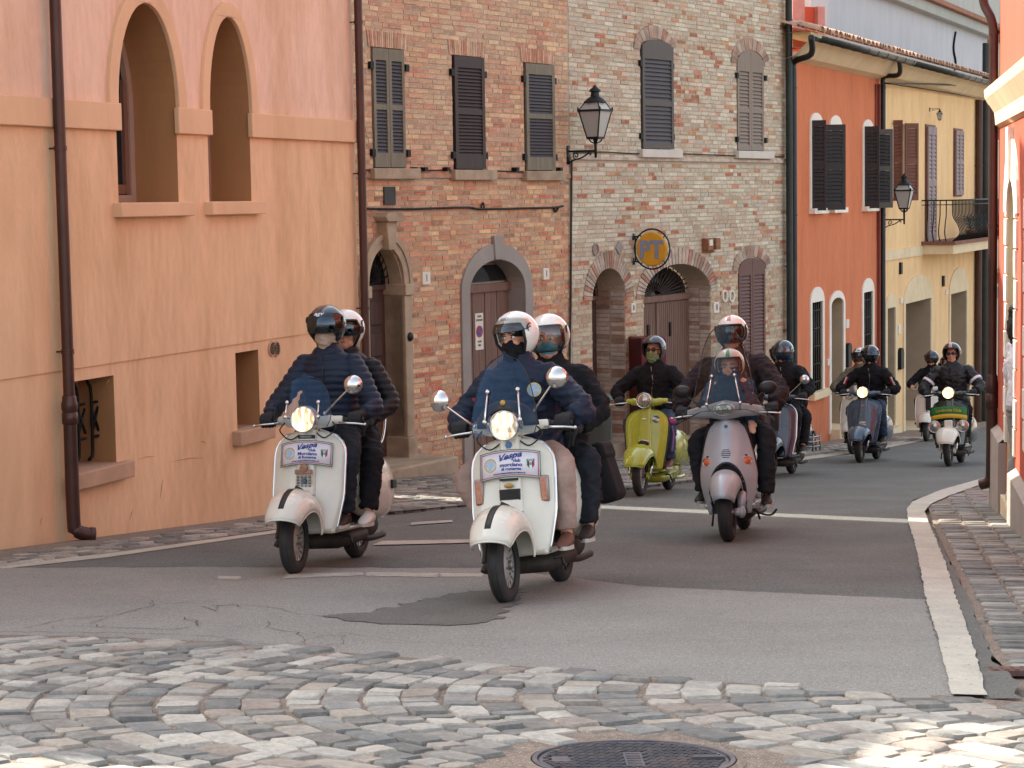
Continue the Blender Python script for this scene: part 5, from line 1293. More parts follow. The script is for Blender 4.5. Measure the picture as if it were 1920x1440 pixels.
def cloth(name, c, rough=.85, **k): return mat(name, c, rough, var=.18, vscale=9, bump=.006, bscale=26, spec=.25, **k)
c_navy = cloth('navy_quilt', '1c2536', .48); c_navy2 = cloth('navy_shell', '1b2435', .55); c_black = cloth('black_cloth', '18181b'); c_blackq = cloth('black_quilt', '1d1c1f', .48)
c_dkjean = cloth('black_denim', '23272d'); c_jean = cloth('blue_denim', '34465a', stain='56687c', stscale=4, stamt=.4); c_beige = cloth('beige_chino', '9d8579', stain='86706a', stamt=.4)
c_brownj = cloth('dark_brown_cloth', '2c2528'); c_olive = cloth('olive_grey_jacket', '6e6656'); c_scarf = cloth('beige_scarf', 'a5917f'); c_gscarf = cloth('green_scarf', '6d7e58'); c_bala = cloth('black_balaclava', '141416')
c_dgrey = cloth('charcoal_cloth', '26282c'); c_vest = cloth('white_cloth', 'd8d4d8'); c_leath = mat('black_leather', '121316', .5, var=.2, bump=.001, bscale=60)
m_shoe_b = mat('dark_shoe', '2a2421', .6, var=.15); m_shoe_w = mat('white_trainer', 'c9c3ba', .7, var=.1); m_shoe_br = mat('brown_shoe', '5e3d30', .6, var=.2); m_sole = mat('shoe_sole', 'b5aea4', .7, var=.1)
h_white = paint('helmet_white', 'dedad2', .15, .8); h_black = paint('helmet_black', '121418', .12, 1.0); h_grey = paint('helmet_grey', '3c4248', .12, 1.0, .4); h_silver = paint('helmet_silver', '9ba1a6', .2, .7, .5)
h_red = paint('helmet_red', 'b82f2c', .2, .8); h_green = paint('helmet_green', '4e9a4a', .25, .6); h_dkblue = paint('helmet_dark_blue', '1c2c40', .15, 1.0)
m_logo = mat('pale_lettering', 'c8cdd2', .5, var=0)

def vox(mb, voxel, it=3, fn=None, mats=None, name='m', fac=.5):
    me0 = mb.mesh('tmp', []) if False else bpy.data.meshes.new('tmp')
    if mb.v:
        me0.from_pydata([tuple(v) for v in mb.v], [], mb.f)
    bm = bmesh.new(); bm.from_mesh(me0); bmesh.ops.recalc_face_normals(bm, faces=bm.faces); bm.to_mesh(me0); bm.free()
    o = bpy.data.objects.new('tmp', me0); COL.objects.link(o)
    r = o.modifiers.new('r', 'REMESH'); r.mode = 'VOXEL'; r.voxel_size = voxel; r.use_smooth_shade = True
    s_ = o.modifiers.new('s', 'SMOOTH'); s_.iterations = it; s_.factor = fac
    dg = bpy.context.evaluated_depsgraph_get(); me = bpy.data.meshes.new_from_object(o.evaluated_get(dg)); me.name = name
    bpy.data.objects.remove(o); bpy.data.meshes.remove(me0)
    if fn:
        nr = [v.normal.copy() for v in me.vertices]
        for v, n_ in zip(me.vertices, nr): v.co += n_*fn(v.co, n_)
    me.polygons.foreach_set('use_smooth', [True]*len(me.polygons)); me.materials.clear()
    for m in (mats if isinstance(mats, (list, tuple)) else [mats]): me.materials.append(m)
    return me
def rings(mb, secs, seg=18):
    """closed loft through sections (centre, rx, ry[, tilt deg]) ; section plane spanned by x and (tilted) y"""
    vs = []
    for c, rx, ry, *tl in secs:
        a = radians(tl[0]) if tl else 0
        for k in range(seg):
            w = 2*pi*k/seg; x = rx*cos(w); y = ry*sin(w)
            vs.append((c[0]+x, c[1]+y*cos(a), c[2]+y*sin(a)))
    n = len(secs)
    mb.add(vs, [(j*seg+k, j*seg+(k+1) % seg, (j+1)*seg+(k+1) % seg, (j+1)*seg+k) for j in range(n-1) for k in range(seg)]+[tuple(range(seg))[::-1], tuple((n-1)*seg+k for k in range(seg))])
def place(px, py, deg, lean=0):
    q = G(px, py); return T(q.x, q.y, q.z) @ Vector((0, 0, 1)).rotation_difference(GN).to_matrix().to_4x4() @ RZ(-deg) @ RY(lean)

# ================================================================== scooters
def wheel(root, y, steer=0, r=.215, w=.048, rimm=None, name='wheel', spokes=8, pivot=0.0, hub=True):
    M = T(0, pivot, 0) @ RZ(steer) @ T(0, y-pivot, r) if steer else T(0, y, r)
    Mx = M @ RY(90)
    prof = []
    for i in range(15):
        a = -pi*.80+2*pi*.80*i/14; prof.append((r-w*1.0+w*1.0*cos(a)*1.0, w*.98*sin(a)))
    mb = MB(); mb.lathe([(r-w-w*.55, -w*.62)]+prof+[(r-w-w*.55, w*.62)], 40, Mx); o = mb.build(name, m_rub, root, smooth=True)
    t = MB()
    for z_ in (-.016, .0, .016): t.lathe([(r-.0015+(.0 if z_ else .001), z_-.003), (r+.0006, z_-.001), (r+.0006, z_+.001), (r-.0015, z_+.003)], 40, Mx)
    t.build('tread_rib', m_blk, o, smooth=True)
    rm = rimm or m_rimp; ri = r-w*1.45
    mb = MB()
    for sg in (-1, 1): mb.lathe([(ri+.012, sg*w*.62), (ri+.01, sg*w*.72), (ri-.006, sg*w*.62), (ri-.02, sg*w*.42), (ri*.62, sg*w*.30), (ri*.5, sg*w*.55), (ri*.22, sg*w*.62), (0, sg*w*.64)], 32, Mx)
    mb.build('rim', rm, o, smooth=True, autos=40)
    mb = MB()
    for k in range(spokes*2):
        for sg in (-1, 1):
            mb.M = Mx @ RZ(360*k/(spokes*2)); mb.box(ri*.66, ri*.88, -.004, .004, sg*w*.40, sg*w*.40+sg*.0035)
    mb.M = None; tag(mb.build('rim_slots', m_alu, o), kind='stuff')
    mb = MB()
    for sg in (-1, 1):
        mb.lathe([(.028, sg*w*.6), (.026, sg*(w*.6+.02)), (.012, sg*(w*.6+.028)), (0, sg*(w*.6+.03))], 14, Mx)
        for k in range(5): a = 2*pi*k/5; mb.lathe([(.006, sg*w*.6), (.006, sg*w*.6+sg*.01), (0, sg*w*.6+sg*.011)], 6, Mx @ T(.048*cos(a), .048*sin(a), 0))
    mb.build('hub', m_alu, o, smooth=True, autos=40)
    return o, M
def shield_fn(z0, z1, hwf, yf):
    return lambda u, v: (hwf(v)*(2*u-1), yf(2*u-1, v), z0+(z1-z0)*v)
def trim_tube(root, fn, r, m, name='shield_trim', n=16):
    pts = [fn(0, i/n) for i in range(n+1)]+[fn(i/8, 1) for i in range(1, 8)]+[fn(1, 1-i/n) for i in range(n+1)]
    mb = MB(); mb.tube(pts, r, 8); return mb.build(name, m, root, smooth=True)
def mudguard(root, M, m, r=.335, hw=.152, d=.17, f0=28, f1=165, name='front_mudguard', front=.7, z0=0):
    def fn(u, v):
        w = (2*u-1); f = radians(f0+(f1-f0)*v)
        k = front+(1-front)*min(1, v*2.2)**.6
        dd = d*(.55+.75*v); a = w*pi/2
        rr = r-dd*(1-cos(a)**.8 if abs(w) < 1 else 1)
        return (hw*k*sin(a), -cos(f)*rr*(1.0+.06*(1-v)), sin(f)*rr+z0)
    mb = MB(); mb.M = M; mb.grid(fn, 21, 22)
    o = mb.build(name, m, root, smooth=True, solid=.008, off=0)
    e = MB(); e.M = M; e.tube([fn(i/20, 0) for i in range(21)]+[fn(1, i/21) for i in range(1, 22)], .006, 6); e.tube([fn(0, i/21) for i in range(0, 22)], .006, 6); e.build('edge', m, o, smooth=True)
    return o, fn
def strip_on(root, fn, M, u0, u1, v0, v1, m, lift=.003, name='stripe', nu=5, nv=12):
    def g(u, v):
        a, b_ = u0+(u1-u0)*u, v0+(v1-v0)*v; p = Vector(fn(a, b_)); e = .01
        n_ = (Vector(fn(min(a+e, 1), b_))-Vector(fn(max(a-e, 0), b_))).cross(Vector(fn(a, min(b_+e, 1)))-Vector(fn(a, max(b_-e, 0)))).normalized()
        if n_.y > 0 or (abs(n_.y) < .3 and n_.z < 0): n_ = -n_
        return p+n_*lift
    mb = MB(); mb.M = M; mb.grid(g, nu, nv); return mb.build(name, m, root, smooth=True, solid=.002, off=0)
def headlight(root, c, r, m_l, m_bez=None, depth=.10, body=None, nac=True, tilt=0):
    M = T(*c) @ RX(90+tilt)            # local z -> -y
    o = None
    mb = MB(); mb.lathe([(r*.93, .0), (r*1.0, .012), (r*1.06, .006), (r*1.08, -.012), (r*1.04, -.02)], 32, M); o = mb.build('headlight', m_bez or m_chrome, root, smooth=True)
    mb = MB(); mb.lathe([(r*.95, .002), (r*.8, .016), (r*.45, .026), (0, .03)], 28, M); mb.build('lens', m_l, o, smooth=True)
    if nac and body:
        mb = MB(); mb.lathe([(r*1.04, -.016), (r*1.09, -.03), (r*1.06, -.07), (r*.85, -.13), (r*.45, -.17), (0, -.18)], 24, M); mb.build('nacelle', body, root, smooth=True)
    return o
def lever(root, x, y, z, s, L=.17, drop=.02, name='brake_lever'):
    mb = MB(); mb.tube(smooth_path([(x*.62, y-.03, z), (x*.75, y-.055, z-.006), (x, y-.06, z-drop*.6), (x+s*.055, y-.045, z-drop)], 5), [.007]*16, 8)
    mb.ell((x+s*.06, y-.043, z-drop), (.011, .011, .011), 8, 6); return mb.build(name, m_chrome, root, smooth=True)
def mirror(root, base, top, r=.058, m=None, yaw=0, shape=(1, 1)):
    mb = MB(); mb.tube(smooth_path([base, tuple(Vector(base).lerp(Vector(top), .5)), top], 4), .0065, 8); mb.ell(base, (.012, .012, .014), 8, 6); o = mb.build('mirror', m_chrome if not m else m_blk, root, smooth=True)
    M = T(*top) @ RZ(yaw) @ RX(90) @ Matrix.Diagonal((shape[0], shape[1], 1, 1))
    mb = MB(); mb.lathe([(0, .030), (r*.5, .027), (r*.85, .014), (r, 0), (r*1.02, -.008), (r*.9, -.01), (0, -.01)], 28, M); mb.build('mirror_head', m or m_chrome, o, smooth=True, autos=50)
    return o
def seat_body(root, m, seatm=m_seat, y0=.62, y1=1.30, z=.80):
    mb = MB()
    rings(mb, [((0, y0, z-.05), .08, .02, 90), ((0, y0+.06, z-.02), .12, .05, 90), ((0, y0+.3, z-.02), .145, .06, 90), ((0, y1-.2, z), .14, .06, 90), ((0, y1, z), .10, .03, 90)])
    mb.build('seat', seatm, root, smooth=True)
def cowls(root, m, cy=1.02, cz=.52, r=(.12, .36, .23), x=.17, ind=True):
    for sg in (-1, 1):
        mb = MB()
        def fn(u, v, sg=sg):
            a = 2*pi*u; e = (v-.5)*pi
            ce, se = cos(e), sin(e)
            f = lambda t: abs(t)**.8*(1 if t > 0 else -1)
            y = r[1]*f(ce*cos(a)); zz = r[2]*f(ce*sin(a)); xx = r[0]*f(se)
            return (sg*x+xx, cy+y*(1-.1*zz/r[2]), cz+zz-.04*(y/r[1]))
        mb.grid(fn, 24, 14, cu=True); o = mb.build('side_cowl', m, root, smooth=True)
        if ind:
            mb = MB(); mb.box(sg*(x+r[0])-.01, sg*(x+r[0])+.014, cy+.12, cy+.2, cz-.03, cz+.03); mb.build('vent', m_blk, o, bevel=.004)
def body_common(root, m, under=m_grime, floorw=.2, tail=True):
    mb = MB(); mb.box(-floorw, floorw, .24, .78, .245, .275); mb.box(-.06, .06, .3, .8, .275, .31); o = mb.build('floorboard', m, root, bevel=.012)
    for x in (-.15, -.1, .1, .15):
        mb = MB(); mb.box(x-.008, x+.008, .3, .74, .275, .284); mb.build('floor_runner', m_blk, o)
    mb = MB(); rings(mb, [((0, .72, .27), .10, .05), ((0, .78, .42), .11, .10), ((0, .9, .6), .13, .2), ((0, 1.0, .75), .14, .3)]); mb.build('frame_spine', m, root, smooth=True)
    mb = MB(); rings(mb, [((0, .95, .5), .09, .2, 90), ((0, 1.2, .5), .10, .2, 90), ((0, 1.42, .46), .08, .15, 90), ((0, 1.47, .42), .04, .08, 90)]); mb.build('tail', m, root, smooth=True)
    mb = MB(); mb.tube([(-.1, .5, .17), (.08, .62, .17), (.12, 1.0, .19)], [.05, .055, .05], 12); mb.tube(smooth_path([(.12, .9, .17), (.15, 1.1, .15), (.17, 1.3, .16)], 4), .022, 8); mb.build('exhaust', under, root, smooth=True)
    mb = MB(); rings(mb, [((.05, .85, .2), .03, .06, 90), ((.05, .95, .24), .10, .10, 90), ((.05, 1.2, .24), .12, .1, 90), ((.05, 1.3, .24), .05, .06, 90)]); mb.build('engine', under, root, smooth=True)
    mb = MB(); mb.tube([(-.17, .62, .2), (-.19, .64, .08)], .009, 6); mb.tube([(.17, .62, .2), (.19, .64, .12)], .009, 6); mb.tube([(-.17, .62, .2), (.17, .62, .2)], .011, 6); mb.build('centre_stand', m_blk, root, smooth=True)
def handlebar(root, m, c=(0, .33, .985), grip=.35, armr=.032, sweep=.06, rise=0.0, lev=True, gm=m_blk):
    mb = MB()
    for sg in (-1, 1):
        mb.tube(smooth_path([(0, c[1]+.02, c[2]-.01), (sg*.09, c[1]+.02, c[2]-.012), (sg*.17, c[1]+.035, c[2]), (sg*.225, c[1]+.05, c[2]+rise)], 4), [armr*1.5]*4+[armr*1.25]*4+[armr*.9]*4+[armr*.72], 14)
    o = mb.build('headset', m, root, smooth=True, autos=60)
    mb = MB(); rings(mb, [((0, c[1]+.02, c[2]-.12), .05, .05), ((0, c[1]+.02, c[2]-.06), .05, .06), ((0, c[1]+.02, c[2]+.02), .07, .08), ((0, c[1]+.04, c[2]+.05), .05, .06)]); mb.build('headset_neck', m, o, smooth=True)
    for sg in (-1, 1):
        mb = MB(); x0 = sg*.225; x1 = sg*grip
        mb.tube([(x0, c[1]+.052, c[2]+rise), (x0+(x1-x0)*.08, c[1]+.053, c[2]+rise), (x0+(x1-x0)*.1, c[1]+.055, c[2]+rise), (x1, c[1]+sweep+.02, c[2]+rise)], [.026, .026, .0175, .0175], 12); mb.ell((x1, c[1]+sweep+.02, c[2]+rise), (.012, .02, .02), 10, 6)
        mb.build('grip', gm, o, smooth=True, autos=50)
        if lev: lever(o, sg*(grip-.02), c[1]+.055, c[2]+rise-.012, sg)
    return o
def fork(root, m, M, side=1, z0=.215, ztop=.45):
    mb = MB(); mb.M = M; mb.tube([(side*.085, 0, 0), (side*.085, .06, .06), (side*.07, .11, .2), (0, .14, .34)], [.024, .026, .024, .028], 10); mb.lathe([(.04, -.02), (.045, .03), (.03, .05), (0, .05)], 12, T(side*.06, 0, 0) @ RY(side*90)); mb.tube([(side*.1, -.03, .02), (side*.095, .05, .19)], .018, 10)
    mb.build('front_suspension', m, root, smooth=True, autos=50)

m_card = mat('card_white', 'd6d2d8', .45, var=.03); m_cred = mat('card_red', 'a83246', .5, var=0); m_cgrn = mat('card_green', '2e6e4a', .5, var=0); m_cblue = mat('card_blue', '1f2f80', .5, var=0); m_gold = mat('gold_badge', 'b08a45', .4, metal=.5, var=.2); m_pale = mat('pale_blue_print', '9fb4c4', .5, var=.2, vscale=40)
def club_card(root, cy, cz, w, h, lean, upper=False):
    """flat-curved club card: parts of one card object"""
    M = T(0, cy, cz) @ RX(90-lean)
    def bend(x): return -.9*x*x
    def arcz(x): return -.35*x*x
    def slab(x0, x1, y0, y1, l_, m, name, parent):
        mb = MB(); mb.M = M; mb.grid(lambda u, v: (x0+(x1-x0)*u, (y0+(y1-y0)*v)+arcz(x0+(x1-x0)*u)*1.6, l_+bend(x0+(x1-x0)*u)), 9, 2); return mb.build(name, m, parent, smooth=True, solid=.001, off=0, fixn=False)
    c = slab(-w, w, -h, h, .0, m_card, 'club_card', root)
    e = .004
    for (x0, x1, y0, y1) in ((-w, w, h-e, h), (-w, w, -h, -h+e), (-w, -w+e, -h, h), (w-e, w, -h, h)): slab(x0, x1, y0, y1, .0012, m_cgrn, 'green_border', c)
    k = .010
    for (x0, x1, y0, y1) in ((-w+k, w-k, h-k-e, h-k), (-w+k, w-k, -h+k, -h+k+e), (-w+k, -w+k+e, -h+k, h-k), (w-k-e, w-k, -h+k, h-k)): slab(x0, x1, y0, y1, .0012, m_cred, 'red_border', c)
    def tx(s_, size, x, y, m, **kw):
        o = text(s_, size, Matrix(), m, c, ext=.0004, **kw)
        me = o.data; sh = kw.get('rot', 0)
        for v in me.vertices:
            X = x+v.co.x; Y = y+v.co.y; v.co = M @ Vector((X, Y+arcz(X)*1.6, .0018+bend(X)+v.co.z))
        return o
    o = text('Vespa', h*.62, RZ(10), m_cblue, c, ext=.0004, shear=.5, bold=.0012, sx=1.25)
    for v in o.data.vertices:
        X = -.0+v.co.x; Y = h*.50+v.co.y; v.co = M @ Vector((X, Y+arcz(X)*1.6, .0018+bend(X)+v.co.z))
    mb = MB(); mb.M = M; mb.grid(lambda u, v: (-w*.3+w*.66*u, h*(.18+.52*u*.9)+.004*v, .002+bend(w*.3*u)), 6, 2); mb.build('underline', m_cblue, c, fixn=False)
    tx('club', h*.34, w*.26, h*.18, m_cblue, bold=.0008)
    tx('MORCIANO' if upper == 2 else 'Morciano' if upper else 'morciano', h*.38, w*.07, -h*.12, m_cblue, bold=.0010, sx=1.15)
    tx('di Romagna' if upper else 'di romagna', h*.30, w*.07, -h*.42, m_cblue, bold=.0008, sx=1.1)
    tx('www.vespaclubmorciano.it', h*.17, 0, -h*.70, m_cblue, bold=.0005, sx=1.3)
    X = -w*.62
    mb = MB(); mb.M = M @ T(X, arcz(X)*1.6, .002+bend(X)) @ RY(-5); mb.lathe([(h*.50*(1+.04*(k % 2)), 0) for k in range(1)]+[(h*.5, .001), (h*.40, .0014), (h*.40, .001)], 24); mb.build('round_crest', m_gold, c)
    mb = MB(); mb.M = M @ T(X, arcz(X)*1.6, .002+bend(X)) @ RY(-5); mb.lathe([(h*.40, .0008), (0, .0012)], 20); mb.build('crest_field', m_pale, c)
    X = w*.70; Mx = M @ T(X, arcz(X)*1.6+h*.02, .002+bend(X)) @ RY(12)
    s_ = h*.34
    for m_, x0, x1 in ((m_cgrn, -1, -.33), (m_card, -.33, .33), (m_cred, .33, 1)):
        prof = lambda x: -1.15+.75*abs(x)**1.7
        xs = [x0+(x1-x0)*i/4 for i in range(5)]
        mb = MB(); mb.M = Mx; vs = [(x*s_*.8, s_*.55, .0004) for x in xs]+[(x*s_*.8, prof(x)*s_, .0004) for x in xs]; mb.add(vs, [(i, i+1, i+6, i+5) for i in range(4)]); mb.build('crest_stripe', m_, c, fixn=False)
    mb = MB(); mb.M = Mx; mb.add([(-s_*.85, s_*.5, .0006), (s_*.85, s_*.5, .0006), (s_*.85, s_*.95, .0006), (-s_*.85, s_*.95, .0006)], [(0, 1, 2, 3)]); mb.build('crest_band', m_cgrn, c, fixn=False)
    text('ITALIA', s_*.42, Mx @ T(0, s_*.72, .001), m_card, c, ext=.0003, bold=.0003); text('505', s_*.8, Mx @ T(0, -s_*.12, .001), m_ink, c, ext=.0003, bold=.0006)
    return c
def windscreen(root, cy, z0, z1, hw, g, lean=14, bow=.55, wtop=.75, name='windscreen', zpow=2.6, notch=0, mounts=True, wing=0):
    """curved screen; outline widest low, rounded top"""
    def fn(u, v):
        x = 2*u-1; q = v**.8
        w = hw*(1-(1-wtop)*q)*max(.0, 1-q**zpow)**.5
        X = (w+.012)*x*(1 if v > .12 else .86+.14*(v/.12)**.5); zz = z0+(z1-z0)*q-(.02*x*x)
        return (X, cy+(zz-z0)*math.tan(radians(lean))+bow*X*X, zz)
    mb = MB(); mb.grid(fn, 25, 14); o = mb.build(name, g, root, smooth=True)
    pts = [fn(0, 0)]+[fn(0, i/13) for i in range(1, 14)]+[fn(i/24, 1) for i in range(1, 25)]+[fn(1, 1-i/13) for i in range(1, 14)]
    mb = MB(); mb.tube(pts, .0028, 5); mb.build('screen_edge', g_smoke if wing else m_blk, o, smooth=True)
    return o, fn
def rods(o, fn, us, v0, v1, base_z, base_y, m=None):
    for u in us:
        a = Vector(fn(u, v1)); b_ = Vector(fn(u, v0)); c = Vector((b_.x*.9, base_y, base_z))
        mb = MB(); mb.tube([a+Vector((0, -.008, 0)), b_+Vector((0, -.012, 0)), c], .0065, 8)
        for p in (a, b_): mb.ell(p+Vector((0, -.012, 0)), (.015, .012, .015), 10, 6)
        mb.build('screen_rod', m or m_chrome, o, smooth=True)

def classic(label, M, paintm, lit=m_lit, steer=0, indicators=False, card=None, rack=False, front='px', rimm=None, group=None, full=True, trim=m_chrome, stripe=True):
    t = thing('motor_scooter', label, 'scooter', M=M, group=group)
    w, Mw = wheel(t, 0, steer, rimm=rimm, pivot=.2); wheel(t, 1.2, rimm=m_rimp, name='rear_wheel')
    mg, mf = mudguard(t, Mw, paintm)
    if stripe: strip_on(mg, mf, Mw, .455, .545, .10, .56, m_blk, .004, 'crest_strip')
    fork(t, m_grime, Mw, -1)
    mb = MB(); mb.M = Mw; mb.tube([(-.07, 0, 0), (-.10, 0, 0)], .045, 16); mb.tube([(-.10, -.01, 0), (-.11, -.03, -.03)], .02, 8); mb.build('brake_drum', m_grime, t, smooth=True, autos=50)
    z0, z1 = .255, .925
    def hw(v):
        b_ = .205+.045*min(1, v/.35)
        if v > .70: b_ *= max(.0, 1-((v-.70)/.30)**2.7)**(1/2.2)
        return max(b_, .045)
    def yf(x, v): return .235+.125*v - .03*(1-x*x) + .03*abs(x)**5 - .055*max(0, 1-v/.12)*0
    fn = shield_fn(z0, z1, hw, yf)
    mb = MB(); mb.grid(fn, 25, 28); sh = mb.build('leg_shield', paintm, t, smooth=True, solid=.006, off=0)
    trim_tube(sh, fn, .009, trim)
    # steering column cover ridge
    def rg(u, v):
        a = pi*u; z = .50+.425*v; vv = (z-z0)/(z1-z0); wd = .075-.012*v
        return (wd*cos(a)*(1 if abs(cos(a)) < .8 else 1), yf(0, vv)+.012-(.040)*min(1, sin(a)*1.6), z)
    mb = MB(); mb.grid(rg, 13, 10); hc = mb.build('horn_cover', paintm, t, smooth=True, autos=60)
    zg = .60
    yg = yf(0, (zg-z0)/(z1-z0))-.030
    if front == 'px':
        mb = MB(); mb.box(-.062, .062, yg-.004, yg+.02, zg-.035, zg+.03); g = mb.build('horn_grille', m_blk, t, bevel=.004)
        for k in range(6): mb = MB(); mb.box(-.055, .055, yg-.008, yg-.003, zg-.030+k*.010, zg-.026+k*.010); mb.build('slat', m_grime, g)
        mb = MB(); mb.ell((0, yg-.004, zg+.050), (.03, .006, .014), 14, 8); mb.build('badge', m_gold, t, smooth=True)
        mb = MB(); mb.lathe([(0, .006), (.02, .006), (.023, 0)], 6, T(0, yf(0, .94)-.030, z0+.94*(z1-z0)-.005) @ RX(90)); mb.build('badge', mat('badge_blue', '2d6a9a', .3, coat=.5), t)
        mb = MB(); mb.box(-.055, .055, yg+.010-.012, yg+.012, zg+.078, zg+.092); nm = mb.build('name_strip', m_blk, t); text('PIAGGIO', .013, T(0, yg-.0015, zg+.085) @ RX(90), m_logo, nm, ext=.0003, sx=1.3)
    elif front == 'grid':
        mb = MB(); mb.box(-.058, .058, yg-.004, yg+.02, zg-.055, zg+.035); g = mb.build('horn_grille', mat('cream_plastic', 'c9c2b0', .4), t, bevel=.004)
        for k in range(8):
            for j in range(4):
                mb = MB(); mb.box(-.052+j*.027, -.031+j*.027, yg-.0075, yg-.003, zg-.050+k*.010, zg-.0445+k*.010); mb.build('slot', m_blk, g)
        mb = MB(); mb.lathe([(0, .009), (.018, .009), (.021, 0)], 6, T(0, yg-.004, zg-.01) @ RX(90)); mb.build('badge', mat('badge_navy', '31466a', .3, coat=.5), t)
        mb = MB(); mb.box(-.062, .062, yg-.016, yg-.004, zg+.035, zg+.065); mb.lathe([(0, .014), (.028, .014), (.030, 0)], 16, T(0, yg-.004, zg+.075) @ RX(90)); mb.build('emblem', mat('bronze_emblem', '8d6a58', .4, metal=.5, var=.3, vscale=60), t, bevel=.004)
        mb = MB(); mb.box(-.058, .058, yf(0, .93)-.036, yf(0, .93)-.02, z0+.93*(z1-z0)-.012, z0+.93*(z1-z0)+.012); nm = mb.build('name_strip', m_blk, t, bevel=.002)
        text('PIAGGIO', .016, T(0, yf(0, .93)-.0375, z0+.93*(z1-z0)) @ RX(90), m_logo, nm, ext=.0003, sx=1.2)
    else:   # dark fluted horn cover
        mb = MB(); mb.box(-.05, .05, yg-.004, yg+.02, zg-.06, zg+.22); mb.build('horn_grille', m_blk, t, bevel=.01)
    if card:
        zc = .778; club_card(t, yf(0, (zc-z0)/(z1-z0))-.036, zc, .182, .080, 10.5, card == 'upper')
    if indicators:
        for sg in (-1, 1):
            zc = .62; x = sg*.195; yy = yf(x/.25, (zc-z0)/(z1-z0))
            mb = MB(); mb.box(x-.026, x+.026, yy-.022, yy+.01, zc-.075, zc+.075); i_ = mb.build('indicator', m_alu, t, bevel=.008)
            mb = MB(); mb.box(x-.02, x+.02, yy-.030, yy-.02, zc-.068, zc+.068); mb.build('indicator_lens', m_orl, i_, bevel=.006)
    hb = handlebar(t, paintm)
    headlight(t, (0, .235, .995), .083, lit, body=paintm)
    mb = MB(); mb.tube(smooth_path([(-.16, .33, .975), (-.19, .30, .92), (-.12, .30, .86), (-.05, .33, .90)], 5), .0045, 6); mb.build('brake_cable', m_blk, hb, smooth=True)
    mb = MB(); mb.tube(smooth_path([(.17, .33, .975), (.20, .31, .93), (.12, .31, .87), (.05, .33, .91)], 5), .0045, 6); mb.build('clutch_cable', m_blk, hb, smooth=True)
    body_common(t, paintm); seat_body(t, paintm); cowls(t, paintm)
    return t, yf, hb
def lambretta(label, M, paintm, lit=m_lit, steer=0, mg_m=None, trim=m_blk, group=None, horn='oval', rimm=None, light_z=1.0):
    t = thing('motor_scooter', label, 'scooter', M=M, group=group)
    w, Mw = wheel(t, 0, steer, rimm=rimm, pivot=.2, w=.046); wheel(t, 1.25, rimm=m_rimp, name='rear_wheel')
    mg, mf = mudguard(t, T(0, 0, .23), mg_m or paintm, r=.315, hw=.15, d=.13, f0=18, f1=150, front=.62)
    mb = MB()
    for sg in (-1, 1): mb.tube([(sg*.075, .13, .40), (sg*.085, .08, .22), (sg*.085, .0, .215)], [.022, .022, .026], 10); mb.tube([(sg*.1, .0, .22), (sg*.09, .11, .36)], .014, 8); mb.lathe([(.038, -.012), (.038, .012), (0, .014)], 14, T(sg*.085, 0, .215) @ RY(sg*90))
    f_ = mb.build('front_fork', mg_m or paintm, t, smooth=True, autos=50)
    for sg in (-1, 1): mb = MB(); mb.tube([(sg*.115, -.01, .23), (sg*.108, .09, .36)], .012, 8); mb.tube([(sg*.113, .02, .27), (sg*.109, .07, .33)], .017, 10); mb.build('damper', m_chrome, f_, smooth=True)
    z0, z1 = .27, .91
    def hw(v):
        b_ = .185+.055*sin(min(1, v/.8)*pi/2)
        if v > .72: b_ *= max(0, 1-((v-.72)/.28)**2.6)**(1/2.2)
        return max(b_, .05)
    def yf(x, v): return .215+.13*v - .045*(1-x*x) + .03*abs(x)**4
    fn = shield_fn(z0, z1, hw, yf)
    mb = MB(); mb.grid(fn, 25, 26); sh = mb.build('leg_shield', paintm, t, smooth=True, solid=.006, off=0); trim_tube(sh, fn, .010, trim)
    def rg(u, v):
        a = pi*u; z = .46+.45*v; vv = (z-z0)/(z1-z0); wd = .085-.03*v
        return (wd*cos(a), yf(0, vv)+.015-(.055-.01*v)*min(1, sin(a)*1.5), z)
    mb = MB(); mb.grid(rg, 13, 12); mb.build('horn_casting', paintm, t, smooth=True, autos=60)
    yh = yf(0, .43)-.045
    mb = MB()
    if horn == 'oval': mb.ell((0, yh, .545), (.058, .035, .032), 18, 10); hg = mb.build('horn_grille', m_blk, t, smooth=True); k = MB(); k.tube([(.06*cos(a), yh-.012-.018*abs(sin(a)), .552+.03*sin(a)) for a in [pi*i/12 for i in range(13)]], .006, 6); k.build('horn_rim', m_chrome, hg, smooth=True)
    else: mb.box(-.06, .06, yh-.01, yh+.03, .52, .54); mb.box(-.05, .05, yh-.004, yh+.03, .54, .58); mb.build('horn_grille', m_chrome, t, bevel=.006)
    mb = MB(); mb.box(-.022, .022, yf(0, .8)-.047, yf(0, .8)-.03, .80, .812); mb.build('badge', m_chrome, t)
    hb = handlebar(t, paintm, c=(0, .32, .99))
    headlight(t, (0, .215, light_z), .078, lit, body=paintm)
    body_common(t, paintm, under=paintm if paintm is m_green else m_grime); seat_body(t, paintm); cowls(t, paintm, cy=1.0, cz=.48, r=(.09, .42, .19), x=.17, ind=False)
    return t, yf, hb
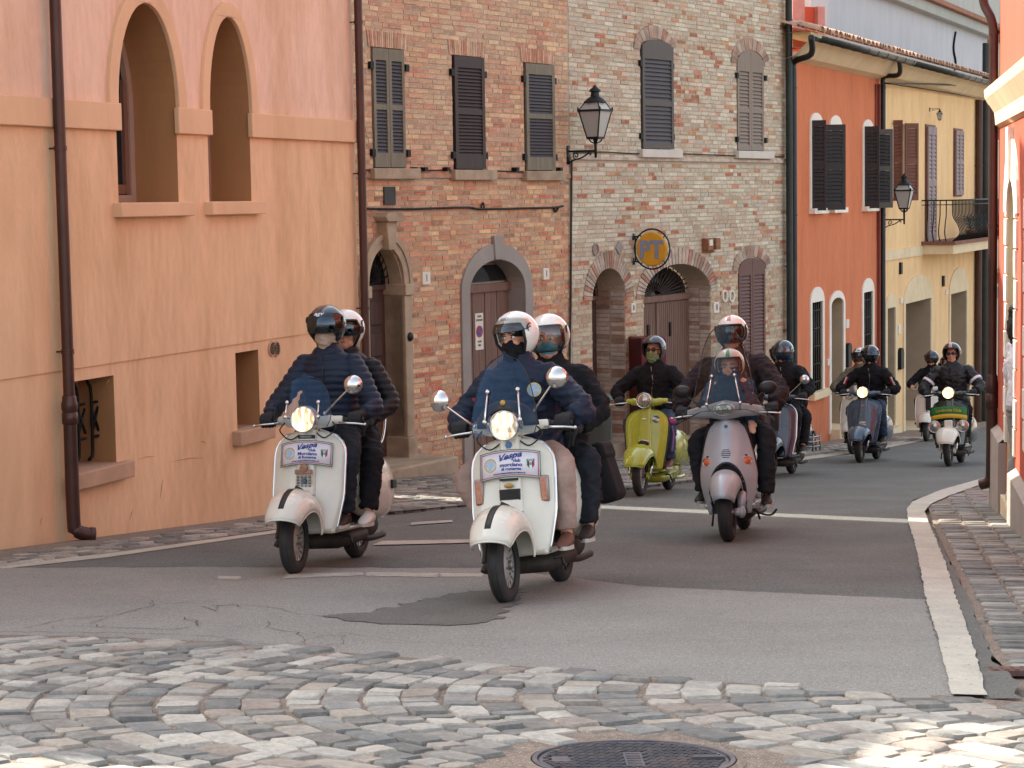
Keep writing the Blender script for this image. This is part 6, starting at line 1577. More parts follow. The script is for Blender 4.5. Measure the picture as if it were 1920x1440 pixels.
def modern(label, M, paintm):
    t = thing('motor_scooter', label, 'scooter', M=M)
    w, Mw = wheel(t, 0, 0, r=.225, w=.056, spokes=3); wheel(t, 1.25, r=.225, w=.056, name='rear_wheel')
    z0, z1 = .20, .93
    def hw(v):
        b_ = .16+.06*sin(min(1, v/.42)*pi/2)-.085*max(0, (v-.42)/.58)**1.25
        if v > .86: b_ *= max(.05, 1-((v-.86)/.14)**2.4)**.5
        return b_
    def yf(x, v): return .20+.12*v-.20*(1-abs(x)**2.2)*(.35+.65*sin(min(1, v*1.15)*pi))*(1-.55*v) + .05*x*x
    fn = shield_fn(z0, z1, hw, yf)
    # apron with the wheel arch cut out of its lower middle
    mb = MB(); mb.grid(fn, 41, 40)
    def inside(c): return (abs(c.x)/.135)**2+((c.z-.36)/.235)**2 < 1 or (abs(c.x) < .135 and c.z < .36)
    keep = [f for f in mb.f if not inside(sum((mb.v[i] for i in f), Vector())/4)]
    mb.f = keep; mb.mi = [0]*len(keep); mb.c = [None]*len(keep)
    ap = mb.build('front_apron', paintm, t, smooth=True, solid=.008, off=0)
    mb = MB(); mb.tube([Vector((.135*cos(a), fn(.5+.5*.135*cos(a)/.215, max(0, (.36+.235*sin(a)-z0)/(z1-z0)))[1]+.004, .36+.235*sin(a))) for a in [pi*i/20 for i in range(21)]], .012, 6); mb.build('arch_edge', m_blk, ap, smooth=True)
    def inner(u, v): return fn(u*.8+.1, v*.62)[0], .24, fn(u, v*.62)[2]
    mb = MB(); mb.grid(inner, 8, 8); mb.build('wheel_arch_liner', m_blk, t, solid=.01)
    mb = MB()   # rear leg shield panel behind the apron
    mb.grid(lambda u, v: (hw(.3+.6*v)*1.02*(2*u-1), .33+.03*v, .45+.45*v), 9, 9); mb.build('leg_shield', m_blk, t, smooth=True, solid=.02)
    # mudguard
    def mf(u, v):
        a = pi*u; f = radians(20+125*v); rr = .17+.135*sin(a)**.8
        return (-.118*cos(a)*(.62+.38*sin(min(1, v*1.7)*pi/2)), -cos(f)*rr*1.08, sin(f)*rr+.225+.02)
    mb = MB(); mb.grid(mf, 17, 16); mb.build('front_mudguard', paintm, t, smooth=True, solid=.008, off=0)
    mb = MB(); mb.box(-.018, .018, -.195, -.16, .415, .44); mb.build('mudguard_badge', mat('sticker_blue', '6d8fb0', .4), t, bevel=.004)
    mb = MB(); mb.tube([(.105, .13, .36), (.11, .06, .26)], [.038, .03], 12); mb.ell((.108, .035, .225), (.035, .05, .05), 12, 8); mb.tube([(.10, 0, .225), (.06, 0, .225)], .03, 12); mb.build('front_suspension', paintm, t, smooth=True)
    # centre panel lines, vents, badge
    mb = MB()
    for sg in (-1, 1):
        mb.tube([Vector(fn(.5+sg*(.36-.08*i/12), .93-.46*i/12))+Vector((0, -.002, 0)) for i in range(13)], .0026, 5)
    mb.tube([Vector(fn(.5+(.28*(2*i/10-1)), .47-.02*(1-(2*i/10-1)**2)))+Vector((0, -.002, 0)) for i in range(11)], .0026, 5); mb.build('panel_seam', m_blk, ap, smooth=True)
    for k in range(5):
        zz = .695-.014*k; v = (zz-z0)/(z1-z0); hwv = .036*sqrt(max(.2, 1-((k-2)/2.8)**2)); p = fn(.5, v)
        mb = MB(); mb.box(-hwv, hwv, p[1]-.006, p[1]+.004, zz-.003, zz+.003); mb.build('vent_slot', m_blk, ap)
    p = fn(.5, .92); mb = MB(); mb.lathe([(0, .006), (.014, .006), (.017, 0)], 6, T(0, p[1]-.002, p[2]) @ RX(90)); mb.build('badge', mat('badge_blue', '2d6a9a', .3), t)
    for sg in (-1, 1):
        v = (.60-z0)/(z1-z0); p = Vector(fn(.5+sg*.36, v)); mb = MB(); mb.M = T(*p) @ RZ(sg*32) @ RY(sg*-12); mb.ell((0, -.002, 0), (.040, .018, .030), 16, 10); i_ = mb.build('indicator', m_amber, t, smooth=True)
        mb = MB(); mb.M = T(*p) @ RZ(sg*32) @ RY(sg*-12); mb.tube([(.045*cos(a), -.004, .035*sin(a)) for a in [2*pi*i/20 for i in range(21)]], .0045, 6); mb.build('indicator_rim', m_chrome, i_, smooth=True)
    # integrated handlebar fairing
    mb = MB()
    def hf(u, v):
        x = 2*u-1; a = 2*pi*v; X = .30*x; th = .062*(1-.45*abs(x)**1.5)+.018*max(0, 1-abs(x)/.4)
        return (X, .30+.05*abs(x)+(.06+.05*max(0, 1-abs(x)/.45))*cos(a)*-1*(1-.3*abs(x)), 1.0-.02*abs(x)**2+th*sin(a))
    mb.grid(hf, 25, 18, cv=True); hb = mb.build('headset', paintm, t, smooth=True)
    mb = MB(); mb.M = T(0, .205, 1.005) @ RX(90) @ Matrix.Diagonal((1.55, .85, 1, 1)); mb.lathe([(.054, -.02), (.058, .0), (.052, .010), (.05, .004)], 28); hl = mb.build('headlight', m_chrome, t, smooth=True)
    mb = MB(); mb.M = T(0, .205, 1.005) @ RX(90) @ Matrix.Diagonal((1.55, .85, 1, 1)); mb.lathe([(.052, .002), (.04, .014), (.02, .02), (0, .022)], 24); mb.build('lens', m_lens, hl, smooth=True)
    for sg in (-1, 1): mb = MB(); mb.lathe([(0, .012), (.024, .02), (.03, .016), (.032, .0)], 18, T(sg*.036, .19, 1.005) @ RX(90)); mb.build('lamp_bowl', m_lens, hl, smooth=True)
    for sg in (-1, 1):
        mb = MB(); mb.tube([(sg*.29, .35, .985), (sg*.40, .38, .98)], .018, 10); mb.build('grip', m_blk, hb, smooth=True); lever(hb, sg*.36, .35, .975, sg)
        mirror(t, (sg*.20, .31, 1.04), (sg*.335, .34, 1.16), .058, m_blk, yaw=sg*8, shape=(1.25, .85))
    body_common(t, paintm); seat_body(t, paintm)
    mb = MB(); rings(mb, [((0, .62, .5), .12, .12, 90), ((0, .85, .52), .17, .2, 90), ((0, 1.2, .54), .17, .18, 90), ((0, 1.5, .6), .09, .1, 90)]); mb.build('rear_body', paintm, t, smooth=True)
    mb = MB(); mb.tube(smooth_path([(.12, .55, .22), (.22, .62, .16), (.28, .70, .15), (.32, .72, .19)], 4), .009, 6); mb.build('side_stand', m_blk, t, smooth=True)
    return t

# ================================================================== riders
def head_parts(mb, c, R_, s=1.0, nose=1):
    """head as overlapping volumes merged by the voxel surface; R_ = rotation matrix"""
    def P(x, y, z): return c+R_ @ (Vector((x, y, z))*s)
    R4 = R_.to_4x4()
    def E(p, r, a=None):
        m_ = R4 @ a if a else R4
        mb.ell(P(*p), tuple(v*s for v in r), 18, 12, m_)
    E((0, .015, .035), (.074, .092, .085)); E((0, -.015, -.03), (.061, .072, .072)); E((0, -.045, -.085), (.036, .034, .03)); E((0, -.068, .038), (.052, .02, .016))
    for sg in (-1, 1): E((sg*.036, -.055, -.022), (.026, .026, .022)); E((sg*.074, .01, -.005), (.01, .02, .032)); E((sg*.03, -.03, -.07), (.03, .04, .03))
    mb.tube([P(0, -.078, .022), P(0, -.097, -.012), P(0, -.100, -.022)], [.008*s, .011*s, .014*s], 10); E((0, -.088, -.028), (.017, .013, .009))
    E((0, -.080, -.054), (.022, .012, .006)); E((0, -.079, -.064), (.019, .012, .007)); E((0, -.072, -.085), (.018, .014, .014))
def face_bits(root, body, c, R_, s=1.0, glasses=None, brows=True):
    def P(x, y, z): return c+R_ @ (Vector((x, y, z))*s)
    M = Matrix.Translation(c) @ R_.to_4x4() @ Matrix.Scale(s, 4)
    for sg in (-1, 1):
        mb = MB(); mb.M = M; mb.ell((sg*.031, -.072, .012), (.0155, .012, .0095), 14, 8); e = mb.build('eye', m_eye, body, smooth=True)
        mb = MB(); mb.M = M; mb.ell((sg*.031, -.081, .012), (.0068, .005, .0068), 10, 6); mb.build('iris', m_iris, e, smooth=True)
        if brows: mb = MB(); mb.M = M; mb.tube(smooth_path([(sg*.012, -.088, .031), (sg*.03, -.089, .037), (sg*.05, -.078, .031)], 3), .0035, 5); mb.build('eyebrow', m_brow, body, smooth=True)
    mb = MB(); mb.M = M; mb.ell((0, -.0905, -.059), (.021, .004, .0055), 12, 6); mb.build('lips', mat('lips', 'a5665a', .5, var=.05), body, smooth=True)
    if glasses:
        mb = MB(); mb.M = M
        for sg in (-1, 1): mb.ell((sg*.031, -.094, .012), (.028, .006, .018), 16, 8); mb.tube([(sg*.055, -.09, .016), (sg*.078, -.03, .012), (sg*.08, .02, .01)], .004, 5)
        mb.tube([(-.01, -.1, .016), (.01, -.1, .016)], .004, 5); mb.build('sunglasses', glasses, root, smooth=True)
def helmet(root, c, R_, m, kind='jet', visor=None, vr=(-32, 26), s=1.0, strips=(), trim=m_blk, yawv=0, pod=True, peak=False):
    M = Matrix.Translation(c) @ R_.to_4x4() @ Matrix.Translation(Vector((0, .012, .03))*s) @ Matrix.Scale(s, 4)
    rx, ry, rz = .131, .152, .142
    def sph(az, el, k=1.0):
        e = radians(el); a = radians(az); ce = cos(e)
        low = max(0, -el)/50
        fx = rx*(1-.10*low); fy = ry*(1-.06*low)*(1.10 if (kind == 'full' and abs((az+180) % 360-180) < 60 and el < 0) else 1)
        return Vector((fx*k*ce*sin(a), -fy*k*ce*cos(a), rz*k*sin(e)))
    def eb(az):
        a = abs((az+180) % 360-180)
        lo = -62+22*max(0, (a-110)/70)
        if kind == 'full': return lo if a > 50 else lo+4
        hi = 24
        if a < 52: return hi
        if a < 76: k = (a-52)/24; k = k*k*(3-2*k); return hi+(lo-hi)*k
        return lo
    def fn(u, v):
        az = 360*u; b_ = eb(az); return tuple(sph(az, b_+(89.5-b_)*v))
    mb = MB(); mb.M = M; mb.grid(fn, 56, 18, cu=True); h = mb.build('helmet', m, root, smooth=True, solid=.018*s, off=-1)
    mb = MB(); mb.M = M; mb.tube([Vector(fn(i/56, 0))*.985 for i in range(57)], .010, 6, caps=False); mb.build('helmet_trim', trim, h, smooth=True)
    for (a0, a1, e0, e1, ms) in strips:
        mb = MB(); mb.M = M; mb.grid(lambda u, v: tuple(sph(a0+(a1-a0)*u, e0+(e1-e0)*v, 1.012)), 8, 12); mb.build('helmet_stripe', ms, h, smooth=True)
    if kind == 'full' and not visor: visor = g_dark
    if visor:
        w_ = 80 if kind != 'full' else 66
        mb = MB(); mb.M = M
        def vf(u, v):
            az = -w_+2*w_*u; k = (abs(2*u-1))**3
            e0 = vr[0]+(12)*k; e1 = vr[1]-6*k
            if kind == 'full': e0, e1 = -20+8*k, 24-8*k
            return tuple(sph(az, e0+(e1-e0)*v, 1.045 if kind != 'full' else 1.02))
        mb.grid(vf, 25, 10); v_ = mb.build('visor', visor, h, smooth=True)
        mb = MB(); mb.M = M; mb.tube([Vector(vf(i/24, 0)) for i in range(25)], .003, 5); mb.build('visor_rim', m_blk, h, smooth=True)
    if pod:
        for sg in (-1, 1):
            p = sph(sg*78, 14, 1.02); mb = MB(); mb.M = M @ T(*p) @ RZ(sg*-78+180) @ RX(-90); mb.lathe([(0, .008), (.013, .01), (.016, .006), (.024, .008), (.028, .0)], 18); mb.build('visor_pivot', trim, h, smooth=True)
    if peak: mb = MB(); mb.M = M; mb.grid(lambda u, v: tuple(sph(-55+110*u, 30+4*v, 1.02+.24*v*cos(pi*(u-.5)))), 14, 4); mb.build('peak', m_blk, h, smooth=True, solid=.004)
    return h, M, sph
def quilt(period, amp, axis_pts=None):
    def f(co, n_):
        return amp*(abs(sin(co.z*pi/period+.6*noise.noise(co*6)))**.6-.6)+.006*noise.noise(co*9)
    return f
def folds(amp=.006, sc_=11, seed=0):
    return lambda co, n_: amp*(1-2.2*abs(noise.noise(Vector((co.x*sc_+seed, co.y*sc_, co.z*sc_*1.5)))))*.7+amp*.5*noise.noise(Vector((co.x*sc_*2.3, co.y*sc_*2.3+seed, co.z*sc_*5)))
def limb(a, b_, c, ra, rb, rc, n=6, rmid=None):
    """bent limb path with smooth joint"""
    a, b_, c = Vector(a), Vector(b_), Vector(c); pts = []; rs = []
    for i in range(n):
        t = i/n; pts.append(a.lerp(b_, t)); rs.append(ra+(rb-ra)*t)
    pts[-1] = a.lerp(b_, .86); pb = b_+((a-b_).normalized()+(c-b_).normalized())*.012
    pts.append(pb); rs.append(rb*1.02)
    for i in range(1, n+1):
        t = i/n if i > 1 else .14; pts.append(b_.lerp(c, t)); rs.append(rb+(rc-rb)*t)
    return pts, rs
def hand(mbd, wrist, grip, s, r=1.0, holding=True, out=None):
    """gloved hand closed round a bar that runs along x at `grip`; s=+1/-1 side. palm, four unequal fingers, thumb"""
    g_ = Vector(grip); w_ = Vector(wrist)
    d = (g_-w_).normalized()
    mbd.tube([w_-d*.03, w_+d*.01, w_.lerp(g_+Vector((0, .012, .024)), .75), g_+Vector((0, .004, .034))], [.032*r, .032*r, .036*r, .034*r], 12, flat=(1.05, .8))
    mbd.ell(g_+Vector((0, .014, .024)), (.045*r, .034*r, .022*r), 14, 8)
    for k, (dx, ln) in enumerate(((-.033, .92), (-.011, 1.0), (.011, .97), (.032, .8))):
        x = dx*s*-1*r; pts = []
        for i in range(7):
            a = radians(72-(i*34)*ln); rr = .036*r
            pts.append(g_+Vector((x, -rr*sin(radians(90)-a)*1.0 if False else -rr*cos(a)*1.05, rr*sin(a))))
        mbd.tube([g_+Vector((x*.95, .012, .036*r))]+pts, [.0125*r]*2+[.0118*r, .0112*r, .0108*r, .0102*r, .0095*r, .0085*r], 8)
    xi = -s*.045*r
    mbd.tube([g_+Vector((xi*.6, .025, .018)), g_+Vector((xi*1.05, .018, -.002)), g_+Vector((xi*1.0, .0, -.024)), g_+Vector((xi*.75, -.016, -.03))], [.016*r, .0135*r, .0115*r, .009*r], 8)
def hand_rest(mbd, wrist, at, s, r=1.0, curl=.5):
    w_ = Vector(wrist); a_ = Vector(at); d = (a_-w_).normalized(); side = d.cross(Vector((0, 0, 1))).normalized(); dn = d.cross(side).normalized()
    if dn.z > 0: dn = -dn
    mbd.tube([w_-d*.02, w_+d*.02, w_+d*.075], [.03*r, .034*r, .036*r], 12, flat=(1.15, .62))
    for k, (o_, ln) in enumerate(((-.031, .9), (-.011, 1.0), (.010, .95), (.030, .78))):
        b_ = w_+d*.075+side*o_*r; pts = [b_-d*.02]
        for i in range(1, 5): pts.append(b_+d*(.02*i*ln*r)+dn*(curl*.006*i*i*r))
        mbd.tube(pts, [.012*r, .0115*r, .011*r, .010*r, .0085*r], 8)
    b_ = w_+d*.025-side*.03*s*r
    mbd.tube([b_, b_+d*.025-side*s*.018*r, b_+d*.05-side*s*.022*r+dn*.008], [.015*r, .013*r, .010*r], 8)
def shoe(root, ankle, toe_dir, m, s=1.0, sole=m_sole):
    a = Vector(ankle); td = Vector(toe_dir); td.z = 0; td.normalize(); ang = math.degrees(atan2(-td.x, td.y))   # local +y toward the toe
    M = T(a.x, a.y, a.z-.085*s) @ RZ(ang) @ Matrix.Scale(s, 4)
    mb = MB(); mb.M = M
    rings(mb, [((0, -.075, .035), .024, .022, 90), ((0, -.062, .045), .034, .038, 90), ((0, -.03, .055), .038, .05, 90), ((0, .02, .052), .040, .046, 90), ((.002, .08, .040), .044, .032, 90), ((.004, .13, .030), .043, .023, 90), ((.005, .165, .022), .034, .016, 90), ((.005, .182, .018), .018, .010, 90)], 14)
    rings(mb, [((0, -.02, .05), .038, .05), ((0, -.022, .12), .040, .047)], 12)
    o = mb.build('shoe', m, root, smooth=True)
    mb = MB(); mb.M = M; out_ = []
    for i in range(20):
        w = 2*pi*i/20; y = .055+.135*cos(w); x = (.044 if cos(w) > -.2 else .038)*sin(w); out_.append((x, y))
    n = 20; mb.add([(x, y, -.004) for x, y in out_]+[(x, y, .018) for x, y in out_], [tuple(range(n))[::-1], tuple(range(n, 2*n))]+[(i, (i+1) % n, n+(i+1) % n, n+i) for i in range(n)]); mb.build('sole', sole, o, smooth=True, autos=40)
    mb = MB(); mb.M = M
    for i in range(5): y = .03+i*.02; mb.tube([(-.022, y, .088-i*.010), (0, y+.004, .096-i*.0115), (.022, y, .088-i*.010)], .003, 5)
    mb.build('laces', m_sole if m is m_shoe_w else m, o, smooth=True)
def rider(label, SM, outfit, pel=(0, .80, .86), lean=8, hd=None, yaw=0, pitch=0, grips=((-.31, .395, .985), (.31, .395, .985)), elbows=None, knees=None, feet=None, sh=.172, tall=1.0, voxel=.012, 
          helm=None, helm2=None, face=True, jfn=None, tfn=None, hands='grip', wrists=None, bulk=1.0, glasses=None, scarf=None, skin=m_skin, group='people riding the scooters', roll=0, handr=1.0, hs=1.0, legs=True, extra=None, headonly=False, hair=None):
    """seated rider in scooter coordinates (x = rider's left, -y = forward)"""
    J, TR, SHO, GLV = outfit
    pel = Vector(pel); up = Vector((0, -sin(radians(lean)), cos(radians(lean))))
    RM = SM @ T(pel.x, pel.y, 0); t = thing('person', label, 'person', M=RM, group=group); O = T(-pel.x, -pel.y, 0)
    waist = pel+up*.17*tall; chest = pel+up*.34*tall; shc = pel+up*.475*tall; neck = pel+up*.55*tall
    hc = neck+Vector((0, -.025, .120*hs)) if hd is None else Vector(hd)
    Rh = (RZ(yaw) @ RX(pitch) @ RY(roll)).to_3x3()
    S = [shc+Vector((sg*sh, 0, -.035)) for sg in (-1, 1)]
    if elbows is None: elbows = [(S[0].x-.11, (S[0].y+grips[0][1])/2+.06, 1.08), (S[1].x+.11, (S[1].y+grips[1][1])/2+.06, 1.08)]
    if knees is None: knees = ((-.22, .44, .76), (.22, .44, .76))
    if feet is None: feet = ((-.17, .50, .37), (.17, .50, .37))
    hips = [pel+Vector((sg*.10, -.02, -.02)) for sg in (-1, 1)]
    W_ = wrists or [Vector(g_)+Vector((g_[0]*.06, .085, .035)) for g_ in grips]
    # ---- body: one continuous skin surface
    mb = MB(); mb.M = O
    rings(mb, [(pel+Vector((0, 0, -.10)), .13, .10), (pel, .155, .115), (waist, .135, .095), (chest, .15, .105), (shc, .15, .08), (neck, .055, .055), (hc+Vector((0, .02, -.06)), .055, .058)])
    for i in (0, 1):
        mb.tube(*limb(S[i], elbows[i], W_[i], .048, .040, .028), 10); mb.ell(S[i], (.055, .05, .05), 12, 8)
        if hands == 'grip': hand(mb, W_[i], grips[i], 1 if i else -1, .9*handr)
        elif hands == 'rest': hand_rest(mb, W_[i], grips[i], 1 if i else -1, .9*handr)
        if legs: mb.tube(*limb(hips[i], knees[i], feet[i], .075, .052, .036), 12); mb.tube([Vector(feet[i]), Vector(feet[i])+Vector((0, -.03, -.05)), Vector(feet[i])+Vector((0, -.12, -.06))], [.035, .032, .022], 8)
    hp = MB(); head_parts(hp, hc, Rh, hs); hp.M = None
    k = len(mb.v); mb.v += [O @ v for v in hp.v]; mb.f += [[i+k for i in f] for f in hp.f]; mb.mi += hp.mi; mb.c += hp.c
    body = link('body', vox(mb, min(.008, voxel) if face else .012, 2, mats=skin, name='body', fac=.45), t)
    hcl = O @ hc
    if face: face_bits(t, body, hcl, Rh, hs, glasses)
    # ---- jacket
    mb = MB(); mb.M = O; B = bulk
    rings(mb, [(pel+up*-.06*tall, .175*B, .145*B), (pel+up*.02, .185*B, .155*B), (waist, .175*B, .14*B), (chest, .195*B, .145*B), (shc+up*-.04, .19*B, .125*B), (shc+up*.015, .145*B, .10*B), (shc+up*.05, .105*B, .09), (neck+up*.0, .080, .08), (neck+up*.045, .074, .078)], 22)
    for i in (0, 1):
        mb.ell(S[i]+Vector((0, 0, -.005)), (.074*B, .074*B, .068*B), 14, 10)
        wr = Vector(W_[i]); el = Vector(elbows[i]); cuff = el.lerp(wr, .93)
        mb.tube(*limb(S[i], el, cuff, .072*B, .062*B, .050*B), 12)
    jk = link('jacket', vox(mb, voxel, 4, jfn or folds(.020, 11, 3), J, 'jacket'), t)
    mb = MB(); mb.M = O; zp = []
    for i in range(15):
        q = pel+up*(.0+.50*i/14)*tall; ry = .155*B if i < 4 else .145*B; ry = ry if i < 12 else .115*B
        zp.append(q+Vector((.01*sin(i*.8), -ry-.006, 0)))
    mb.tube(zp, .004, 6); mb.build('zip', m_alu if J is c_black else m_blk, t, smooth=True)
    # ---- trousers
    if legs:
        mb = MB(); mb.M = O
        rings(mb, [(pel+Vector((0, .0, -.12)), .13, .12), (pel+Vector((0, 0, -.05)), .168, .15), (pel+up*.05, .165, .14), (pel+up*.10, .15, .12)], 20)
        for i in (0, 1): mb.tube(*limb(hips[i], knees[i], Vector(feet[i])+Vector((0, .0, .02)), .092, .072, .060), 14)
        link('trousers', vox(mb, voxel, 3, tfn or folds(.017, 11, 8), TR, 'trousers'), t)
        for i in (0, 1): f_ = O @ Vector(feet[i]); shoe(t, f_, (.12 if i else -.12, -1, 0), SHO)
    # ---- gloves
    if GLV and hands:
        for i in (0, 1):
            mb = MB(); mb.M = O
            if hands == 'grip': hand(mb, W_[i], grips[i], 1 if i else -1, 1.1*handr)
            else: hand_rest(mb, W_[i], grips[i], 1 if i else -1, 1.1*handr)
            d = (Vector(elbows[i])-Vector(W_[i])).normalized(); mb.tube([Vector(W_[i])+d*.05, Vector(W_[i])-d*.01], [.042, .036], 12)
            link('glove', vox(mb, .0065, 1, None, GLV, 'glove'), t)
    if scarf:
        m_, up_ = scarf; mb = MB(); c = hcl
        def E(p, r): mb.ell(c+Rh @ (Vector(p)*hs), tuple(v*hs for v in r), 18, 12, Rh.to_4x4())
        nk = O @ neck
        mb.lathe([(.03, -.05), (.088, -.05), (.10, -.02), (.09, .02), (.075, .05), (.03, .05)], 22, Matrix.Translation(nk+Vector((0, -.005, .02))) @ Matrix.Diagonal((1, 1.02, 1, 1)))
        if up_: E((0, -.01, -.055), (.078, .092, .060)); E((0, -.055, -.032), (.054, .056, .034)); E((0, -.06, -.085), (.046, .046, .04)); E((0, -.09, -.05), (.026, .022, .035))
        if up_ == 2: E((0, -.085, -.025), (.022, .022, .018)); E((0, .005, .04), (.080, .093, .05)); 
        link('scarf', vox(mb, .007, 2, lambda co, n_: .004*sin((co.z+co.x*.35)*190)*(.5+noise.noise(co*14)), m_, 'scarf'), t)
    hm = None
    if helm: hm = helmet(t, hcl, Rh, s=hs, **helm)
    if hair:
        mb = MB(); mb.ell(hcl+Vector((0, .05, -.02)), (.08, .08, .11), 14, 10); link('hair', vox(mb, .01, 1, folds(.012, 30), hair, 'hair'), t)
    return t, body, hcl, Rh, hm, O
def patch_on(root, c, r, m1, m2, name='chest_badge', yaw=0):
    mb = MB(); M = T(*c) @ RZ(yaw) @ RX(90); mb.lathe([(r, 0), (r, .006), (r*.86, .008), (r*.86, .004)], 24, M); o = mb.build(name, m1, root, smooth=True, autos=40)
    mb = MB(); mb.lathe([(r*.86, .005), (0, .006)], 20, M); mb.build('badge_field', m2, o)
    return o
# ================================================================== the procession
GRP = 'scooters coming up the street'
m_maskb = mat('blue_face_mask', '5f9db8', .8, var=.1, bump=.001); m_scr = c_gscarf
# ---- 1: left ivory scooter with a rider in a beige neck scarf and a pillion
M1 = place(549, 1077, 15.5, -1)
s1, yf1, hb1 = classic('ivory scooter nearest the peach wall with a round fly screen and one chrome mirror', M1, m_cream_p, m_lit2, steer=4, card='upper', front='grid', group=GRP)
ws, wf = windscreen(s1, .19, .965, 1.30, .195, g_blue, lean=16, bow=.55, wtop=.82, zpow=4)
rods(ws, wf, (.22, .80), .10, .36, 1.0, .25)
mirror(s1, (.12, .32, 1.03), (.335, .28, 1.215), .062, yaw=6)
mb = MB(); mb.tube(smooth_path([(.02, 1.42, .78), (.10, 1.5, .80), (.12, 1.54, .98), (.10, 1.56, 1.10), (-.10, 1.56, 1.10), (-.12, 1.54, .98), (-.10, 1.5, .8)], 5), .011, 8); mb.build('back_rail', m_chrome, s1, smooth=True)
r1 = rider('rider in a navy quilted jacket, black helmet and beige scarf over the face', M1, (c_navy, c_dkjean, m_shoe_b, m_glove), pel=(.0, .80, .925), lean=7, yaw=2, jfn=quilt(.045, .013), voxel=.011, bulk=1.06,
           elbows=((-.36, .62, 1.06), (.37, .62, 1.06)), feet=((-.16, .50, .36), (.19, .47, .36)), knees=((-.20, .42, .76), (.24, .44, .77)), scarf=(c_scarf, 1), glasses=m_blk,
           helm=dict(m=h_grey, visor=g_dark, vr=(-22, 34), strips=()))
text('agv', .042, r1[4][1] @ T(-.01, -.142, .075) @ RZ(-4) @ RX(58), m_logo, r1[4][0], bold=.001, ext=.001, shear=.25, sx=1.2)
r1b = rider('pillion passenger in black quilted jacket and white helmet behind the beige-scarfed rider', M1, (c_blackq, c_black, m_shoe_w, m_glove), pel=(.0, 1.15, .905), lean=4, yaw=6, hands='rest', jfn=quilt(.045, .012), voxel=.012,
            elbows=((-.30, 1.08, 1.10), (.33, 1.10, 1.08)), wrists=(Vector((-.22, .90, .98)), Vector((.24, .88, .97))), grips=((-.18, .80, .93), (.20, .78, .92)), knees=((-.28, .78, .74), (.30, .74, .74)), feet=((-.24, .72, .38), (.30, .64, .36)), glasses=m_blk,
            scarf=(c_black, 0), helm=dict(m=h_white, visor=g_dark, vr=(-20, 10)))
# ---- 2: middle ivory scooter
M2 = place(949, 1132, 16.5, -4.5)
s2, yf2, hb2 = classic('ivory scooter in front with lit headlight, orange-grey indicators and a tall tinted screen', M2, m_cream_q, m_lit, steer=1, card='lower', indicators=True, front='px', group=GRP)
# black cowl round the headlight and tall screen
mb = MB()
def cowl2(u, v):
    a = pi*u; rr = .098+.05*v; return (rr*cos(a)*1.15*(1+.1*v), .225+.06*v+.03*(1-sin(a)), .985+rr*sin(a)*1.05)
mb.grid(cowl2, 21, 6); cw = mb.build('screen_cowl', m_blk, s2, smooth=True, solid=.004, off=0)
ws, wf = windscreen(s2, .20, .955, 1.42, .198, g_blue, lean=17, bow=.6, wtop=.66, zpow=4)
rods(ws, wf, (.22, .76), .10, .45, .97, .27)
mb = MB(); mb.ell((0, .242, 1.125), (.017, .006, .017), 14, 8); mb.build('screen_badge', m_gold, ws, smooth=True)
mirror(s2, (.14, .31, 1.04), (.325, .26, 1.245), .062, yaw=8); mirror(s2, (-.20, .31, 1.00), (-.37, .20, 1.165), .062, yaw=-14)
# pannier bag
mb = MB(); mb.M = T(.27, 1.42, .66) @ RY(-14); mb.box(-.07, .07, -.16, .14, -.2, .17); pn = mb.build('pannier_bag', c_black, s2, bevel=.045, seg=3)
mb = MB(); mb.M = T(.27, 1.42, .66) @ RY(-14); mb.box(-.076, .078, -.165, .145, .06, .178); mb.build('pannier_flap', c_black, pn, bevel=.03, seg=3)
r2 = rider('rider in a navy jacket with round chest badge, white helmet and beige trousers', M2, (c_navy2, c_beige, m_shoe_br, m_glove), tfn=folds(.009, 11, 4), pel=(-.02, .80, .835), lean=10, yaw=-20, pitch=0, jfn=folds(.022, 10, 5), voxel=.011, bulk=1.12,
           elbows=((-.40, .60, 1.03), (.40, .58, 1.05)), feet=((-.17, .52, .36), (.27, .42, .35)), knees=((-.36, .50, .70), (.275, .43, .76)), scarf=(c_bala, 2),
           helm=dict(m=h_white, visor=g_vclear, vr=(4, 42), pod=True))
patch_on(r2[0], (.125, -.245, 1.19), .042, mat('badge_yellow', 'c2b268', .6), m_pale, yaw=10)
mb = MB(); mb.box(-.032, .032, -.001, .001, -.01, .012); b_ = mb.build('helmet_emblem', m_logo, r2[4][0]); b_.matrix_local = r2[4][1] @ T(.0, -.118, .095) @ RX(-38)
mb = MB(); mb.box(-.03, .03, -.001, .001, -.012, .012); b_ = mb.build('sleeve_badge', m_cred, r2[0]); b_.location = (-.275, -.20, 1.16); b_.rotation_euler = (0, 0, -.8)
r2b = rider('pillion passenger with a pale blue face mask under a clear visor', M2, (c_black, c_dkjean, m_shoe_b, m_glove), pel=(.05, 1.17, .82), lean=-2, yaw=2, hands='rest', voxel=.012, bulk=1.04,
            elbows=((-.26, 1.08, 1.10), (.36, 1.12, 1.04)), wrists=(Vector((-.2, .92, .96)), Vector((.26, .90, .95))), grips=((-.17, .82, .92), (.22, .80, .90)), knees=((-.26, .86, .74), (.31, .90, .75)), feet=((-.24, .78, .37), (.29, .84, .36)),
            helm=dict(m=h_white, visor=g_vclear, vr=(-42, 26)), scarf=(c_black, 0))
mb = MB(); mb.M = Matrix.Translation(r2b[2]) @ r2b[3].to_4x4(); mb.ell((0, -.045, -.045), (.066, .066, .046), 20, 12); mb.ell((0, -.08, -.03), (.03, .034, .026), 14, 8)
link('face_mask', vox(mb, .006, 2, lambda co, n_: .002*sin(co.z*260), m_maskb, 'face_mask'), r2b[0])
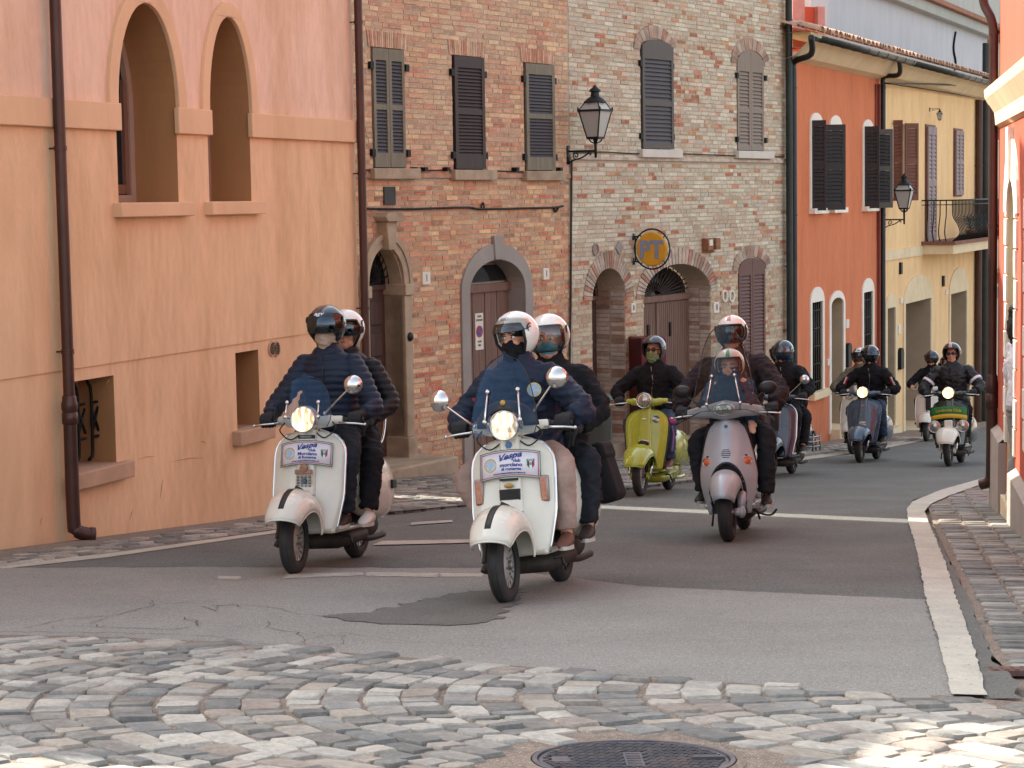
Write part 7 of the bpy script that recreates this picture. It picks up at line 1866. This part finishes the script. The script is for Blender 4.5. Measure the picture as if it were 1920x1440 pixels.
# ---- 3: silver scooter, tall clear screen, adult and child
M3 = place(1366, 1016, 12, -3)
s3 = modern('silver scooter with a tall clear windscreen carrying an adult and a child', M3, m_silver)
s3['group'] = GRP
def wsf(u, v):
    x = 2*u-1; zz = 1.0+.66*v*(1-.35*abs(x)**2.4)
    w = .25-.07*v+.14*max(0, 1-v/.26)**1.5*(1 if True else 0)
    low = -.10*max(0, abs(x)-.45)/.55*max(0, 1-v/.2)
    X = w*x; return (X, .16+.28*v+.5*X*X*(1-.35*v), zz+low)
mb = MB(); mb.grid(wsf, 31, 22); ws = mb.build('windscreen', g_clear, s3, smooth=True)
pts = [wsf(0, i/21) for i in range(22)]+[wsf(i/30, 1) for i in range(1, 31)]+[wsf(1, 1-i/21) for i in range(1, 22)]+[wsf(1-i/30, 0) for i in range(1, 31)]
mb = MB(); mb.tube(pts, .004, 6); mb.build('screen_edge', g_smoke, ws, smooth=True)
rods(ws, wsf, (.30, .70), .08, .42, 1.0, .26)
r3 = rider('tall adult rider in a dark jacket with a white helmet bearing a red stripe block', M3, (c_brownj, c_dgrey, m_shoe_b, m_glove), pel=(.02, .98, .86), lean=2, tall=1.10, yaw=-6, voxel=.013, bulk=1.18, face=True, sh=.205,
           elbows=((-.38, .70, 1.12), (.40, .70, 1.12)), grips=((-.35, .40, .985), (.35, .40, .985)), knees=((-.27, .56, .76), (.29, .52, .78)), feet=((-.24, .60, .36), (.26, .52, .32)),
           helm=dict(m=h_white, visor=g_dark, vr=(-36, 18), strips=((-7, 7, 40, 75, h_red), (-9.5, -8, 38, 80, h_dkblue), (8, 9.5, 38, 80, h_dkblue))), hd=(.02, .93, 1.585))
mb = MB(); mb.box(-.16, .16, .14, .16, 1.0, 1.35)
r3b = rider('child in a blue coat and green-striped white helmet in front of the tall adult', M3, (cloth('child_blue_coat', '26425a'), c_dkjean, m_shoe_b, None), pel=(.02, .60, .84), lean=4, tall=.80, sh=.13, bulk=.78, voxel=.011, hands='rest', skin=m_skin2, hs=.93,
            elbows=((-.20, .50, 1.02), (.20, .50, 1.02)), wrists=(Vector((-.15, .44, .97)), Vector((.18, .46, .90))), grips=((-.11, .37, .99), (.19, .39, .86)), knees=((-.10, .45, .62), (.10, .45, .62)), feet=((-.09, .50, .36), (.09, .50, .36)),
            helm=dict(m=h_white, pod=False, strips=((-9, 9, 26, 88, h_green),)), hd=(.025, .56, 1.325), scarf=(cloth('grey_scarf', '8d8790'), 0), handr=.8)
mb = MB(); mb.box(.17, .24, -.02, .02, 0, .1)
# ---- 4: lime scooter
M4 = place(1201, 931, 18, -1)
s4, _, _ = lambretta('lime green scooter with an unlit round headlight and chrome oval horn', M4, m_green, m_lens, group=GRP, steer=0)
mb = MB(); zc = .80; mb.lathe([(0, .003), (.036, .003), (.038, 0)], 24, T(.115, .275, zc) @ RZ(12) @ RX(90)); st_ = mb.build('round_sticker', m_cgrn, s4)
mb = MB(); mb.M = T(.115, .271, zc) @ RZ(12) @ RY(20); mb.box(-.038, .038, -.004, -.001, -.014, .014); mb.build('sticker_band', m_card, st_)
text('Castrol', .016, T(.115, .265, zc) @ RZ(12) @ RY(-20) @ RX(90), m_cred, st_, ext=.0003, bold=.0004)
mb = MB(); mb.tube(smooth_path([(.25, .40, .75), (.27, .40, .62), (.24, .42, .45)], 4), [.012]*9, 6)
o = mb.build('scarf_tail', mat('violet_ribbon', '8d5f9a', .7, var=.3, vscale=30), s4, smooth=True)
mb = MB(); mb.ell((.25, .38, .78), (.05, .035, .04), 12, 8); mb.build('handle_flower', mat('magenta_cloth', 'b03a86', .7, var=.2), s4, smooth=True)
r4 = rider('rider in black zip jacket, sunglasses and green neck scarf on the lime scooter', M4, (c_black, c_jean, m_shoe_br, m_glove), pel=(.0, .80, .86), lean=8, yaw=-6, voxel=.014, bulk=1.06, glasses=m_blk, scarf=(c_gscarf, 1),
           elbows=((-.40, .60, 1.10), (.38, .60, 1.10)), feet=((-.17, .52, .36), (.20, .48, .36)), helm=dict(m=h_grey, pod=False))
# ---- 5: dark blue scooter behind the silver one
M5 = place(1445, 897, 20)
s5, _, _ = classic('dark blue scooter with chrome crash bars partly hidden by the silver one', M5, m_blue, m_lens, group=GRP, front='dark', stripe=False)
mb = MB()
for zz in (.36, .42, .48): mb.tube(smooth_path([(.24, .72, zz), (.34, .78, zz), (.37, 1.0, zz), (.33, 1.3, zz), (.2, 1.4, zz)], 4), .012, 6)
for y in (.8, 1.0, 1.25): mb.tube([(.355, y, .30), (.36, y, .52)], .010, 6)
mb.build('crash_bars', m_alu, s5, smooth=True)
mirror(s5, (.16, .32, 1.02), (.36, .28, 1.20), .058, yaw=8)
mb = MB(); rings(mb, [((0, 1.42, .82), .15, .02), ((0, 1.44, .9), .17, .03), ((0, 1.46, 1.14), .15, .03), ((0, 1.46, 1.18), .11, .02)]); mb.build('backrest', m_seat, s5, smooth=True)
r5 = rider('rider in a black jacket and dark blue full helmet behind the silver scooter', M5, (c_black, c_black, m_shoe_b, m_glove), pel=(.0, .80, .86), lean=7, yaw=-14, voxel=.015, bulk=1.04, helm=dict(m=h_dkblue, kind='full', visor=g_vclear, vr=(-20, 24)),
           elbows=((-.38, .62, 1.08), (.36, .62, 1.08)), scarf=(c_black, 0))
r5b = rider('pillion passenger in a silver helmet mostly hidden behind the tall adult', M5, (c_black, c_black, m_shoe_b, m_glove), pel=(-.06, 1.18, .88), lean=3, voxel=.018, face=False, hands='rest', helm=dict(m=h_silver, visor=g_dark), hd=(-.14, 1.20, 1.50),
            elbows=((-.28, 1.1, 1.1), (.28, 1.1, 1.1)), wrists=(Vector((-.2, .95, .98)), Vector((.2, .95, .98))), grips=((-.17, .86, .93), (.17, .86, .93)), knees=((-.26, .8, .74), (.27, .8, .74)), feet=((-.24, .7, .38), (.25, .7, .38)))
# ---- 6+7: slate blue scooter and the white one behind it
M6 = place(1612, 868, 21)
s6, _, _ = lambretta('slate blue scooter with a glowing headlight at the front of the far group', M6, m_steelb, m_lit2, group=GRP, horn='bar', trim=m_steelb)
r6 = rider('rider in a black jacket with red and white sleeve flash and a dark full helmet', M6, (c_black, c_jean, m_shoe_b, m_glove), pel=(.03, .80, .86), lean=14, yaw=0, voxel=.016, bulk=1.12, helm=dict(m=h_black, kind='full', visor=g_dark),
           elbows=((-.40, .58, 1.06), (.42, .60, 1.04)), scarf=(c_black, 0), feet=((-.17, .52, .36), (.24, .50, .36)))
for sg in (-1, 1):
    mb = MB(); mb.M = T(sg*.335, -.20, 1.15) @ RY(sg*-24) @ RX(12); mb.box(-.012, .012, -.075, -.062, -.09, .09); f_ = mb.build('sleeve_flash', h_red, r6[0], bevel=.005)
    mb = MB(); mb.M = T(sg*.352, -.20, 1.15) @ RY(sg*-24) @ RX(12); mb.box(-.008, .008, -.078, -.064, -.09, .09); mb.build('flash_edge', h_white, f_)
M7 = place(1598, 852, 21)
s7, _, _ = classic('white scooter half hidden behind the slate blue one', M7, m_cream_q, m_lens, group=GRP, front='dark', stripe=False)
r7 = rider('rider in an olive jacket and white and black helmet behind the slate blue scooter', M7, (c_olive, c_black, m_shoe_b, m_glove), pel=(-.02, .86, .86), lean=14, yaw=4, voxel=.016, bulk=1.1, helm=dict(m=h_white, visor=g_smoke, vr=(-34, 24), strips=((30, 60, 30, 60, h_black), (-60, -30, 30, 60, h_black), (-10, 10, 34, 44, h_black))),
           elbows=((-.42, .62, 1.04), (.40, .62, 1.04)))
# ---- 8: far white scooter with two people
M8 = place(1737, 828, 20)
s8, _, _ = classic('white scooter farthest back with an unlit headlight and a dark horn emblem', M8, m_cream_q, m_lens, group=GRP, front='none' if False else 'dark', stripe=False)
r8 = rider('rider in a dark jacket and dark blue open helmet on the farthest white scooter', M8, (c_black, c_black, m_shoe_b, None), pel=(.0, .82, .86), lean=10, yaw=-10, pitch=4, voxel=.017, helm=dict(m=h_dkblue, visor=g_smoke, vr=(-36, 24)), elbows=((-.40, .62, 1.06), (.38, .62, 1.06)))
r8b = rider('pillion passenger in a white helmet on the farthest white scooter', M8, (c_dgrey, c_black, m_shoe_b, None), pel=(.14, 1.2, .86), lean=2, voxel=.018, hands='rest', helm=dict(m=h_white, pod=False, strips=((-40, -20, 28, 50, h_grey), (20, 40, 28, 50, h_grey))), hd=(.22, 1.12, 1.45),
            elbows=((-.26, 1.1, 1.1), (.36, 1.1, 1.1)), wrists=(Vector((-.2, .95, .98)), Vector((.26, .95, .98))), grips=((-.17, .86, .93), (.22, .86, .93)), knees=((-.26, .8, .74), (.27, .8, .74)), feet=((-.24, .7, .38), (.25, .7, .38)))
# ---- 9: green, black and white scooter with club banner and two spotlights
M9 = place(1779, 875, 20, -2)
m_grnblk = mat('green_black_paint', '122a20', .22, coat=.8, var=.2)
s9, _, _ = lambretta('green and white scooter with a club banner and twin spotlights nearest the red pipe', M9, m_grnblk, m_lit2, group=GRP, mg_m=m_cream_q, horn='bar', trim=m_blk)
for sg in (-1, 1):
    M = T(sg*.19, .13, .545) @ RX(90); mb = MB(); mb.lathe([(0, -.07), (.05, -.055), (.078, -.01), (.084, .004), (.08, .012), (.074, .006)], 24, M); sp_ = mb.build('spotlight', m_chrome, s9, smooth=True)
    mb = MB(); mb.lathe([(.076, .004), (.05, .016), (0, .02)], 20, M); mb.build('lens', m_lens, sp_, smooth=True)
    mb = MB(); mb.tube([(sg*.19, .16, .545), (sg*.1, .2, .52), (0, .2, .50)], .012, 6); mb.build('spotlight_bracket', m_chrome, sp_)
mb = MB(); mb.box(-.055, .055, .10, .16, .53, .63); mb.build('horn_cover', m_cream_q, s9, bevel=.012)
m_bgrn = mat('banner_green', '1f6a33', .5, var=.08); m_byel = mat('banner_yellow', 'c9a52c', .5, var=.08)
def ban(z0_, z1_, m, name, par, lift=0, x0=-.245, x1=.245):
    mb = MB(); mb.grid(lambda u, v: (x0+(x1-x0)*u, .150-lift+1.0*(x0+(x1-x0)*u)**2, z0_+(z1_-z0_)*v-.5*(x0+(x1-x0)*u)**2), 11, 3); return mb.build(name, m, par, smooth=True, solid=.002, off=0, fixn=False)
bn = ban(.655, .82, m_bgrn, 'club_banner', s9); ban(.658, .715, m_byel, 'yellow_band', bn, .003)
tx = text('Lambretta Club', .052, Matrix(), m_byel, bn, ext=.0006, bold=.001, sx=1.05)
for v in tx.data.vertices: X, Y, Z = v.co; v.co = Vector((X, .1455+1.0*X*X-Z, .765+Y-.5*X*X))
r9 = rider('rider in black leather jacket with white arm bands and red-striped black helmet', M9, (c_leath, c_black, m_shoe_b, m_glove), pel=(.0, .80, .86), lean=6, yaw=0, voxel=.015, bulk=1.16, sh=.20, glasses=m_blk, helm=dict(m=h_black, pod=False, strips=((-14, 2, 30, 85, h_red), (4, 8, 30, 85, h_white))),
           elbows=((-.40, .62, 1.06), (.40, .62, 1.06)), scarf=(c_black, 0))
for sg in (-1, 1):
    a = Vector((sg*.20, .745, 1.32))-Vector((0, .8, 0)); b_ = Vector((sg*.40, .62, 1.06))-Vector((0, .8, 0)); p = a.lerp(b_, .62); d = (b_-a).normalized()
    mb = MB(); mb.tube([p-d*.018, p+d*.018], .093, 16); mb.build('arm_band', m_card, r9[0], smooth=True, autos=50)
# ---- pedestrian in the doorway on the right
q = WR.world(dr0+.34, .10, dz0)
pt = thing('person', 'dark-haired pedestrian in a white top standing in the doorway on the right', 'person', M=T(*q) @ RZ(100))
mb = MB(); rings(mb, [((0, 0, .85), .13, .10), ((0, 0, 1.0), .12, .09), ((0, 0, 1.25), .15, .10), ((0, 0, 1.38), .14, .07), ((0, 0, 1.45), .05, .05), ((0, -.01, 1.55), .05, .055)])
for sg in (-1, 1):
    mb.tube(*limb((sg*.09, 0, .86), (sg*.1, -.02, .48), (sg*.1, .02, .09), .08, .052, .038), 12); mb.tube([(sg*.1, .02, .07), (sg*.1, -.12, .03)], [.035, .025], 8)
    mb.tube(*limb((sg*.17, 0, 1.37), (sg*.23, .03, 1.1), (sg*.2, -.12, .9), .045, .038, .028), 10); hand_rest(mb, (sg*.2, -.12, .9), (sg*.19, -.2, .84), sg)
hp = MB(); head_parts(hp, Vector((0, -.02, 1.62)), Matrix.Identity(3)); k = len(mb.v); mb.v += hp.v; mb.f += [[i+k for i in f] for f in hp.f]; mb.mi += hp.mi; mb.c += hp.c
bd = link('body', vox(mb, .009, 2, mats=m_skin, name='body'), pt); face_bits(pt, bd, Vector((0, -.02, 1.62)), Matrix.Identity(3))
mb = MB(); rings(mb, [((0, 0, .84), .16, .13), ((0, 0, 1.0), .14, .11), ((0, 0, 1.25), .17, .12), ((0, 0, 1.39), .15, .08), ((0, 0, 1.45), .07, .06)])
for sg in (-1, 1): mb.tube(*limb((sg*.17, 0, 1.37), (sg*.23, .03, 1.1), (sg*.205, -.09, .93), .058, .05, .042), 12)
link('top', vox(mb, .013, 3, folds(.01, 9), c_vest, 'top'), pt)
mb = MB(); rings(mb, [((0, 0, .8), .15, .13), ((0, 0, .98), .15, .11)])
for sg in (-1, 1): mb.tube(*limb((sg*.09, 0, .84), (sg*.1, -.02, .48), (sg*.1, .02, .1), .1, .075, .07), 12)
link('trousers', vox(mb, .013, 3, folds(.01, 9), cloth('pale_grey_trousers', '8f8c88'), 'trousers'), pt)
for sg in (-1, 1): shoe(pt, (sg*.1, .02, .09), (0, -1, 0), m_shoe_w)
mb = MB(); mb.ell((0, .02, 1.66), (.095, .105, .1), 18, 12); mb.ell((0, .06, 1.52), (.10, .07, .16), 16, 12); mb.ell((-.08, 0, 1.52), (.03, .05, .13), 12, 10); mb.ell((.08, 0, 1.52), (.03, .05, .13), 12, 10)
link('hair', vox(mb, .01, 1, lambda co, n_: .012*noise.noise(co*38), mat('black_hair', '17130f', .6, var=.2), 'hair'), pt)
